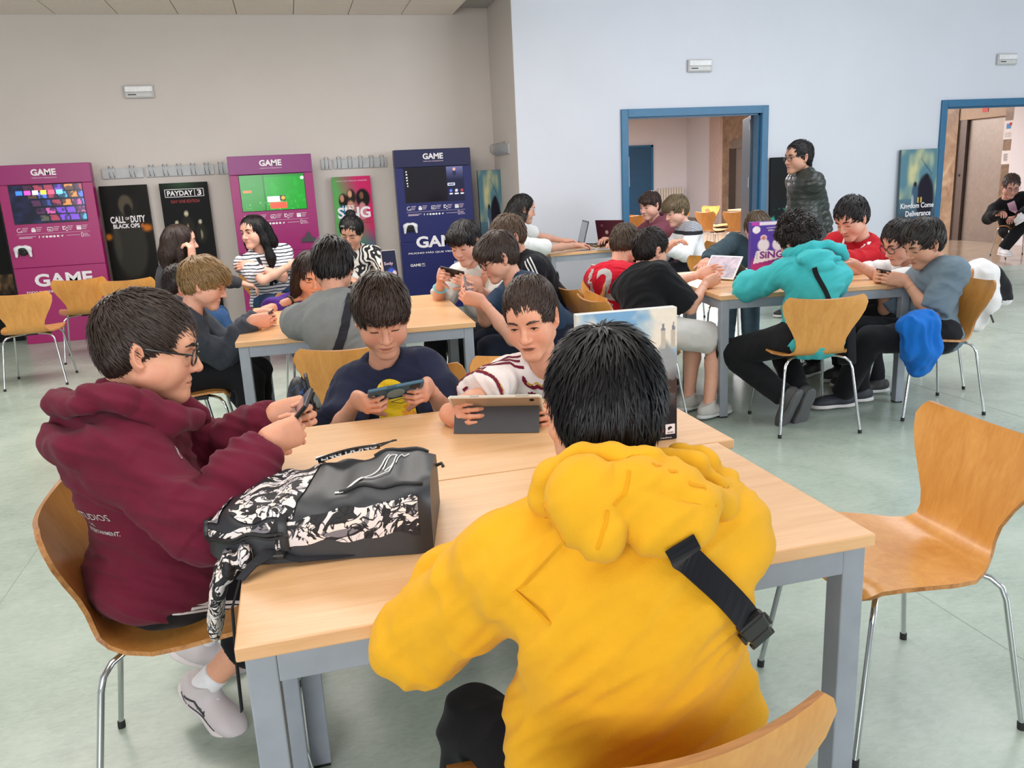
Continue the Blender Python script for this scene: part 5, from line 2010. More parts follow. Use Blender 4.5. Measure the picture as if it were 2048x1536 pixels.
# ---- 7 shaved neck, red collar, behind him
P = figure('child with a shaved neck and red collar half hidden behind the blond boy', (-0.618, 4.98, 0.947), (-0.863, 5.1, 0.401), 10, (0, 20, 0), (222, 160, 136), [(-0.35, 5.2, 0.62), (-0.35, 5.05, 0.62)], [(0, -0.5, -1), (0, 0.5, -1)], seated(-0.7, 5.05, 0), s=0.90, hs=1.0)
P.hair('crop', '2c2422', 0.010, 0.030, 0.0018, (0.6, 0.7, 0.2, 0), 16, 700, 0.006)
P.top('b03038', 0.9, 0.018, 0.0, None, None, 1.0, 'shirt')
P.pants('22242a')

# ---- 8 dark haired woman, chin in hand
P = figure('woman with long dark brown hair in a charcoal top, hand at her mouth', (-0.826, 6.92, 1.104), (-1.06, 7.02, 0.54), 12, (0, 4, 0), (224, 172, 150), [(-0.42, 7.16, 0.72), (-0.746, 6.78, 0.984)], [(0.3, 0.3, -1), (0.4, -0.1, -1)], seated(-1.0, 7.0, 12, 0.5), lod=2, s=1.0, hs=1.08, hands=[None, ((0.05, 0.05, 1), (-0.9, 0.3, 0.0), (50, 60, 40), (40, 20, 10))], face=dict(lid=0.5, w=0.92), brow='241a16')
P.hair('longfringe', '2e201b', 0.010, 0.12, 0.0022, (0.35, 0.2, 1.6, 0), 17, 1300, 0.006)
P.top('3c3c40', 1, 0.014, -0.02, None, fabric('charcoal_knit', (60, 60, 64), 0.06), 0.95, 'blouse')
P.pants('3d5f8e', 'long', 0.016, mat=fabric('blue_denim', (58, 88, 132), 0.15))

# ---- 9 striped shirt woman, arms crossed
t = NT('breton_stripes')
v = t.coords()
sx = t.n('ShaderNodeSeparateXYZ')
t.l(v, sx.inputs[0])
nq = t.noise(v, 9, 2)
ad = t.n('ShaderNodeMath', operation='MULTIPLY_ADD')
ad.inputs[1].default_value = 0.03
t.l(nq, ad.inputs[0])
t.l(sx.outputs['Z'], ad.inputs[2])
md = t.n('ShaderNodeMath', operation='PINGPONG')
md.inputs[1].default_value = 0.0135
t.l(ad.outputs[0], md.inputs[0])
gt = t.n('ShaderNodeMath', operation='GREATER_THAN')
gt.inputs[1].default_value = 0.0092
t.l(md.outputs[0], gt.inputs[0])
t.l(t.ramp(gt.outputs[0], [(0.4, lin((228, 226, 228))), (0.6, lin((46, 48, 66)))]), t.b.inputs['Base Color'])
t.set(Roughness=0.9)
m_breton = t.m
P = figure('woman with straight black hair in a striped t-shirt, arms crossed, looking left', (-0.288, 7.32, 1.129), (-0.20, 7.48, 0.54), -72, (-62, 4, 4), (226, 172, 150), [(-0.32, 7.22, 0.86), (-0.02, 7.13, 0.85)], [(1, -0.2, -0.7), (-1, -0.2, -0.7)], [(0.22, 6.95, 0.10), (-0.02, 6.92, 0.10)], [(0.5, -1, 0.6), (0.2, -1, 0.9)], lod=1, s=1.06, hs=1.10, sh=0.165, hands=[((-1, 0.05, 0.1), (0.1, 0.9, -0.3), (25, 30, 20), (40, 20, 10)), ((1, 0.15, 0.1), (-0.1, 0.9, -0.3), (25, 30, 20), (40, 20, 10))], face=dict(lid=0.45, w=0.98), brow='1a1514')
P.hair('long', '120e10', 0.012, 0.11, 0.0022, (0.5, -0.1, 1.0, 0), 18, 1400, 0.008)
P.top('e4e2e4', 0.75, 0.022, 0.0, None, m_breton, 1.15, 'shirt', 0.07, fold=0.0065, sl_t=0.03)
P.pants('2f5078', 'long', 0.018, mat=fabric('dark_denim', (44, 72, 108), 0.15))
for sg, e_ in ((1, -0.02), (-1, 0.03)):
    P.strap([P.pt(0.04, 0.06 * sg, 1.0), P.pt(0.12, 0.055 * sg, 0.85), P.pt(0.15, 0.02 * sg + e_, 0.6), P.pt(0.15, e_, 0.42)], 0.028, '2a2c32', name='bag_strap')

# ---- 10 long haired girl in purple
P = figure('girl with long brown hair in a purple t-shirt looking down at the table', (0.101, 5.22, 0.944), (0.10, 5.62, 0.52), -84, (4, 26, 0), (214, 156, 130), [(0.24, 5.30, 0.79), (-0.02, 5.28, 0.79)], [(1, 0, -0.5), (-1, 0, -0.5)], seated(0.1, 5.7, -88), s=0.92, hs=1.05, face=dict(lid=0.85), brow='241a17')
P.hair('long', '30221d', 0.014, 0.10, 0.0022, (0.6, 0.1, 1.0, 0.05), 19, 1400, 0.010)
P.top('4b2a7e', 0.75, 0.02, 0.0, None, fabric('purple_cotton', (76, 42, 128), 0.07), 1.0, 'shirt', fold=0.0065)
P.pants('24262e')
m = MB()
for k in range(5):
    disc(m, 0.014 * math.cos(1.26 * k), 0.014 * math.sin(1.26 * k), 0.009, 0.009)
put_text(m, 'P', 0.012, -0.016, 0.026)
P.print_on(m, P.S[1] * .55 + P.E[1] * .45, P.L, P.U, -P.F + P.L * 0.6, white_ink, 'emblem')
ax = nz(P.W[1] - P.E[1])
u1 = nz(np.cross(ax, P.U))
u2 = np.cross(ax, u1)
MB().tube([P.W[1] - ax * 0.03 + (u1 * math.cos(a) + u2 * math.sin(a)) * 0.030 for a in np.linspace(0, 2 * PI, 17)[:-1]], 0.008, 8, flat=0.5, closed=True).ob('watch_strap', m_black, P.root, True)

# ---- 11 woman with sunglasses on her head
t = NT('leaf_print')
v = t.coords()
vo = t.n('ShaderNodeTexWave', wave_type='BANDS')
vo.inputs['Scale'].default_value = 5
vo.inputs['Distortion'].default_value = 18
vo.inputs['Detail'].default_value = 1.5
vo.inputs['Detail Scale'].default_value = 1.6
t.l(v, vo.inputs['Vector'])
t.l(t.ramp(vo.outputs['Fac'], [(0.44, lin((26, 25, 30))), (0.52, lin((220, 216, 208)))]), t.b.inputs['Base Color'])
t.set(Roughness=0.85)
P = figure('woman with dark glasses on her hair in a black and white leaf print blouse', (0.521, 7.38, 1.076), (0.56, 7.55, 0.54), -98, (-14, 26, -8), (206, 152, 128), [(0.62, 7.20, 0.68), (0.42, 7.22, 0.68)], [(1, 0, -0.6), (-1, 0, -0.6)], seated(0.55, 7.5, -98, 0.5), lod=1, s=1.02, hs=1.10, face=dict(lid=0.9), brow='14100f')
P.hair('bun', '161214', 0.012, 0.06, 0.0022, (1, 0.0, 0.2, 0), 20, 900, 0.008)
P.top('d8d4cc', 0.9, 0.02, -0.02, None, t.m, 1.05, 'blouse', 0.066, fold=0.0065)
P.pants('1f2026')
SG = MB()
for sg in (-1, 1):
    loop = [P.T(0.078 + 0.012 * math.sin(a), sg * (0.034 + 0.027 * math.cos(a)), 0.096 + 0.020 * math.sin(a) - 0.008) for a in np.linspace(0, 2 * PI, 15)[:-1]]
    SG.add([P.T(0.086, sg * 0.034, 0.090)] + loop, [(0, 1 + k, 1 + (k + 1) % 14) for k in range(14)], 1)
    SG.tube(loop, 0.0028, 6, closed=True)
    SG.tube([P.T(0.072, sg * 0.062, 0.09), P.T(0.02, sg * 0.09, 0.07), P.T(-0.03, sg * 0.086, 0.04)], 0.0026, 6)
SG.tube([P.T(0.088, -0.008, 0.094), P.T(0.09, 0, 0.096), P.T(0.088, 0.008, 0.094)], 0.0028, 6)
SG.ob('sunglasses', [m_black, plain('mirror_lens', (190, 205, 210), 0.06, 0.9)], P.root, True)

# ---- 12 white t-shirt with a black phone
c12, px12, pn12 = (0.912, 4.8, 0.922), (0.60, -0.55, -0.16), (0.62, 0.62, 0.5)
w12, h12 = hold(None, c12, px12, pn12, 0.165, 0.08)
P = figure('boy in a white t-shirt with a black phone near the navy kiosk', (1.042, 5.02, 1.083), (1.20, 5.12, 0.54), -140, (6, 22, 6), (220, 168, 146), w12, [(0.6, -0.4, -1), (-0.7, -0.1, -1)], seated(1.2, 5.1, -150, 0.4), s=0.98, hs=1.04, sh=0.15, hands=grip(h12), face=dict(lid=0.85, w=0.94), brow='1c1615')
P.hair('side', '1d1817', 0.015, 0.07, 0.0021, (0.8, 0.4, 0.5, 0.3), 22, 1500, 0.010)
P.top('d9d8d3', 0.85, 0.022, -0.05, None, fabric('white_cotton', (216, 215, 210), 0.04, 0.2), 0.95, 'shirt', 0.066, fold=0.0075, seed=71, sl_t=0.03)
P.pants('2a2d30')
phone('phone', c12, px12, pn12, 0.165, 0.078, 'black phone in the hands of the white t-shirt boy', '17171b')
ax = nz(P.W[1] - P.E[1])
u1 = nz(np.cross(ax, P.U))
u2 = np.cross(ax, u1)
MB().tube([P.E[1] * .45 + P.W[1] * .55 + (u1 * math.cos(a) + u2 * math.sin(a)) * 0.038 for a in np.linspace(0, 2 * PI, 17)[:-1]], 0.009, 8, flat=0.5, closed=True).ob('wristband', plain('aqua_band', (120, 190, 196), 0.6), P.root, True)

# ---- 13 navy t-shirt, glasses, profile left
c13, px13, pn13 = (0.916, 4.38, 0.89), (-0.15, -0.9, -0.35), (0.80, -0.1, 0.62)
w13, h13 = hold(None, c13, px13, pn13, 0.16, 0.08)
P = figure('teenager in glasses and a dark blue t-shirt bent over a phone, facing left', (1.116, 4.5, 1.03), (1.50, 4.50, 0.55), 176, (6, 26, 0), (226, 168, 142), w13, [(0.15, -0.5, -1), (0.15, 0.4, -1)], seated(1.45, 4.5, 178, 0.4), s=1.08, hs=1.06, sh=0.150, hands=grip(h13), face=dict(lid=0.8, w=0.92), brow='2a1f1b', glasses=dict(col='1b1b20', hw=0.026, hh=0.020, r=0.0018))
P.hair('side', '40312a', 0.016, 0.075, 0.0021, (0.7, 0.3, 0.5, 0.1), 23, 1600, 0.010)
P.top('2c3f58', 0.8, 0.018, -0.05, None, fabric('blue_cotton', (42, 62, 86), 0.06, 0.2), 0.92, 'shirt', 0.064, fold=0.0075, seed=81, sl_t=0.026)
P.pants('1c2130')
phone('phone', c13, px13, pn13, 0.158, 0.076, 'grey phone held up by the teenager in glasses and dark blue', '3a3a42', screen=screen_mat('grey_screen', [(0.3, (70, 66, 74)), (0.7, (128, 122, 128))], 0.3))

# ---- 14 black track top behind him
c14, px14, pn14 = (1.151, 5.02, 0.88), (-0.1, -0.95, -0.1), (0.80, -0.1, 0.62)
w14, h14 = hold(None, c14, px14, pn14, 0.15, 0.075)
P = figure('teenager in a black striped track top behind the glasses wearer', (1.345, 5.12, 1.095), (1.72, 5.10, 0.55), 178, (14, 24, 0), (226, 166, 140), w14, [(0.15, -0.5, -1), (0.15, 0.4, -1)], seated(1.65, 5.1, 178, 0.4), s=1.06, hs=1.05, hands=grip(h14), face=dict(lid=0.8), brow='3a2a20')
P.hair('short', '5a4636', 0.016, 0.05, 0.002, (0.9, 0.3, 0.2, 0.2), 24, 1300, 0.012)
P.top('16171c', 0.95, 0.02, -0.05, None, fabric('black_polyester', (24, 25, 31), 0.05, 0.12), 1.0, 'shirt', 0.064, fold=0.0075, seed=91)
P.pants('1e2f8a', 'long', 0.018, mat=fabric('royal_blue', (34, 56, 140), 0.06))
for k in (-1, 0, 1):
    P.strap([P.S[0] + P.F * 0.02 * k + P.L * 0.03 + P.U * 0.08, P.S[0] * .8 + P.E[0] * .2 + P.F * 0.02 * k + P.L * 0.08, P.S[0] * .4 + P.E[0] * .6 + P.F * 0.02 * k + P.L * 0.09], 0.009, 'dedede', 0.0012, 'stripe', 0.0015)
phone('phone', c14, px14, pn14, 0.15, 0.072, 'black phone held by the teenager in the striped track top', '15151a')

# ---- 15 man at the left laptop
P = figure('man with a dark ponytail in a white t-shirt typing on the left laptop', (2.106, 7.42, 1.185), (1.98, 7.72, 0.55), 4, (-4, 12, 0), (210, 160, 138), [(2.643, 7.86, 0.832), (2.698, 7.66, 0.801)], [(-0.2, 0.5, -1), (0, -0.7, -1)], seated(1.98, 7.72, 6, 0.5), lod=1, s=1.04, hs=1.06, hands=[((1, 0, 0.02), (0, 0, -1), (25, 30, 25), (30, 20, 10)), ((1, 0, 0.02), (0, 0, -1), (25, 30, 25), (30, 20, 10))], face=dict(lid=0.5), brow='181414', glasses=dict(col='c8ccd0', r=0.001, hw=0.024, hh=0.017))


def pony(S, p):
    S.chain([p.T(-0.10, 0, 0.02), p.T(-0.125, 0, -0.06), p.T(-0.11, 0, -0.15)], [0.03 * p.hs, 0.034 * p.hs, 0.016 * p.hs], 0.02)


P.hair('tail', '14110f', 0.010, 0.06, 0.002, (1, -0.4, 0.3, 0), 25, 900, 0.006, extra=pony)
P.top('e2e2e0', 0.85, 0.02, -0.05, None, fabric('white_tee', (224, 224, 222), 0.03), 1.0, 'shirt', 0.062)
P.pants('1c1c20')
m = MB()
ax = nz(P.S[0] - P.S[1])
MB().tube([P.N + P.F * (math.cos(a) * 0.07 + 0.005) + P.L * math.sin(a) * 0.075 + P.U * (0.012 - 0.03 * math.cos(a)) for a in np.linspace(0, 2 * PI, 21)[:-1]], 0.013, 8, closed=True).ob('neck_headphones', m_black, P.root, True)

# ---- 16 man at the maroon laptop
P = figure('man in a dusty maroon hoodie behind the maroon laptop', (3.651, 8.02, 1.123), (3.86, 8.05, 0.56), 192, (10, 14, 0), (226, 176, 156), [(3.18, 7.75, 0.80), (3.22, 8.05, 0.80)], [(0.2, -0.5, -1), (0.2, 0.4, -1)], seated(3.8, 8.0, 190, 0.5), lod=2, s=1.10, hs=1.12, face=dict(lid=0.6, w=1.05), brow='3a2a24')
P.hair('side', '3c2c26', 0.012, 0.06, 0.0022, (0.8, 0.3, 0.5, 0.1), 26, 600, 0.008)
P.top('7e4452', 1, 0.024, -0.02, lambda S, p: hood_down(S, p), fabric('dusty_maroon', (122, 66, 80), 0.07), 1.15, 'hoodie', 0.058)
P.pants('22242a')

# ---- 17 white patterned jumper
t = NT('fair_isle')
v = t.coords()
sx = t.n('ShaderNodeSeparateXYZ')
t.l(v, sx.inputs[0])
zr = t.ramp(sx.outputs['Z'], [(0.0, (0, 0, 0, 1)), (0.83, (0, 0, 0, 1)), (0.831, (1, 1, 1, 1)), (0.87, (1, 1, 1, 1)), (0.871, (.5, .5, .5, 1))], 'CONSTANT')
wv = t.n('ShaderNodeTexWave', wave_type='BANDS', bands_direction='DIAGONAL')
wv.inputs['Scale'].default_value = 26
wv.inputs['Distortion'].default_value = 3
t.l(v, wv.inputs['Vector'])
pat = t.ramp(wv.outputs['Fac'], [(0.40, lin((74, 78, 92))), (0.6, lin((196, 200, 206)))])
band = t.ramp(sx.outputs['Z'], [(0.0, (0, 0, 0, 1)), (0.90, (1, 1, 1, 1)), (0.985, (0, 0, 0, 1))], 'CONSTANT')
mx = t.n('ShaderNodeMixRGB')
t.l(band, mx.inputs['Fac'])
mx.inputs['Color1'].default_value = lin((226, 226, 228))
t.l(pat, mx.inputs['Color2'])
blk = t.ramp(sx.outputs['Z'], [(0.0, (0, 0, 0, 1)), (0.865, (1, 1, 1, 1)), (0.90, (0, 0, 0, 1))], 'CONSTANT')
mx2 = t.n('ShaderNodeMixRGB')
t.l(blk, mx2.inputs['Fac'])
t.l(mx.outputs[0], mx2.inputs['Color1'])
mx2.inputs['Color2'].default_value = lin((28, 28, 34))
t.l(mx2.outputs[0], t.b.inputs['Base Color'])
t.set(Roughness=0.95)
P = figure('person with blond streaked hair in a white jumper with a grey patterned yoke', (3.593, 7.3, 1.09), (3.78, 7.22, 0.56), 178, (8, 22, 0), (228, 178, 158), [(3.30, 7.05, 0.80), (3.34, 7.34, 0.80)], [(0.3, -0.6, -1), (0.3, 0.5, -1)], seated(3.7, 7.2, 178, 0.5), lod=1, s=1.06, hs=1.10, face=dict(lid=0.8), brow='3c3024')
P.hair('fringe', '6a5a42', 0.016, 0.07, 0.0024, (0.8, 0.5, 0.5, 0), 27, 1100, 0.012)
P.top('e2e2e4', 1, 0.024, -0.02, None, t.m, 1.1, 'jumper', 0.06)
P.pants('1a1a20')

# ---- 18 red football shirt, back to us
P = figure('child in a red football shirt with a white number on the back, bent forward', (2.148, 5.12, 0.991), (1.98, 4.99, 0.53), 34, (4, 30, 0), (220, 164, 138), [(2.38, 5.00, 0.95), (2.22, 5.25, 0.95)], [(0.5, -0.6, -1), (0.2, 0.8, -1)], seated(1.9, 4.95, 10, 0.42), s=1.0, hs=1.06, sh=0.155, slouch=0.25, turn=4, sb=-0.08)
P.hair('short', '4c3c2e', 0.014, 0.05, 0.002, (1, 0.4, 0.3, 0), 28, 1000, 0.010)
P.top('c2142e', 0.95, 0.02, -0.04, None, fabric('red_jersey', (196, 22, 46), 0.05, 0.15), 1.0, 'shirt', 0.062, fold=0.0075, seed=101)
P.pants('aebfae', 'shorts', 0.016, mat=fabric('pale_green', (176, 192, 176), 0.05))
for i in (0, 1):
    P.strap([P.S[i] + P.U * 0.08, P.S[i] * .8 + P.E[i] * .2 + P.L * (1 - 2 * i) * 0.09 + P.U * 0.05, P.S[i] * .3 + P.E[i] * .7 + P.L * (1 - 2 * i) * 0.10], 0.085, 'e6e2e2', 0.0015, 'sleeve_panel', 0.002)
m = MB()
put_text(m, '12', 0, 0.02, 0.19, 0.20, 0, 0.03)
put_text(m, 'LLAND', 0, -0.11, 0.030, 0.15, 0, 0.02)
P.print_on(m, P.pt(-0.15, 0.0, 0.55), -P.L, P.U, P.F, white_ink, 'shirt_number', 0.003)

# ---- 19 black t-shirt, arms stretched to the tablet
P = figure('boy in a black t-shirt reaching across the right table to a tablet', (2.108, 4.62, 0.991), (1.97, 4.42, 0.53), 18, (-2, 16, 0), (232, 176, 150), [(2.494, 4.74, 0.804), (2.425, 4.52, 0.779)], [(0, 0.5, -1), (0, -0.6, -1)], seated(1.88, 4.30, 8, 0.42), s=0.98, hs=1.04, sh=0.15, arm=1.06, turn=5, sb=-0.10, nd=0.0, face=dict(lid=0.6), brow='241b18', hands=[((0.95, 0.1, 0.2), (0.1, -0.95, 0.1), (25, 35, 25), (50, 20, 10)), ((0.95, 0.15, 0.2), (0.1, 0.95, 0.1), (25, 35, 25), (50, 20, 10))])
P.hair('short', '231b19', 0.014, 0.05, 0.002, (0.7, 0.7, 0.2, 0), 29, 1200, 0.010)
P.top('18191c', 0.9, 0.022, -0.04, None, fabric('black_cotton', (25, 26, 29), 0.06, 0.2), 1.0, 'shirt', 0.062, fold=0.0075, seed=111, sl_t=0.03)
P.pants('e0dcd8', 'shorts', 0.02, mat=fabric('white_shorts', (222, 218, 214), 0.04), shoes='c8c4c0')

# ---- 20 dark teal sweatshirt behind the purple box
P = figure('child in a dark teal sweatshirt hidden behind the purple box', (3.605, 5.88, 0.975), (3.33, 5.95, 0.53), -100, (0, 16, 0), (222, 168, 146), [(3.40, 5.42, 0.79), (2.98, 5.55, 0.79)], [(1, 0, -0.5), (-1, 0, -0.4)], seated(3.3, 5.9, -100, 0.4), lod=1, s=1.0, hs=1.06)
P.hair('fringe', '564636', 0.016, 0.07, 0.0022, (0.9, 0.5, 0.3, 0.1), 30, 1000, 0.010)
P.top('35474f', 1, 0.022, -0.04, lambda S, p: hood_down(S, p), fabric('dark_teal', (50, 68, 77), 0.07), 1.0, 'hoodie', 0.06)
P.pants('5a7486', 'long', 0.016, mat=fabric('grey_denim', (88, 112, 130), 0.12), shoes='6a6050')

# ---- 21 turquoise hoodie, back to us
def hood_teal(S, p):
    w_, I = p.w, np.eye(3)
    S.ell(w_((2.748, 3.9, 0.955)), I, [0.120, 0.055, 0.045], 0.02)
    S.ell(w_((2.753, 3.86, 0.914)), I, [0.085, 0.045, 0.032], 0.02)
    S.chain([w_(q) for q in ((2.682, 4.06, 0.97), (2.692, 3.98, 0.988), (2.75, 3.93, 1.017), (2.844, 3.93, 1.022), (2.963, 3.98, 0.983), (3.051, 4.06, 0.933))], [0.026, 0.026, 0.022, 0.022, 0.026, 0.026], 0.012)
    S.chain([w_(q) for q in ((2.641, 3.88, 0.958), (2.75, 3.86, 0.979), (2.893, 3.9, 0.944))], [0.016, 0.016, 0.016], 0.008)


P = figure('curly haired child in a turquoise hoodie seen from behind', (2.767, 4.1, 1.039), (2.745, 3.90, 0.515), 90, (12, 28, 0), (206, 152, 128), [(2.66, 4.42, 0.80), (2.96, 4.40, 0.80)], [(-1, 0.1, -0.55), (1, 0.1, -0.6)], [(2.63, 3.96, 0.17), (2.74, 3.98, 0.16)], [(-0.55, 1, 0.45), (0.2, 1, 0.4)], s=1.02, hs=1.04, sh=0.155, slouch=0.12, turn=78, nd=0.0, toes=[(2.60, 4.02, 0.02), (2.73, 4.04, 0.01)])
P.hair('curly', '241c1b', 0.022, 0.045, 0.0026, (0.8, 0.1, 0.3, 0), 31, 2200, 0.016)
P.top('3fb6ba', 1, 0.024, -0.06, hood_teal, fabric('turquoise_fleece', (66, 180, 184), 0.07, 0.3), 1.0, 'hoodie', 0.058, fold=0.008, seed=121)
P.pants('17181b', 'long', 0.022, shoes='4a4a4c', sole='5c5c5e')
P.strap([P.w(q) for q in ((2.692, 3.8, 0.916), (2.731, 3.78, 0.835), (2.792, 3.78, 0.736), (2.868, 3.8, 0.589))], 0.026, '1a1a1e', off=0.006, ray=(0, 1, -0.1), smooth=4)
MB().box((-0.05, -0.03, -0.12), (0.05, 0.03, 0.10), 0.012, M=frame(Vector(P.pt(-0.02, -0.21, -0.08)), P.F, P.L)).ob('sling_bag', fabric('bag_black', (30, 30, 34)), P.root, True)

# ---- 22 red sports jacket
P = figure('teenager with dark hair in a red and white sports jacket looking down', (3.788, 4.98, 1.073), (3.95, 5.10, 0.54), -158, (-6, 28, 4), (222, 168, 144), [(3.40, 4.88, 0.80), (3.36, 5.04, 0.80)], [(0.6, -0.4, -1), (-0.6, 0.4, -1)], seated(3.9, 5.05, -150, 0.4), s=1.10, hs=1.14, sh=0.165, face=dict(lid=0.9, w=0.98), brow='191414')
P.hair('crop', '1b1617', 0.015, 0.045, 0.002, (0.7, 0.7, 0.2, 0.1), 32, 1300, 0.010)
P.top('b01622', 1, 0.026, -0.04, lambda S, p: S.chain([p.N + p.F * (math.cos(a) * .07 - 0.005) + p.L * math.sin(a) * .078 + p.U * (0.012 - 0.012 * math.cos(a)) for a in np.linspace(0.5, 5.78, 13)], [0.018] * 13, 0.012), fabric('red_polyester', (178, 26, 38), 0.06, 0.12), 1.08, 'jacket', 0.058, fold=0.0075, seed=131)
for sg in (1, -1):
    P.strap([P.pt(0.03, 0.075 * sg, 1.03), P.pt(0.10, 0.085 * sg, 0.92), P.pt(0.13, 0.115 * sg, 0.74)], 0.022, 'e8e4e4', 0.0015, 'white_stripe', 0.002)
m = MB()
put_text(m, 'LUX', 0, 0, 0.026, 0.06, 0, 0.02)
P.print_on(m, P.pt(0.15, -0.05, 0.72), P.L, P.U, -P.F, white_ink, 'lettering')
P.pants('1c1d22')

# ---- 23 glasses and white t-shirt, behind the grey one
P = figure('boy in thick glasses and a white t-shirt behind the grey t-shirt boy', (3.729, 4.42, 0.947), (3.92, 4.42, 0.54), 172, (8, 26, 0), (218, 164, 142), [(3.36, 4.36, 0.84), (3.38, 4.56, 0.84)], [(0.3, -0.5, -1), (0.3, 0.5, -1)], seated(3.9, 4.4, 175, 0.35), s=1.02, hs=1.06, face=dict(lid=0.7), brow='1c1615', glasses=dict(col='1d2030', hw=0.027, hh=0.021, r=0.0022))
P.hair('crop', '2a2321', 0.014, 0.045, 0.002, (0.7, 0.7, 0.2, 0.1), 33, 900, 0.010)
P.top('e2dfdd', 0.9, 0.024, -0.05, None, fabric('white_cotton', (222, 220, 218), 0.04, 0.2), 1.08, 'shirt', 0.062, fold=0.0075, seed=141)
P.pants('1c1d22')

# ---- 24 grey t-shirt, profile left
c24, px24, pn24 = (3.376, 4.1, 0.801), (-0.1, -1, 0.0), (0.78, -0.1, 0.62)
w24, h24 = hold(None, c24, px24, pn24, 0.14, 0.07)
P = figure('boy in a blue grey t-shirt in profile at the right end of the table', (3.551, 4.02, 0.973), (3.603, 3.93, 0.435), 170, (8, 26, 0), (206, 152, 124), w24, [(0.1, -0.5, -1), (0.1, 0.5, -1)], [(3.13, 4.12, 0.09), (3.3, 4.18, 0.09)], [(-1, -0.2, 0.7), (-1, 0.2, 0.7)], s=1.02, hs=1.08, sh=0.155, hands=grip(h24), nd=0.0, face=dict(lid=0.9, w=0.95), brow='1c1615')
P.hair('crop', '2b2422', 0.016, 0.045, 0.002, (0.7, 0.7, 0.2, 0.1), 34, 1300, 0.010)
P.top('6c7c87', 0.88, 0.022, -0.04, None, fabric('slate_cotton', (108, 124, 136), 0.06, 0.2), 1.0, 'shirt', 0.062, fold=0.0075, seed=151, sl_t=0.03)
P.pants('1a1b1f', 'long', 0.02, shoes='2a2d36', sole='d8d4d2')
P.strap([P.pt(0.02, 0.04, 1.02), P.pt(-0.10, 0.02, 0.9), P.pt(-0.15, -0.01, 0.7), P.pt(-0.14, -0.06, 0.4), P.pt(-0.08, -0.12, 0.15)], 0.022, '1a1c20')
P.strap([P.pt(-0.10, -0.12, 0.12), P.pt(0.0, -0.2, 0.10), P.pt(0.10, -0.14, 0.10), P.pt(0.15, 0.0, 0.10)], 0.035, '1b1c20', 0.003, 'belt_bag')
phone('phone', c24, px24, pn24, 0.14, 0.068, 'dark phone between the hands of the blue grey t-shirt boy', '1b1b20')

# ---- 25 standing man in the quilted jacket
x25, y25 = 4.72, 6.95
P = Person('man with glasses standing in a dark green quilted jacket, hands behind his back', (4.675, 6.95, 1.524), (x25 + 0.06, y25, 0.80), 172, (8, 4, 0), 1.16, 1.20, 1, (196, 148, 124))
P.pose([(x25 + 0.27, y25 + 0.02, 0.80), (x25 + 0.27, y25 - 0.05, 0.80)], [(0.5, 0.5, -0.2), (0.5, -0.6, -0.2)], [(x25 + 0.04, y25 + 0.10, 0.09), (x25 + 0.06, y25 - 0.12, 0.09)], [(-1, 0, 0.1)] * 2, sh=0.160, arm=1.0, leg=0.85)
P.body(dict(lid=0.45), '171313', glasses=dict(col='2a2a2e', hw=0.025, hh=0.016, r=0.0016))
P.hair('crop', '171415', 0.012, 0.035, 0.002, (0.7, 0.6, 0.2, 0), 35, 1000, 0.007)


def quilt(S, p):
    S.chain([p.N + p.F * (math.cos(a) * .07 - 0.005) + p.L * math.sin(a) * .078 + p.U * (0.02 - 0.01 * math.cos(a)) for a in np.linspace(0.4, 5.88, 13)], [0.021] * 13, 0.012)


t = NT('quilted_nylon')
v = t.coords()
sx = t.n('ShaderNodeSeparateXYZ')
t.l(v, sx.inputs[0])
md = t.n('ShaderNodeMath', operation='PINGPONG')
md.inputs[1].default_value = 0.027
t.l(sx.outputs['Z'], md.inputs[0])
dv = t.n('ShaderNodeMath', operation='DIVIDE')
dv.inputs[1].default_value = 0.027
t.l(md.outputs[0], dv.inputs[0])
pw = t.n('ShaderNodeMath', operation='POWER')
pw.inputs[1].default_value = 0.45
t.l(dv.outputs[0], pw.inputs[0])
t.bump(pw.outputs[0], 0.7, 0.006)
t.b.inputs['Base Color'].default_value = lin((44, 50, 46))
t.set(Roughness=0.38)
P.dep = 1.2
P.top('2c322e', 1, 0.032, -0.04, None, t.m, 1.15, 'jacket', 0.058, fold=0.0075, custom=quilt)
P.pants('22242a', 'long', 0.02)

# ---- 26 seated man in the corridor
P = figure('man in a black jacket sitting cross legged by the elevator with a phone', (10.049, 9.75, 1.023), (10.297, 9.85, 0.417), -112, (-8, 26, 0), (214, 160, 142), [(9.967, 9.55, 0.583), (9.622, 9.5, 0.659)], [(0.7, 0, -0.7), (-0.7, 0, -0.6)], [(9.841, 9.35, 0.623), (9.86, 9.6, 0.15)], [(-0.6, -1, 0.8), (-0.2, -1, 0.6)], lod=2, s=1.22, hs=1.28, face=dict(lid=0.9), brow='3a2c28', glasses=dict(col='6a4a48', r=0.0014), toes=[(9.886, 9.3, 0.67), None])
P.hair('crop', '4a3a34', 0.014, 0.04, 0.0022, (0.6, 0.4, -0.2, 0), 36, 500, 0.008)
P.top('17171a', 1, 0.024, -0.02, None, fabric('black_wool', (22, 22, 25), 0.06), 1.1, 'jacket', 0.07)
m = MB()
rect(m, -0.05, -0.11, 0.05, 0.10, 0, 4, 6)
P.print_on(m, P.pt(0.15, 0, 0.72), P.L, P.U, -P.F, fabric('pink_shirt', (214, 168, 186), 0.1), 'shirt_front', 0.006)
P.pants('17171a', 'long', 0.022, shoes='dcd8da', sole='e2dfe0')
phone('phone', (9.546, 9.42, 0.693), (1, 0.1, 0.1), (0.1, 0.6, 0.8), 0.17, 0.09, 'black phone held by the man by the elevator', '121216')

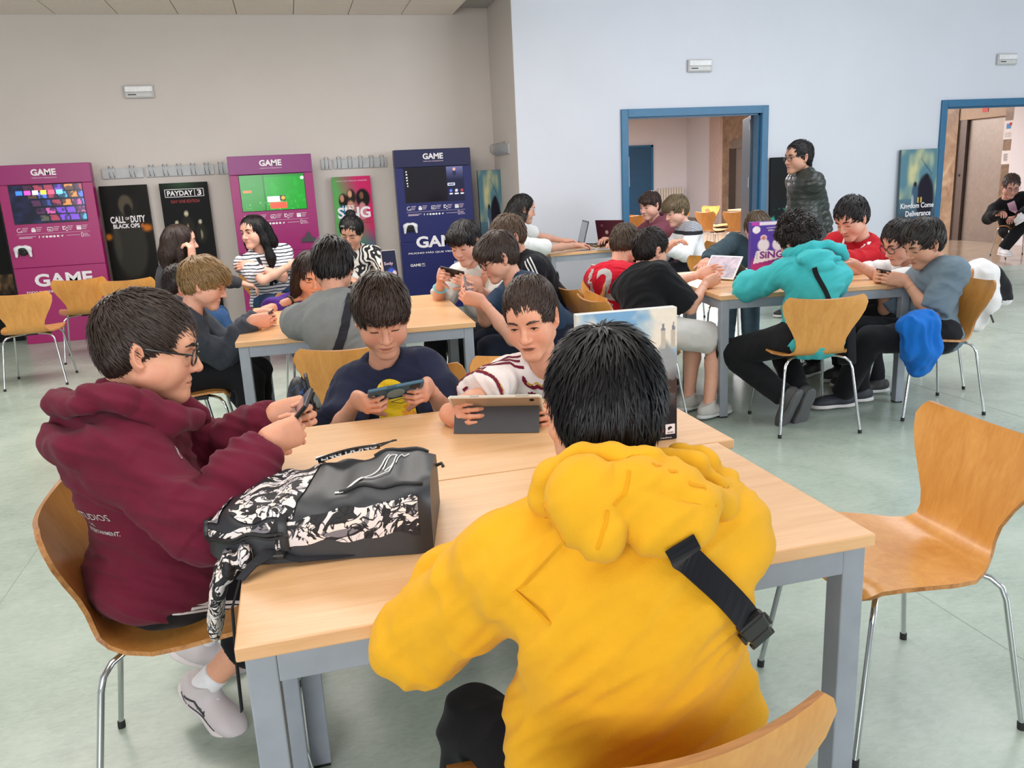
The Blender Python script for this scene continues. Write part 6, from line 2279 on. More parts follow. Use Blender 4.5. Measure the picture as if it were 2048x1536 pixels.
# ------------------------------------------------ kiosks, posters and the things on the tables
m_print = vcol('printed_panel', 0.5, spec=0.15)
m_screen = vcol('lit_screen', 0.15, emit=0.9)
ink = plain('print_white', (236, 230, 234), 0.6)
ink_soft = plain('print_soft_white', (214, 190, 206), 0.6)


def painted(name, w_, h_, fn, parent, M, mat, nx=48, ny=120):
    """flat print: the colours of a fine grid come from fn(u, v), u to the right and v up, 0..1"""
    u, v = np.meshgrid(np.linspace(0, 1, nx), np.linspace(0, 1, ny))
    u, v = u.ravel(), v.ravel()
    c = fn(u, v)
    P = np.stack([(u - 0.5) * w_, (v - 0.5) * h_, np.zeros_like(u)], 1)
    M = np.array(M)
    P = P @ M[:3, :3].T + M[:3, 3]
    i = (np.arange(ny - 1)[:, None] * nx + np.arange(nx - 1)[None]).ravel()
    lc = np.where(c <= 10.3, c / 255 / 12.92, ((c / 255 + 0.055) / 1.055) ** 2.4)
    return mesh_np(name, P, np.stack([i, i + 1, i + nx + 1, i + nx], 1), mat, parent, False, lc)


def field(u, v, fx, fy, sd=0, oct_=3):
    r, a, s_ = 0, 0, 1.0
    for k in range(oct_):
        r = r + vnoise(np.stack([u * fx * 2 ** k, v * fy * 2 ** k, np.full_like(u, sd * 3.7 + k)], 1), sd) * s_
        a += s_
        s_ *= 0.5
    return r / a


def lay(c, m, col):
    m = np.clip(m, 0, 1)[:, None]
    return c * (1 - m) + np.array(col, float) * m


def blob(u, v, x, y, rx, ry, soft=0.25):
    d = np.sqrt(((u - x) / rx) ** 2 + ((v - y) / ry) ** 2)
    return np.clip((1 - d) / soft, 0, 1)


def base(u, col):
    return np.tile(np.array(col, float), (len(u), 1))


FRONT = lambda x, y, z: Matrix(((1, 0, 0, x), (0, 0, -1, y), (0, 1, 0, z), (0, 0, 0, 1)))


def scr_tiles(u, v):
    c = base(u, (14, 16, 30))
    c = lay(c, field(u, v, 6, 4, 3) * 0.7 + 0.1, (40, 48, 96))
    rnd = random.Random(11)
    sh = u + (v - 0.5) * 0.10
    for k in range(30):
        i, j = k % 6, k // 6
        x, y = 0.30 + i * 0.14 + j * 0.02, 0.92 - j * 0.20
        col = [(200, 90, 160), (90, 120, 220), (220, 140, 70), (120, 70, 200), (80, 170, 210), (210, 200, 120), (60, 80, 150), (160, 60, 80)][rnd.randrange(8)]
        m_ = ((np.abs(sh - x) < 0.058) & (np.abs(v - y) < 0.075)) * (0.35 + 0.6 * (field(u, v, 14, 9, k) > -0.1))
        c = lay(c, m_ * (0.9 if x > 0.4 else 0.3), col)
    for k, col in enumerate(((60, 120, 220), (200, 80, 180), (220, 220, 230), (230, 210, 80), (230, 90, 120), (120, 200, 220))):
        c = lay(c, ((np.abs(u - 0.13 - k * 0.11) < 0.042) & (np.abs(v - 0.80) < 0.055)) * 1.0, col)
    return c


def scr_green(u, v):
    c = base(u, (22, 128, 34))
    c = lay(c, field(u, v, 14, 8, 5) * 0.8, (30, 160, 52))
    c = lay(c, (u < 0.36) * 0.7, (44, 110, 44))
    c = lay(c, (np.abs(u - 0.365) < 0.008) * 0.7, (24, 70, 30))
    c = lay(c, (v > 0.93) * (u > 0.36) * 0.7, (40, 104, 44))
    c = lay(c, (v < 0.25) * (field(u, v, 60, 40, 8) > 0.35) * 0.7, (120, 190, 120))
    c = lay(c, (np.abs(u - 0.10) < 0.065) & (np.abs(v - 0.55) < 0.022), (236, 104, 60))
    c = lay(c, (np.abs(u - 0.50) < 0.10) & (np.abs(v - 0.32) < 0.075), (226, 230, 238))
    c = lay(c, (np.abs(u - 0.64) < 0.045) & (np.abs(v - 0.33) < 0.07), (36, 40, 36))
    c = lay(c, blob(u, v, 0.645, 0.335, 0.035, 0.06), (240, 150, 50))
    c = lay(c, (np.abs(u - 0.56) < 0.13) & (np.abs(v - 0.14) < 0.085), (232, 72, 52))
    c = lay(c, blob(u, v, 0.97, 0.88, 0.03, 0.05), (240, 240, 240))
    return c


def scr_dark(u, v):
    c = base(u, (20, 18, 24))
    c = lay(c, (u > 0.71) * 1.0, (24, 26, 48))
    c = lay(c, (u > 0.71) * (v > 0.62) * np.clip((v - 0.6) * 2.2, 0, 1), (96, 98, 140))
    c = lay(c, blob(u, v, 0.85, 0.92, 0.025, 0.05), (214, 150, 130))
    c = lay(c, blob(u, v, 0.85, 0.80, 0.035, 0.09), (34, 36, 60))
    c = lay(c, (np.abs(u - 0.785) < 0.06) & (np.abs(v - 0.485) < 0.035), (206, 208, 222))
    c = lay(c, (np.abs(u - 0.785) < 0.05) & (np.abs(v - 0.485) < 0.022), (30, 34, 70))
    for k, col in enumerate(((90, 100, 190), (190, 190, 210), (150, 60, 70))):
        c = lay(c, blob(u, v, 0.775 + k * 0.095, 0.29, 0.028, 0.05), col)
        c = lay(c, (np.abs(u - 0.775 - k * 0.095) < 0.03) & (np.abs(v - 0.20) < 0.012), (196, 198, 206))
    for k in range(6):
        c = lay(c, blob(u, v, 0.035 + 0.002 * k, 0.90 - k * 0.085, 0.012, 0.022), (230, 230, 235))
    return c


def kiosk(x0, col, topcol, screen, big_z, words, right_logo, label):
    W_, H_, D_ = 0.888, 1.842, 0.13
    k = empty('game_kiosk', (x0, 9.62, 0), 0, label, 'kiosk', 'game kiosks along the left wall')
    pm = plain('kiosk_lower_' + col[0], col[1], 0.32, 0, 0.03)
    pt_ = plain('kiosk_upper_' + col[0], topcol, 0.32, 0, 0.03)
    MB().box((0, 0.002, 0.0), (W_, D_, 0.80), 0.004).ob('lower_panel', pm, k)
    MB().box((0, 0, 0.803), (W_, D_, 1.643), 0.004).ob('screen_panel', pm, k)
    MB().box((0, 0, 1.646), (W_, D_, H_), 0.004).ob('header_panel', pt_, k)
    MB().box((0.06, D_, 0.0), (0.62, D_ + 0.20, H_ + 0.006), 0.006).ob('rear_support', plain('support_grey', (150, 152, 156), 0.5), k)
    sc = MB().box((0.095, -0.008, 1.25), (0.79, -0.001, 1.642), 0.002).ob('screen_bezel', m_black, k)
    painted('screen', 0.685, 0.382, screen, sc, FRONT(0.4425, -0.0095, 1.446), m_screen, 90, 54)
    F = FRONT(0, -0.0015, 0)
    t = MB()
    lettering(t, 'GAME', F, 0.446, 1.762, 0.066, 0.236, 0.035)
    t.ob('lettering', ink, k)
    t = MB()
    lettering(t, 'TODO EN VIDEOJUEGOS', F, 0.446, 1.705, 0.014, 0.235, 0.02)
    # icon row, captions and the social line
    for i, x in enumerate((0.125, 0.255, 0.42, 0.55, 0.69)):
        for q in range(3):
            t.box((x + 0.030, -0.002, 1.205 - q * 0.017), (x + 0.030 + 0.055 - 0.008 * q, -0.0012, 1.211 - q * 0.017))
    t.box((0.095, -0.002, 1.145), (0.79, -0.0012, 1.1475))
    t.box((0.11, -0.002, 1.118), (0.27, -0.0012, 1.123)).box((0.11, -0.002, 1.104), (0.235, -0.0012, 1.111)).box((0.56, -0.002, 1.112), (0.69, -0.0012, 1.116))
    for q in range(3):
        t.box((0.725, -0.002, 1.094 + q * 0.014), (0.785 - 0.01 * q, -0.0012, 1.099 + q * 0.014))
    props(t.ob('small_print', ink_soft, k), kind='stuff')
    t = MB()
    for a in range(14):
        b0 = 2 * PI * a / 14 + 0.9
        b1 = 2 * PI * (a + 1) / 14 + 0.9
        if a < 12:
            t.add([(0.125 + r_ * math.cos(b), -0.002, 1.187 + r_ * math.sin(b)) for r_, b in ((0.024, b0), (0.024, b1), (0.019, b1), (0.019, b0))], [(0, 1, 2, 3)])
    t.box((0.125, -0.002, 1.165), (0.150, -0.0012, 1.177))
    t.box((0.237, -0.002, 1.165), (0.277, -0.0012, 1.195)).box((0.243, -0.002, 1.198), (0.271, -0.0012, 1.208))
    t.box((0.385, -0.002, 1.165), (0.443, -0.0012, 1.170)).box((0.385, -0.002, 1.200), (0.443, -0.0012, 1.207)).box((0.385, -0.002, 1.165), (0.390, -0.0012, 1.207)).box((0.438, -0.002, 1.165), (0.443, -0.0012, 1.207)).box((0.395, -0.002, 1.178), (0.425, -0.0012, 1.186))
    for a, b in ((0, 0), (1, 0), (0, 1), (2, 1), (1, 2), (0, 2), (2, -1)):
        t.box((0.533 + a * 0.016, -0.002, 1.172 + b * 0.014), (0.545 + a * 0.016, -0.0012, 1.183 + b * 0.014))
    t.box((0.667, -0.002, 1.166), (0.712, -0.0012, 1.196)).box((0.667, -0.002, 1.199), (0.712, -0.0012, 1.209))
    t.box((0.700, -0.002, 1.090), (0.704, -0.0012, 1.136)).box((0.716, -0.002, 1.090), (0.720, -0.0012, 1.136)).box((0.700, -0.002, 1.090), (0.720, -0.0012, 1.095)).box((0.700, -0.002, 1.131), (0.720, -0.0012, 1.136))
    for i, x in enumerate((0.30, 0.335, 0.372, 0.408, 0.443, 0.478, 0.516)):
        if i == 0:
            lettering(t, 'f', F, x, 1.112, 0.026, None, 0.03)
        elif i in (1, 6):
            t.add([(x - 0.014, -0.002, 1.112), (x + 0.014, -0.002, 1.124), (x + 0.004, -0.002, 1.100), (x - 0.002, -0.002, 1.108)], [(0, 3, 2, 1)])
        elif i == 3:
            t.box((x - 0.015, -0.002, 1.103), (x + 0.015, -0.0012, 1.121))
        else:
            t.add([(x + 0.012 * math.cos(2 * PI * q / 12), -0.002, 1.112 + 0.012 * math.sin(2 * PI * q / 12)) for q in range(12)], [tuple(range(12))])
    t.ob('icons', ink, k)
    t = MB()
    lettering(t, 'GAME', F, 0.46, big_z, 0.135, 0.56, 0.035)
    lettering(t, words, F, 0.46, big_z - 0.125, 0.030, 0.76, 0.02)
    lettering(t, 'GAME', F, 0.155, big_z - 0.262, 0.032, 0.125, 0.035)
    lettering(t, 'PC', F, 0.248, big_z - 0.254, 0.020, 0.034, 0.03)
    t.box((0.228, -0.002, big_z - 0.280), (0.268, -0.0012, big_z - 0.276))
    lettering(t, 'GAME', F, 0.66, big_z - 0.262, 0.032, 0.09, 0.035)
    t.ob('lettering', ink, k)
    t = MB()
    for q in range(9):
        x = 0.72 + 0.012 * q
        t.box((x, -0.002, big_z - 0.275 - 0.004 * (q % 2)), (x + 0.010, -0.0012, big_z - 0.248 + 0.010 * math.sin(q * 0.9)))
    t.ob('emblem', plain('emblem_green', (70, 150, 70), 0.6), k)
    return k


def pad(x, z, label, flip=False):
    e = empty('game_pad', (x, 9.602, z), 0, label, 'controller', 'controllers hung on the kiosks')
    S = SDF()
    for sg in (-1, 1):
        S.chain([(0.03 * sg, 0, 0.03), (0.058 * sg, 0, 0.015), (0.068 * sg, -0.004, -0.06)], [0.020, 0.024, 0.013], 0.02)
    S.cone((-0.03, 0, 0.03), (0.03, 0, 0.03), 0.020, 0.020, 0.02)
    v, q = S.mesh(0.006)
    mesh_np('shell', v, q, plain('pad_white', (226, 226, 230), 0.35), e)
    S = SDF()
    S.cone((-0.022, -0.010, 0.012), (0.022, -0.010, 0.012), 0.020, 0.020, 0.015)
    S.ell((0, -0.006, -0.02), np.eye(3), (0.042, 0.016, 0.034), 0.02)
    v, q = S.mesh(0.006)
    mesh_np('centre', v, q, m_black, e)
    for sg in (-1, 1):
        MB().lathe([(0.010, -0.03), (0.010, -0.02), (0.006, -0.012)], 12, M=Matrix.Rotation(-PI / 2, 4, 'X'), c=(0.026 * sg, -0.008, -0.012)).ob('thumbstick', m_black, e, True)


kiosk(-2.818, ('magenta', (160, 24, 100)), (150, 30, 104), scr_tiles, 0.665, 'TODO EN VIDEOJUEGOS Y SEGUNDA MANO', 1, 'pink game kiosk at the far left with a screen of coloured game tiles')
kiosk(-0.566, ('pink', (152, 28, 104)), (132, 38, 112), scr_green, 0.61, 'MUCHO MÁS QUE VIDEOJUEGOS', 1, 'pink game kiosk with a green pitch screen behind the striped shirt woman')
kiosk(1.236, ('navy', (28, 34, 96)), (26, 28, 72), scr_dark, 0.797, 'MUCHO MÁS QUE VIDEOJUEGOS', 0, 'navy game kiosk with a mostly dark screen right of the singing poster')
pad(-2.69, 0.985, 'white and black controller hung on the far left pink kiosk')
pad(1.36, 0.975, 'white and black controller hung on the navy kiosk')
bl = empty('hook_cover', (0.205, 9.61, 0.93), 0, 'dark grey flat holder on the pink kiosk with the green screen', 'holder')
MB().prism([(-0.085, -0.04), (0.085, -0.045), (0.07, 0.0), (0.03, 0.01), (0.018, 0.055), (0.0, 0.075), (-0.018, 0.05), (-0.03, 0.012), (-0.07, 0.0)], -0.008, 0.012, M=FRONT(0, 0, 0)).ob('plate', m_dark, bl)


def poster(x0, x1, h, y, fn, words, label, group='tall cardboard posters', lean=0.03, edge=(20, 20, 22), th=0.035, z0=0.0):
    e = empty('poster_panel', ((x0 + x1) / 2, y, 0), 0, label, 'poster', group)
    e.rotation_euler = (-math.atan(lean / h) * 1.0, 0, 0)
    w_ = x1 - x0
    MB().box((-w_ / 2, 0, z0), (w_ / 2, th, h), 0.003).ob('board', plain('poster_edge', edge, 0.5), e)
    painted('print', w_ - 0.004, h - z0 - 0.004, fn, e, FRONT(0, -0.0012, (h + z0) / 2), m_print)
    F = FRONT(0, -0.002, 0)
    for s_, x, z, hh, ww, mt, bold in words:
        lettering(MB(), s_, F, x, z, hh, ww, bold).ob('lettering', mt, e)
    return e


red_ink = plain('print_red', (150, 40, 44), 0.6)
purple_ink = plain('print_purple', (120, 40, 130), 0.6)
teal_ink = plain('print_teal', (40, 120, 130), 0.6)
orange_ink = plain('print_orange', (190, 90, 40), 0.6)
gold_ink = plain('print_gold', (190, 160, 80), 0.6)


def p_soldier(u, v):
    c = base(u, (16, 15, 14))
    c = lay(c, np.clip(0.5 + field(u, v, 3, 6, 2), 0, 1) * 0.4, (52, 42, 30))
    c = lay(c, blob(u, v, 0.86, 0.71, 0.20, 0.035, 0.6) + blob(u, v, 0.05, 0.66, 0.12, 0.03, 0.6), (196, 110, 30))
    c = lay(c, blob(u, v, 0.48, 0.60, 0.40, 0.26, 0.2), (48, 46, 40))
    c = lay(c, blob(u, v, 0.50, 0.87, 0.17, 0.075, 0.2), (84, 76, 62))
    c = lay(c, blob(u, v, 0.53, 0.83, 0.10, 0.055, 0.3), (20, 18, 16))
    c = lay(c, blob(u, v, 0.22, 0.62, 0.10, 0.16, 0.5) * 0.5, (74, 72, 64))
    c = lay(c, (v < 0.31) * 1.0, (18, 18, 20))
    for k, col in enumerate(((110, 160, 60), (60, 90, 190), (214, 220, 228))):
        x = 0.28 + k * 0.24
        c = lay(c, (np.abs(u - x) < 0.108) & (np.abs(v - 0.215) < 0.082), (46, 40, 34))
        c = lay(c, (np.abs(u - x) < 0.108) & (np.abs(v - 0.288) < 0.012), col)
        c = lay(c, ((np.abs(u - x) < 0.09) & (np.abs(v - 0.21) < 0.05)) * (field(u, v, 16, 40, k) > 0), (186, 120, 60))
    return c


def p_masks(u, v):
    c = base(u, (12, 13, 14))
    c = lay(c, blob(u, v, 0.45, 1.0, 0.55, 0.10, 0.9), (48, 74, 52))
    for x, y, s_ in ((0.48, 0.79, 1.0), (0.26, 0.73, 0.8), (0.75, 0.73, 0.8)):
        c = lay(c, blob(u, v, x, y - 0.10 * s_, 0.17 * s_, 0.10 * s_, 0.3), (34, 32, 26))
        c = lay(c, blob(u, v, x, y - 0.11 * s_, 0.03 * s_, 0.05 * s_, 0.4), (150, 146, 120))
        c = lay(c, blob(u, v, x, y, 0.055 * s_, 0.024 * s_, 0.4), (196, 190, 160))
    c = lay(c, np.clip(1 - np.abs(v - 0.46 - 0.22 * (0.5 - u)) / 0.006, 0, 1) * (u > .3), (150, 34, 44))
    c = lay(c, np.clip(1 - np.abs(v - 0.44 - 0.75 * (0.62 - u)) / 0.012, 0, 1) * (u > .4) * (u < .66), (160, 30, 40))
    c = lay(c, (field(u, v, 20, 50, 4) > 0.45) * (v < 0.66) * 0.4, (90, 92, 84))
    return c


def p_sing(u, v):
    c = base(u, (96, 170, 92))
    c = lay(c, np.clip((u - 0.2 + (v - 0.8)) * 1.6, 0, 1), (206, 40, 104))
    c = lay(c, np.clip((0.62 - v) * 5, 0, 1) * (v < 0.9), (30, 118, 130))
    c = lay(c, np.clip((0.52 - v) * 5, 0, 1), (88, 50, 130))
    c = lay(c, blob(u, v, 0.95, 0.33, 0.35, 0.10, 0.8), (190, 190, 40))
    c = lay(c, np.clip((0.25 - v) * 5, 0, 1) * 0.6, (50, 120, 60))
    for x, y, hc, tc, sk in ((0.22, 0.845, (28, 22, 20), (26, 110, 140), (196, 140, 110)), (0.43, 0.875, (40, 30, 26), (196, 140, 120), (214, 160, 130)), (0.73, 0.86, (22, 16, 16), (206, 130, 140), (130, 86, 66))):
        c = lay(c, blob(u, v, x + 0.03, y - 0.02, 0.13 if x < 0.6 else 0.2, 0.06 if x < 0.6 else 0.075, 0.2), hc)
        c = lay(c, blob(u, v, x, y - 0.115, 0.12, 0.075, 0.2), tc)
        c = lay(c, blob(u, v, x, y, 0.062, 0.030, 0.25), sk)
    return c


def p_knights(u, v):
    c = base(u, (92, 132, 146))
    c = lay(c, np.clip(field(u, v, 3, 5, 6) * 1.6 + 0.2, 0, 1) * (v > 0.62), (206, 200, 150))
    c = lay(c, np.clip((0.66 - v) * 6, 0, 1), (70, 90, 106))
    c = lay(c, np.clip((0.52 - v) * 6, 0, 1) * (0.6 + 0.4 * field(u, v, 9, 20, 3)), (40, 44, 54))
    c = lay(c, blob(u, v, 0.70, 0.62, 0.26, 0.20, 0.2), (30, 26, 40))
    c = lay(c, blob(u, v, 0.72, 0.78, 0.07, 0.032, 0.3), (26, 24, 30))
    c = lay(c, np.clip(1 - np.abs((v - 0.90) + 0.42 * (u - 0.62)) / 0.006, 0, 1) * (u > 0.55) * (u < 0.86), (30, 32, 38))
    c = lay(c, blob(u, v, 0.42, 0.66, 0.10, 0.09, 0.3), (66, 92, 116))
    c = lay(c, blob(u, v, 0.42, 0.73, 0.05, 0.022, 0.3), (34, 32, 36))
    c = lay(c, blob(u, v, 0.36, 0.60, 0.04, 0.06, 0.4), (170, 176, 180))
    return lay(c, (v < 0.40) * 1.0, (16, 18, 28))


def p_dark_green(u, v):
    c = base(u, (14, 18, 20))
    c = lay(c, blob(u, v, 0.75, 0.62, 0.38, 0.17, 0.5), (196, 214, 206))
    c = lay(c, blob(u, v, 0.35, 0.80, 0.36, 0.14, 0.2), (12, 14, 16))
    c = lay(c, np.clip(1 - np.abs(field(u, v, 7, 12, 9)) * 6, 0, 1) * (v < 0.62) * (v > 0.36), (50, 190, 160))
    return lay(c, (field(u, v, 6, 8, 2) > 0.1) * (v < 0.5) * 0.6, (30, 110, 96))


def p_left(u, v):
    c = base(u, (18, 18, 18))
    return lay(c, (np.abs(v - 0.40) < 0.07) * (u > 0.4) * (0.5 + field(u, v, 8, 12, 4)), (190, 140, 90))


poster(-3.40, -2.93, 1.56, 9.93, p_left, [], 'black poster cut off at the left picture edge')
poster(-1.946, -1.458, 1.60, 9.93, p_soldier, [('CALL', -0.10, 1.235, 0.075, 0.15, ink, 0.03), ('OF', 0.0, 1.245, 0.03, 0.04, ink, 0.02), ('DUTY', 0.105, 1.235, 0.075, 0.15, ink, 0.03), ('BLACK OPS', -0.02, 1.165, 0.048, 0.27, ink, 0.03), ('6', 0.145, 1.165, 0.048, 0.035, orange_ink, 0.03)], 'black soldier poster with white lettering left of the dark haired woman')
pm_ = poster(-1.334, -0.826, 1.60, 9.93, p_masks, [('PAYDAY', -0.045, 1.488, 0.056, 0.27, ink, 0.03), ('3', 0.157, 1.488, 0.062, 0.045, ink, 0.03), ('DAY ONE EDITION', 0.0, 1.398, 0.034, 0.30, red_ink, 0.02)], 'black masked gunmen poster behind the dark haired woman')
fr = MB()
for a in ((-0.205, 1.445, 0.205, 1.451), (-0.205, 1.527, 0.205, 1.533), (-0.205, 1.445, -0.199, 1.533), (0.199, 1.445, 0.205, 1.533), (0.105, 1.447, 0.111, 1.531)):
    fr.box((a[0], -0.003, a[1]), (a[2], -0.0015, a[3]))
fr.ob('logo_frame', ink, pm_)
poster(0.535, 0.985, 1.585, 9.93, p_sing, [('CANTA CON TODO EL CORAZÓN', 0.0, 1.535, 0.017, 0.36, ink_soft, 0.01), ("LET'S", -0.06, 1.235, 0.044, 0.13, ink, 0.02), ('SING', 0.0, 1.170, 0.130, 0.38, ink, 0.03), ('2022', 0.12, 1.065, 0.055, 0.13, red_ink, 0.02)], 'colourful singing poster with three singers beside the navy kiosk', edge=(190, 190, 190))
poster(2.235, 2.515, 1.58, 9.76, p_knights, [('Kingdom Come', 0.02, 0.70, 0.07, 0.30, ink, 0.02), ('Deliverance', 0.02, 0.61, 0.055, 0.24, ink, 0.02), ('II', 0.0, 0.775, 0.05, 0.05, gold_ink, 0.02)], 'narrow knight poster in the corner right of the navy kiosk', edge=(40, 60, 70))
poster(5.632, 6.20, 1.56, 8.90, p_dark_green, [], 'dark poster with green swirls behind the standing man')
poster(7.465, 8.02, 1.58, 8.90, p_knights, [('Kingdom Come', 0.0, 0.88, 0.085, 0.50, ink, 0.02), ('Deliverance', 0.02, 0.79, 0.070, 0.38, ink, 0.02), ('II', 0.03, 0.955, 0.07, 0.07, gold_ink, 0.02)], 'knight poster leaning beside the right blue doorway', edge=(60, 90, 100))

# ---- display box on the table
bx_ = empty('display_box', (0.82, 1.945, 0.741), math.radians(-3), 'sky and mountain printed display board standing on the table', 'display box')
MB().box((-0.137, 0, 0), (0.137, 0.028, 0.362), 0.002).ob('board', plain('box_card', (214, 214, 212), 0.5), bx_)


def p_sky(u, v):
    c = base(u, (122, 168, 206))
    c = lay(c, np.clip(field(u, v, 3.2, 5, 12) * 4.0 + 0.55, 0, 1) * (v > 0.45), (228, 222, 208))
    hgt = 0.56 + 0.22 * np.exp(-((u - 0.88) / 0.12) ** 2) + 0.05 * field(u, v * 0, 9, 1, 3)
    c = lay(c, np.clip((hgt - v) * 20, 0, 1), (150, 156, 160))
    for x in (0.86, 0.965):
        c = lay(c, (np.abs(u - x) < 0.022) * (v < 0.84) * (v > 0.7), (190, 184, 170))
        c = lay(c, (np.abs(u - x) < 0.022 * np.clip((0.90 - v) * 16, 0, 1)) * (v < 0.90) * (v >= 0.84), (120, 126, 140))
    c = lay(c, np.clip((0.56 - v + 0.05 * field(u, v, 6, 4, 5)) * 9, 0, 1), (96, 92, 92))
    c = lay(c, (v < 0.52) * (field(u, v, 14, 16, 7) > 0.2) * 0.8, (70, 52, 46))
    c = lay(c, (v < 0.52) * (field(u, v, 20, 22, 8) > 0.4) * 0.7, (150, 90, 70))
    return lay(c, np.clip((0.36 - v) * 7, 0, 1), (40, 38, 44))


painted('print', 0.272, 0.36, p_sky, bx_, FRONT(0, -0.0012, 0.181), m_print, 90, 120)
F = FRONT(0, -0.002, 0)
t = MB()
lettering(t, 'WARHORSE', F, 0.045, 0.021, 0.012, 0.075, 0.02)
t.box((0.103, -0.0025, 0.016), (0.130, -0.0015, 0.044))
lettering(t, 'Todos los derechos reservados', F, 0.03, 0.007, 0.004, 0.18, 0.0)
t.ob('lettering', ink, bx_)
MB().prism([(0.092 + 0.006 * q, 0.027 + y) for q, y in ((-1, 0), (0, -0.010), (1, 0), (1, 0.005), (-1, 0.005))][::1], 0.002, 0.0026, M=FRONT(0, 0, 0)).ob('shield', plain('shield_red', (190, 60, 66), 0.6), bx_)
t = MB()
t.add([(0.116 + 0.007 * math.cos(a), -0.0028, 0.032 + 0.006 * math.sin(a)) for a in np.linspace(0.3, 4.2, 9)] + [(0.116, -0.0028, 0.030)], [tuple(range(10))])
lettering(t, 'SILVER', FRONT(0, -0.003, 0), 0.1165, 0.021, 0.004, 0.018, 0.02)
t.ob('logo', m_black, bx_)

# ---- purple box on the right table
pb = empty('game_box', (3.215, 5.06, 0.741), math.radians(-8), 'purple and white singing game box standing on the right table', 'box')
MB().box((-0.15, 0, 0), (0.15, 0.05, 0.345), 0.002).ob('carton', plain('purple_card', (84, 60, 150), 0.45), pb)


def p_purple(u, v):
    c = base(u, (84, 62, 160))
    c = lay(c, (v > 0.93) * 1.0, (226, 220, 232))
    c = lay(c, (v > 0.93) * (u < 0.2) * 1.0, (186, 70, 170))
    c = lay(c, np.clip((0.33 - v) * 5, 0, 1), (190, 60, 130))
    c = lay(c, ((v < 0.43 - 0.02 * u) & (v > 0.16 + 0.14 * u) & (u > 0.06 + 0.3 * np.clip(v - 0.2, 0, 1))), (232, 228, 234))
    c = lay(c, blob(u, v, 0.12, 0.85, 0.10, 0.075, 0.08), (236, 234, 238))
    for x, y in ((0.30, 0.68), (0.66, 0.68)):
        c = lay(c, blob(u, v, x, y - 0.14, 0.16, 0.14, 0.2), (226, 222, 230))
        c = lay(c, blob(u, v, x, y + 0.01, 0.09 if x < .5 else 0.12, 0.06 if x < .5 else 0.10, 0.2), (40, 30, 40) if x > .5 else (232, 200, 220))
        c = lay(c, blob(u, v, x, y, 0.055, 0.045, 0.3), (190, 130, 106))
    return lay(c, (v < 0.43) * (v > 0.40) * (u > 0.95) * 0.5, (200, 60, 140))


painted('print', 0.296, 0.341, p_purple, pb, FRONT(0, -0.0012, 0.1725), m_print, 60, 70)
t = MB()
lettering(t, 'SiNG', FRONT(0, -0.002, 0), 0.0, 0.118, 0.050, 0.17, 0.03)
for q, ch in enumerate("LETS"):
    lettering(t, ch, FRONT(0, -0.002, 0), -0.105, 0.140 - q * 0.014, 0.009, None, 0.02)
t.ob('lettering', purple_ink, pb)
t = MB()
lettering(t, '¡CUANTOS ESTÁIS A', FRONT(0, -0.002, 0), 0.03, 0.302, 0.011, 0.14, 0.02)
lettering(t, 'CON EL KARAOKE', FRONT(0, -0.002, 0), 0.035, 0.285, 0.011, 0.13, 0.02)
t.ob('lettering', ink, pb)

# ---- small card stand behind the middle table
cs = empty('card_stand', (0.70, 6.25, 0.741), math.radians(10), 'small blue printed card stand beside the leaf print blouse woman', 'card stand')
st = empty('side_table', (0.45, 6.05, 0), 0, 'small beech table behind the girl, holding the card stand', 'table')
MB().box((0, 0, 0.71), (0.33, 0.4, 0.74), 0.003).ob('tabletop', m_top, st)
for x in (0.02, 0.26):
    for y in (0.02, 0.33):
        MB().box((x, y, 0), (x + 0.05, y + 0.05, 0.71), 0.003).ob('leg', m_frame, st)
MB().prism([(-0.06, 0), (0.06, 0), (0.0, 0.24)], -0.055, 0.055, M=Matrix(((0, 0, 1, 0), (1, 0, 0, 0), (0, 1, 0, 0), (0, 0, 0, 1)))).ob('card', plain('cream_card', (222, 206, 196), 0.6), cs)


def p_card(u, v):
    c = base(u, (34, 38, 62))
    c = lay(c, blob(u, v, 0.55, 0.25, 0.4, 0.25, 0.4), (60, 90, 200))
    return lay(c, blob(u, v, 0.75, 0.28, 0.16, 0.10, 0.3), (220, 190, 180))


Mc = Matrix(((1, 0, 0, 0), (0, math.sin(0.245), -math.cos(0.245), -0.031), (0, math.cos(0.245), math.sin(0.245), 0.120), (0, 0, 0, 1)))
painted('print', 0.108, 0.24, p_card, cs, Mc, m_print, 24, 48)
t = MB()
lettering(t, 'Sody', Mc, -0.01, 0.02, 0.03, 0.07, 0.01)
t.ob('lettering', ink_soft, cs)

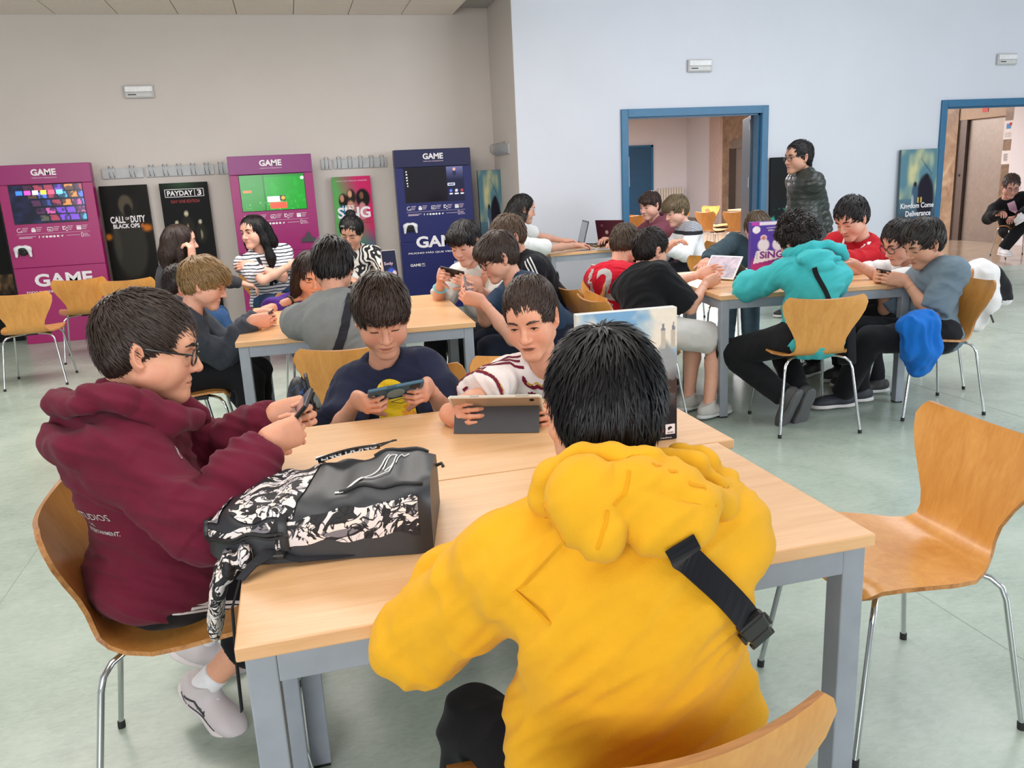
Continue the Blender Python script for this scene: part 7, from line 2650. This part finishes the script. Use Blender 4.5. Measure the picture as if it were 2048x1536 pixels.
# ---- tablet in front of the cream shirt boy
a_ = math.radians(-21.5)
X_, Y_ = Vector((math.cos(a_), math.sin(a_), 0)), Vector((-math.sin(a_), math.cos(a_), 0))
tb = empty('tablet', (0.512, 2.19, 0.741), 0, 'gold backed tablet propped on its dark grey folding cover', 'tablet')
up = (Vector((0, 0, 1)) * 0.095 - Y_ * 0.10).normalized()
Mt = frame(Y_ * 0.065 + Vector((0, 0, 0.052)), X_, up)
MB().box((-0.128, -0.082, -0.0035), (0.128, 0.082, 0.0035), 0.003, M=Mt).ob('body', plain('gold_back', (186, 164, 138), 0.3, 0.25), tb)
MB().box((-0.120, -0.074, -0.0042), (0.120, 0.074, -0.0036), M=Mt).ob('screen', screen_mat('tablet_screen', [(0.3, (60, 80, 120)), (0.7, (170, 190, 200))], 0.7), tb)
MB().tube([Mt @ Vector(q) for q in ((-0.130, 0.082, 0.002), (0.130, 0.082, 0.002))], 0.005, 8).tube([Mt @ Vector(q) for q in ((-0.131, -0.080, 0.002), (-0.131, 0.080, 0.002))], 0.0045, 8).tube([Mt @ Vector(q) for q in ((0.131, -0.080, 0.002), (0.131, 0.080, 0.002))], 0.0045, 8).ob('clear_bumper', plain('clear_rubber', (206, 200, 188), 0.2), tb, True)
MB().box((-0.07, 0.085, -0.002), (-0.045, 0.088, 0.004), 0.001, M=Mt).box((0.06, 0.085, -0.002), (0.10, 0.088, 0.004), 0.001, M=Mt).ob('side_button', plain('button_grey', (170, 164, 154), 0.3), tb)
MB().lathe([(0.007, 0.0034), (0.007, 0.0046), (0.005, 0.0048)], 16, M=Mt @ Matrix.Translation((0.105, 0.062, 0))).ob('camera_lens', m_black, tb)
c0 = Mt @ Vector((0, 0.028, 0.006))
fl_ = MB()
lo_ = Vector((0, 0, 0.001)) - Y_ * 0.004
for sx in (-0.124, 0.124):
    fl_.v += [tuple(c0 + X_ * sx), tuple(lo_ + X_ * sx), tuple(lo_ + Y_ * 0.004 + X_ * sx), tuple(c0 + Y_ * 0.004 + X_ * sx)]
fl_.f = [(0, 1, 5, 4), (1, 2, 6, 5), (2, 3, 7, 6), (3, 0, 4, 7), (0, 3, 2, 1), (4, 5, 6, 7)]
fl_.m = [0] * 6
fl_.ob('folding_cover', plain('cover_grey', (62, 62, 66), 0.6), tb)

# ---- tablet on the right table
a_ = math.radians(-70)
tb = empty('tablet', (2.798, 4.918, 0.741), 0, 'white edged tablet on a grey stand cover held by the black t-shirt boy', 'tablet')
X2, Y2 = Vector((0.42, -0.90, 0)).normalized(), Vector((0.90, 0.42, 0)).normalized()
up = (Vector((0, 0, 1)) + Y2 * 0.75).normalized()
Mt = frame(-Y2 * 0.06 + Vector((0, 0, 0.078)), X2, up)
MB().box((-0.125, -0.088, -0.004), (0.125, 0.088, 0.004), 0.003, M=Mt).ob('body', plain('white_bumper', (214, 218, 220), 0.35), tb)
MB().box((-0.114, -0.077, 0.0042), (0.114, 0.077, 0.0048), M=Mt).ob('screen', screen_mat('game_screen', [(0.3, (70, 72, 92)), (0.5, (150, 132, 150)), (0.7, (178, 158, 172))], 0.2, 16), tb)
k0 = Mt @ Vector((0, 0.04, -0.005))
fl_ = MB()
lo_ = Vector((0.10, 0.045, 0.002))
for sx in (-0.12, 0.12):
    fl_.v += [tuple(k0 + X2 * sx), tuple(lo_ + X2 * sx), tuple(lo_ + Y2 * 0.004 + X2 * sx), tuple(k0 + Y2 * 0.004 + X2 * sx)]
fl_.f = [(0, 1, 5, 4), (1, 2, 6, 5), (2, 3, 7, 6), (3, 0, 4, 7), (0, 3, 2, 1), (4, 5, 6, 7)]
fl_.m = [0] * 6
fl_.ob('stand_cover', plain('stand_grey', (92, 104, 110), 0.6), tb)

# ---- phone of the maroon hoodie boy
phone('phone', c2, px2, pn2, 0.165, 0.105, 'large phone with a glossy screen held by the maroon hoodie boy', '23201f', screen_mat('dark_glossy_screen', [(0.35, (26, 22, 30)), (0.6, (46, 50, 90)), (0.8, (70, 90, 150))], 0.25, 7), 0.012)

# ---- laptops, cables and papers on the back table
def laptop(hx, hy, deg, lidcol, label, tilt=14, lit=True):
    e = empty('laptop', (hx, hy, 0.741), math.radians(deg), label, 'laptop')
    MB().box((-0.18, -0.25, 0.0), (0.18, 0.0, 0.022), 0.004).ob('base', plain('laptop_base', (52, 50, 54), 0.45), e)
    kb = MB().box((-0.16, -0.16, 0.022), (0.16, -0.02, 0.0245), 0.001).ob('keyboard', plain('keys', (92, 40, 60), 0.5), e)
    ca, sa = math.cos(math.radians(tilt)), math.sin(math.radians(tilt))
    Ml = Matrix(((1, 0, 0, 0), (0, -ca * 0 + sa, -ca, 0.012), (0, ca, sa, 0.024), (0, 0, 0, 1)))
    ld = MB().box((-0.18, 0, -0.006), (0.18, 0.245, 0.003), 0.003, M=Ml).ob('lid', plain('lid_' + label[:9], lidcol, 0.4), e)
    MB().box((-0.165, 0.022, 0.003), (0.165, 0.23, 0.0038), M=Ml).ob('screen', screen_mat('laptop_screen', [(0.3, (90, 96, 104)), (0.7, (126, 130, 134))], 0.35, 4), ld)
    return e, Ml


laptop(2.92, 8.18, -100, (66, 66, 70), 'dark grey laptop facing the ponytail man')
e, Ml = laptop(3.22, 7.98, 122, (70, 22, 40), 'maroon lidded laptop with stickers facing the man in the dusty maroon hoodie', 12)
for x, y, col, r_ in ((-0.08, 0.18, (120, 110, 116), 0.016), (0.05, 0.12, (170, 160, 150), 0.020), (-0.02, 0.06, (190, 140, 90), 0.018), (0.10, 0.19, (110, 70, 80), 0.015)):
    MB().lathe([(r_, -0.0072), (r_, -0.006)], 14, M=Ml @ Matrix.Translation((x, y, 0))).ob('sticker', plain('sticker', col, 0.5), e)
for k, pts in enumerate(([(2.95, 8.2, 0), (3.05, 8.1, 0), (3.1, 7.95, 0), (3.02, 7.85, 0), (3.15, 7.75, 0), (3.3, 7.8, 0)], [(2.9, 8.05, 0), (3.0, 7.9, 0), (3.15, 8.0, 0), (3.3, 8.2, 0), (3.5, 8.1, 0)], [(3.0, 8.3, 0), (3.15, 8.2, 0), (3.1, 8.05, 0), (3.2, 7.85, 0), (3.05, 7.7, 0)])):
    q = []
    for i in range(len(pts) - 1):
        for j in range(5):
            t_ = j / 5
            q.append((pts[i][0] * (1 - t_) + pts[i + 1][0] * t_, pts[i][1] * (1 - t_) + pts[i + 1][1] * t_, 0.746 + 0.018 * abs(math.sin((i + t_) * 2.1 + k))))
    props(MB().tube(q, 0.005, 6).ob('cable', m_black, smooth=True), ('black cable looping along the front of the laptop table', 'black cable running to the right end of the laptop table', 'black cable crossing between the two laptops')[k], 'cable', 'cables on the laptop table')
for k, (x, y, a) in enumerate(((2.86, 7.72, 20), (3.02, 7.66, -8))):
    pp = empty('printed_sheet', (x, y, 0.741 + 0.002 * k), math.radians(a), ('left' if k == 0 else 'right') + ' of the two printed sheets at the front edge of the laptop table', 'paper')
    MB().box((-0.11, -0.08, 0), (0.11, 0.08, 0.0015)).ob('sheet', plain('sheet_white', (216, 216, 220), 0.7), pp)
    m = MB()
    for q in range(7):
        m.box((-0.09, 0.055 - q * 0.018, 0.0016), (0.09 - 0.02 * (q % 3), 0.062 - q * 0.018, 0.002))
    m.box((0.02, -0.07, 0.0021), (0.09, -0.01, 0.0024))
    m.ob('print', plain('print_dark', (70, 74, 90), 0.7), pp)

# ---- backpack on the nearest table
t = NT('graffiti_fabric')
v = t.coords((1, 1, 1))
n1 = t.n('ShaderNodeTexNoise')
n1.inputs['Scale'].default_value = 5
n1.inputs['Detail'].default_value = 1.5
n1.inputs['Distortion'].default_value = 2.6
t.l(v, n1.inputs['Vector'])
vo = t.n('ShaderNodeTexVoronoi', feature='F1')
vo.inputs['Scale'].default_value = 9
t.l(n1.outputs['Color'], vo.inputs['Vector'])
vo2 = t.n('ShaderNodeTexVoronoi', feature='DISTANCE_TO_EDGE')
vo2.inputs['Scale'].default_value = 34
t.l(v, vo2.inputs['Vector'])
sxx = t.n('ShaderNodeSeparateXYZ')
t.l(vo.outputs['Color'], sxx.inputs[0])
c1 = t.ramp(sxx.outputs['X'], [(0.0, lin((26, 25, 30))), (0.30, lin((222, 214, 214))), (0.52, lin((120, 116, 122))), (0.60, lin((32, 30, 36))), (0.74, lin((232, 218, 210)))], 'CONSTANT')
n2 = t.noise(v, 20, 2, 0.5, 2.0)
c2_ = t.ramp(n2, [(0.47, (1, 1, 1, 1)), (0.49, lin((30, 28, 34))), (0.53, lin((30, 28, 34))), (0.55, (1, 1, 1, 1))])
mm = t.n('ShaderNodeMixRGB', blend_type='MULTIPLY')
mm.inputs['Fac'].default_value = 1
t.l(c1, mm.inputs['Color1'])
t.l(c2_, mm.inputs['Color2'])
t.l(mm.outputs[0], t.b.inputs['Base Color'])
t.set(Roughness=0.7)
m_graf = t.m
m_coat = plain('coated_black_fabric', (44, 46, 50), 0.42, 0, 0.1)
bp = empty('backpack', (0.005, 1.665, 0.741), math.radians(-13), 'black and white graffiti print backpack lying on the nearest table', 'backpack')
BL = 0.475


def bag_pt(s_, t_, off=0.0):
    """s along the bag 0 top .. 1 base, t around: 0 far bottom, .5 top middle, 1 near bottom"""
    x = -BL / 2 + BL * s_
    r_ = min(1.0, (1 - (1 - min(s_ / 0.34, 1)) ** 2.4)) ** 0.5
    hw = 0.148 * r_ * (1 - 0.06 * s_) + off
    hh = (0.088 + 0.057 * min(1, s_ / 0.85) ** 1.1) * (0.35 + 0.65 * r_) + off
    a = PI * t_
    e = 0.42
    cy, sy = math.cos(a), math.sin(a)
    y = hw * math.copysign(abs(cy) ** e, cy)
    z = hh * abs(sy) ** (e * 0.9)
    z *= 1 - 0.10 * (0.5 + 0.5 * math.copysign(abs(cy) ** 0.8, -cy)) * 0.6
    wob = 0.004 * math.sin(s_ * 21 + t_ * 9) + 0.003 * math.sin(s_ * 43 - t_ * 17)
    if s_ > 0.93:
        k = (s_ - 0.93) / 0.07
        y *= 1 - 0.10 * k ** 2
        z *= 1 - 0.05 * k ** 2
    return Vector((x, y, max(0.0, z + wob * (z > 0.02)) + off * 0.3))


def bag_patch(s0, s1, t0, t1, off, ns=16, nt=16, sh=None, cap=False):
    m = MB()
    vs, fs = [], []
    for i in range(ns + 1):
        for j in range(nt + 1):
            s_, t_ = s0 + (s1 - s0) * i / ns, t0 + (t1 - t0) * j / nt
            if sh:
                s_, t_ = sh(s_, t_, i / ns, j / nt)
            vs.append(bag_pt(s_, t_, off))
    for i in range(ns):
        for j in range(nt):
            a = i * (nt + 1) + j
            fs.append((a, a + nt + 1, a + nt + 2, a + 1))
    if cap:
        fs.append(tuple((ns * (nt + 1)) + j for j in range(nt + 1)))
        for i in range(ns):
            fs.append((i * (nt + 1), i * (nt + 1) + nt, (i + 1) * (nt + 1) + nt, (i + 1) * (nt + 1)))
    return m.add(vs, fs)


bag_patch(0.012, 1.0, 0, 1, 0, 36, 40, cap=True).ob('bag_body', m_coat, bp, True)
bag_patch(0.14, 0.46, 0.30, 0.80, 0.0025, 18, 18, lambda s_, t_, i, j: (s_ + 0.16 * (1 - i) * (1 - math.sin(PI * j)) - 0.05 * (j - .5), t_)).ob('pattern_panel', m_graf, bp, True)
bag_patch(0.36, 0.95, 0.80, 0.985, 0.0028, 22, 12, lambda s_, t_, i, j: (s_, t_ + 0.03 * (1 - i) * (1 - j))).ob('side_panel', m_graf, bp, True)
bag_patch(0.05, 0.38, 0.84, 0.91, 0.003, 16, 5).ob('pattern_band', m_graf, bp, True)
bag_patch(0.03, 0.10, 0.25, 0.72, 0.003, 5, 14).ob('pattern_band', m_graf, bp, True)
zp = [bag_pt(s_, 0.925, 0.005) for s_ in np.linspace(0.40, 0.03, 16)] + [bag_pt(0.025, t_, 0.006) for t_ in np.linspace(0.9, 0.3, 12)]
MB().tube(zp, 0.0055, 6, flat=0.6).ob('zip', m_black, bp, True)
MB().tube([bag_pt(s_, 0.945, 0.006) for s_ in np.linspace(0.42, 0.04, 16)], 0.004, 6).ob('piping', m_black, bp, True)
MB().tube([bag_pt(0.395 + 0.03 * (t_ - .8), t_, 0.004) for t_ in np.linspace(0.80, 0.99, 9)], 0.010, 6, flat=0.4).ob('side_strap', m_black, bp, True)
MB().tube([bag_pt(s_, 0.60 + 0.16 * (s_ - .6), 0.002) for s_ in np.linspace(0.62, 0.97, 14)], 0.004, 6).ob('seam', m_black, bp, True)
MB().tube([bag_pt(s_, 0.38, 0.002) for s_ in np.linspace(0.72, 0.97, 10)], 0.004, 6).ob('seam', m_black, bp, True)
m = MB()


def stroke(m, pts, w_):
    q = []
    for i in range(len(pts) - 1):
        for k in range(5):
            u_ = k / 5
            q.append(bag_pt(pts[i][0] * (1 - u_) + pts[i + 1][0] * u_, pts[i][1] * (1 - u_) + pts[i + 1][1] * u_, 0.002))
    q.append(bag_pt(*pts[-1], 0.002))
    m.tube(q, w_, 6, flat=0.25)


stroke(m, [(0.60, 0.605), (0.63, 0.610), (0.655, 0.585), (0.69, 0.56), (0.71, 0.54)], 0.0042)
stroke(m, [(0.68, 0.565), (0.73, 0.53), (0.78, 0.50), (0.80, 0.475)], 0.0018)
stroke(m, [(0.72, 0.55), (0.77, 0.535), (0.82, 0.525), (0.83, 0.50)], 0.0016)
stroke(m, [(0.79, 0.51), (0.81, 0.48), (0.835, 0.475), (0.83, 0.50), (0.80, 0.52)], 0.0014)
stroke(m, [(0.84, 0.50), (0.855, 0.46), (0.865, 0.475), (0.885, 0.445)], 0.0012)
m.ob('logo_stroke', white_ink, bp, True)
# webbing ribbon with lettering along the far edge
e0_, e1_ = bag_pt(0.45, 0.38, 0.008), bag_pt(0.74, 0.33, 0.012)
rb = [e0_.lerp(e1_, k / 8) + Vector((0, 0, 0.006 * math.sin(PI * k / 8))) for k in range(9)]
rbo = MB().ribbon(rb, (0, -0.75, 0.6), 0.026, 0.002).tube([rb[-1], rb[-1] + Vector((0.03, 0.0, 0.012)), rb[-1] + Vector((0.036, 0.02, 0.006)), rb[-1] + Vector((-0.01, 0.012, 0.0))], 0.002, 6).ob('ribbon', m_black, bp)
xd = (rb[-1] - rb[0]).normalized()
Mr = frame((rb[0] + rb[-1]) / 2 + Vector((0, -0.002, 0.0035)), xd, (0, 0.75, 0.6))
t = MB()
lettering(t, 'FENG DONG', Mr, -0.004, 0, 0.014, 0.135, 0.03, 0.0015)
t.ob('lettering', white_ink, rbo)
MB().tube([(BL / 2, 0.09, 0.10), (BL / 2 + 0.012, 0.092, 0.104), (BL / 2 + 0.016, 0.085, 0.098)], 0.004, 6).ob('zip_pull', m_black, bp, True)
# shoulder strap across the table and down over its edge
Wp = Matrix.Translation((-0.005, -1.665, -0.741))
R_ = Matrix.Rotation(math.radians(13), 4, 'Z')
loc = lambda x, y, z: (R_ @ Vector((x - 0.005, y - 1.665, z - 0.741)))
sp = [loc(*q) for q in ((0.20, 1.545, 0.745), (0.12, 1.525, 0.748), (0.03, 1.520, 0.750), (-0.05, 1.525, 0.752), (-0.085, 1.530, 0.765), (-0.11, 1.520, 0.772), (-0.135, 1.505, 0.762), (-0.16, 1.485, 0.745), (-0.178, 1.468, 0.70), (-0.182, 1.45, 0.60), (-0.184, 1.44, 0.50))]
MB().ribbon(sp[:8], [(0, 1, 0.15)] * 5 + [(0.1, 1, 0.3)] * 3, 0.028, 0.0025).ribbon(sp[7:], (0, 1, 0.1), 0.012, 0.0025).ob('shoulder_strap', fabric('webbing', (40, 40, 44), 0.1), bp)
MB().box((-0.012, -0.018, -0.005), (0.012, 0.018, 0.005), 0.003, M=Matrix.Translation(sp[4])).ob('strap_buckle', m_black, bp)
S = SDF()
Rp = np.array(Matrix.Rotation(math.radians(13), 3, 'Z'))
for x, y, z, r_ in ((-0.150, 1.55, 0.760, 0.030), (-0.185, 1.57, 0.742, 0.046), (-0.207, 1.59, 0.705, 0.060), (-0.220, 1.61, 0.660, 0.066), (-0.230, 1.64, 0.615, 0.066), (-0.238, 1.66, 0.575, 0.058)):
    S.ell(loc(x, y, z), Rp, (0.014, r_, 0.032), 0.025)
v, q = S.mesh(0.006)
mesh_np('strap_pad', v, q, m_graf, bp)

# ---- bags and clothes left on chairs
S = SDF()
hx = Vector((4.22, 4.30, 0))
for p, r_ in (((-0.10, 0.02, 0.76), 0.055), ((0.02, 0.0, 0.765), 0.055), ((0.12, -0.02, 0.70), 0.05)):
    pass
S.chain([(-0.10, 0.0, 0.745), (0.02, 0.0, 0.745), (0.10, -0.01, 0.72)], [0.050, 0.055, 0.050], 0.05)
S.chain([(0.02, -0.02, 0.72), (0.05, -0.03, 0.56), (0.02, -0.02, 0.40)], [0.07, 0.075, 0.045], 0.06)
S.chain([(0.10, -0.01, 0.70), (0.17, -0.02, 0.61), (0.21, -0.02, 0.56)], [0.062, 0.066, 0.045], 0.05)
S.chain([(-0.08, 0.0, 0.72), (-0.10, -0.02, 0.58), (-0.04, -0.02, 0.42)], [0.05, 0.055, 0.035], 0.05)
hd_ = empty('hoodie', (4.18, 4.25, 0), 0, 'white and black hoodie hung over the back of the thick glasses boy\'s chair', 'hoodie')
v, q = S.mesh(0.008)
n = vnormals(v, q)
v = v + n * (0.009 * (1 - 2 * np.abs(vnoise(v * 13, 3))))[:, None]
fc = v[q].mean(1)
mesh_np('cloth', v, q, None, hd_, True, mats=[fabric('white_fleece', (222, 218, 218), 0.05), fabric('black_fleece', (26, 26, 30), 0.05)], midx=((fc[:, 0] > 0.095) & (fc[:, 2] > 0.55)).astype(int))
MB().box((-0.006, -0.003, -0.03), (0.006, 0.003, 0.03), 0.002, M=Matrix.Translation((0.045, -0.105, 0.45)) @ Matrix.Rotation(-0.5, 4, 'Y')).ob('tag', m_black, hd_)
S = SDF()
S.chain([(-0.06, 0, 0.56), (0.06, 0, 0.57)], [0.055, 0.055], 0.05)
S.chain([(-0.02, -0.01, 0.54), (-0.01, -0.02, 0.42), (0.015, -0.01, 0.31)], [0.068, 0.066, 0.03], 0.05)
S.chain([(0.06, 0, 0.54), (0.07, -0.01, 0.42), (0.04, -0.01, 0.33)], [0.06, 0.058, 0.04], 0.06)
bj = empty('jacket', (3.30, 3.74, 0), 0, 'bright blue jacket hanging from the waist of the blue grey t-shirt boy', 'jacket')
v, q = S.mesh(0.008)
n = vnormals(v, q)
v = v + n * (0.016 * (1 - 2 * np.abs(vnoise(v * np.array([22, 22, 6]), 5))))[:, None]
mesh_np('cloth', v, q, fabric('bright_blue', (24, 104, 190), 0.08), bj)
S = SDF()
S.ell((0, 0, 0.70), np.eye(3), (0.045, 0.09, 0.12), 0.04)
S.ell((0.012, 0, 0.62), np.eye(3), (0.05, 0.10, 0.08), 0.04)
bk = empty('backpack', (-0.03, 2.86, 0), 0, 'dark blue patterned backpack hanging beside the navy t-shirt boy', 'backpack')
t = NT('blue_camouflage')
v_ = t.coords()
t.l(t.ramp(t.noise(v_, 26, 2, 0.5, 1.5), [(0.55, lin((26, 28, 36))), (0.57, lin((36, 70, 130))), (0.66, lin((70, 130, 190))), (0.68, lin((30, 32, 40)))], 'CONSTANT'), t.b.inputs['Base Color'])
v, q = S.mesh(0.006)
mesh_np('bag_body', v, q, t.m, bk)
MB().tube([(0.03, -0.09, 0.62), (0.045, -0.085, 0.72), (0.03, -0.03, 0.82), (0.03, 0.03, 0.82), (0.04, 0.08, 0.72)], 0.006, 6).ob('zip', m_black, bk, True)
S = SDF()
S.ell((0, 0, 0.16), np.eye(3), (0.15, 0.12, 0.17), 0.05)
S.ell((0.03, -0.05, 0.12), np.eye(3), (0.12, 0.10, 0.12), 0.05)
S.clip((0, 0, 0.0), (0, 0, -1), 0.6)
bk = empty('backpack', (2.75, 7.75, 0.0), 0, 'plain black backpack on the floor under the laptop table', 'backpack')
v, q = S.mesh(0.012)
mesh_np('bag_body', v, q, fabric('black_nylon', (22, 22, 25)), bk)
MB().tube([(-0.05, -0.1, 0.30), (-0.04, -0.12, 0.36), (0.04, -0.12, 0.36), (0.05, -0.1, 0.30)], 0.01, 6).ob('handle', m_black, bk, True)
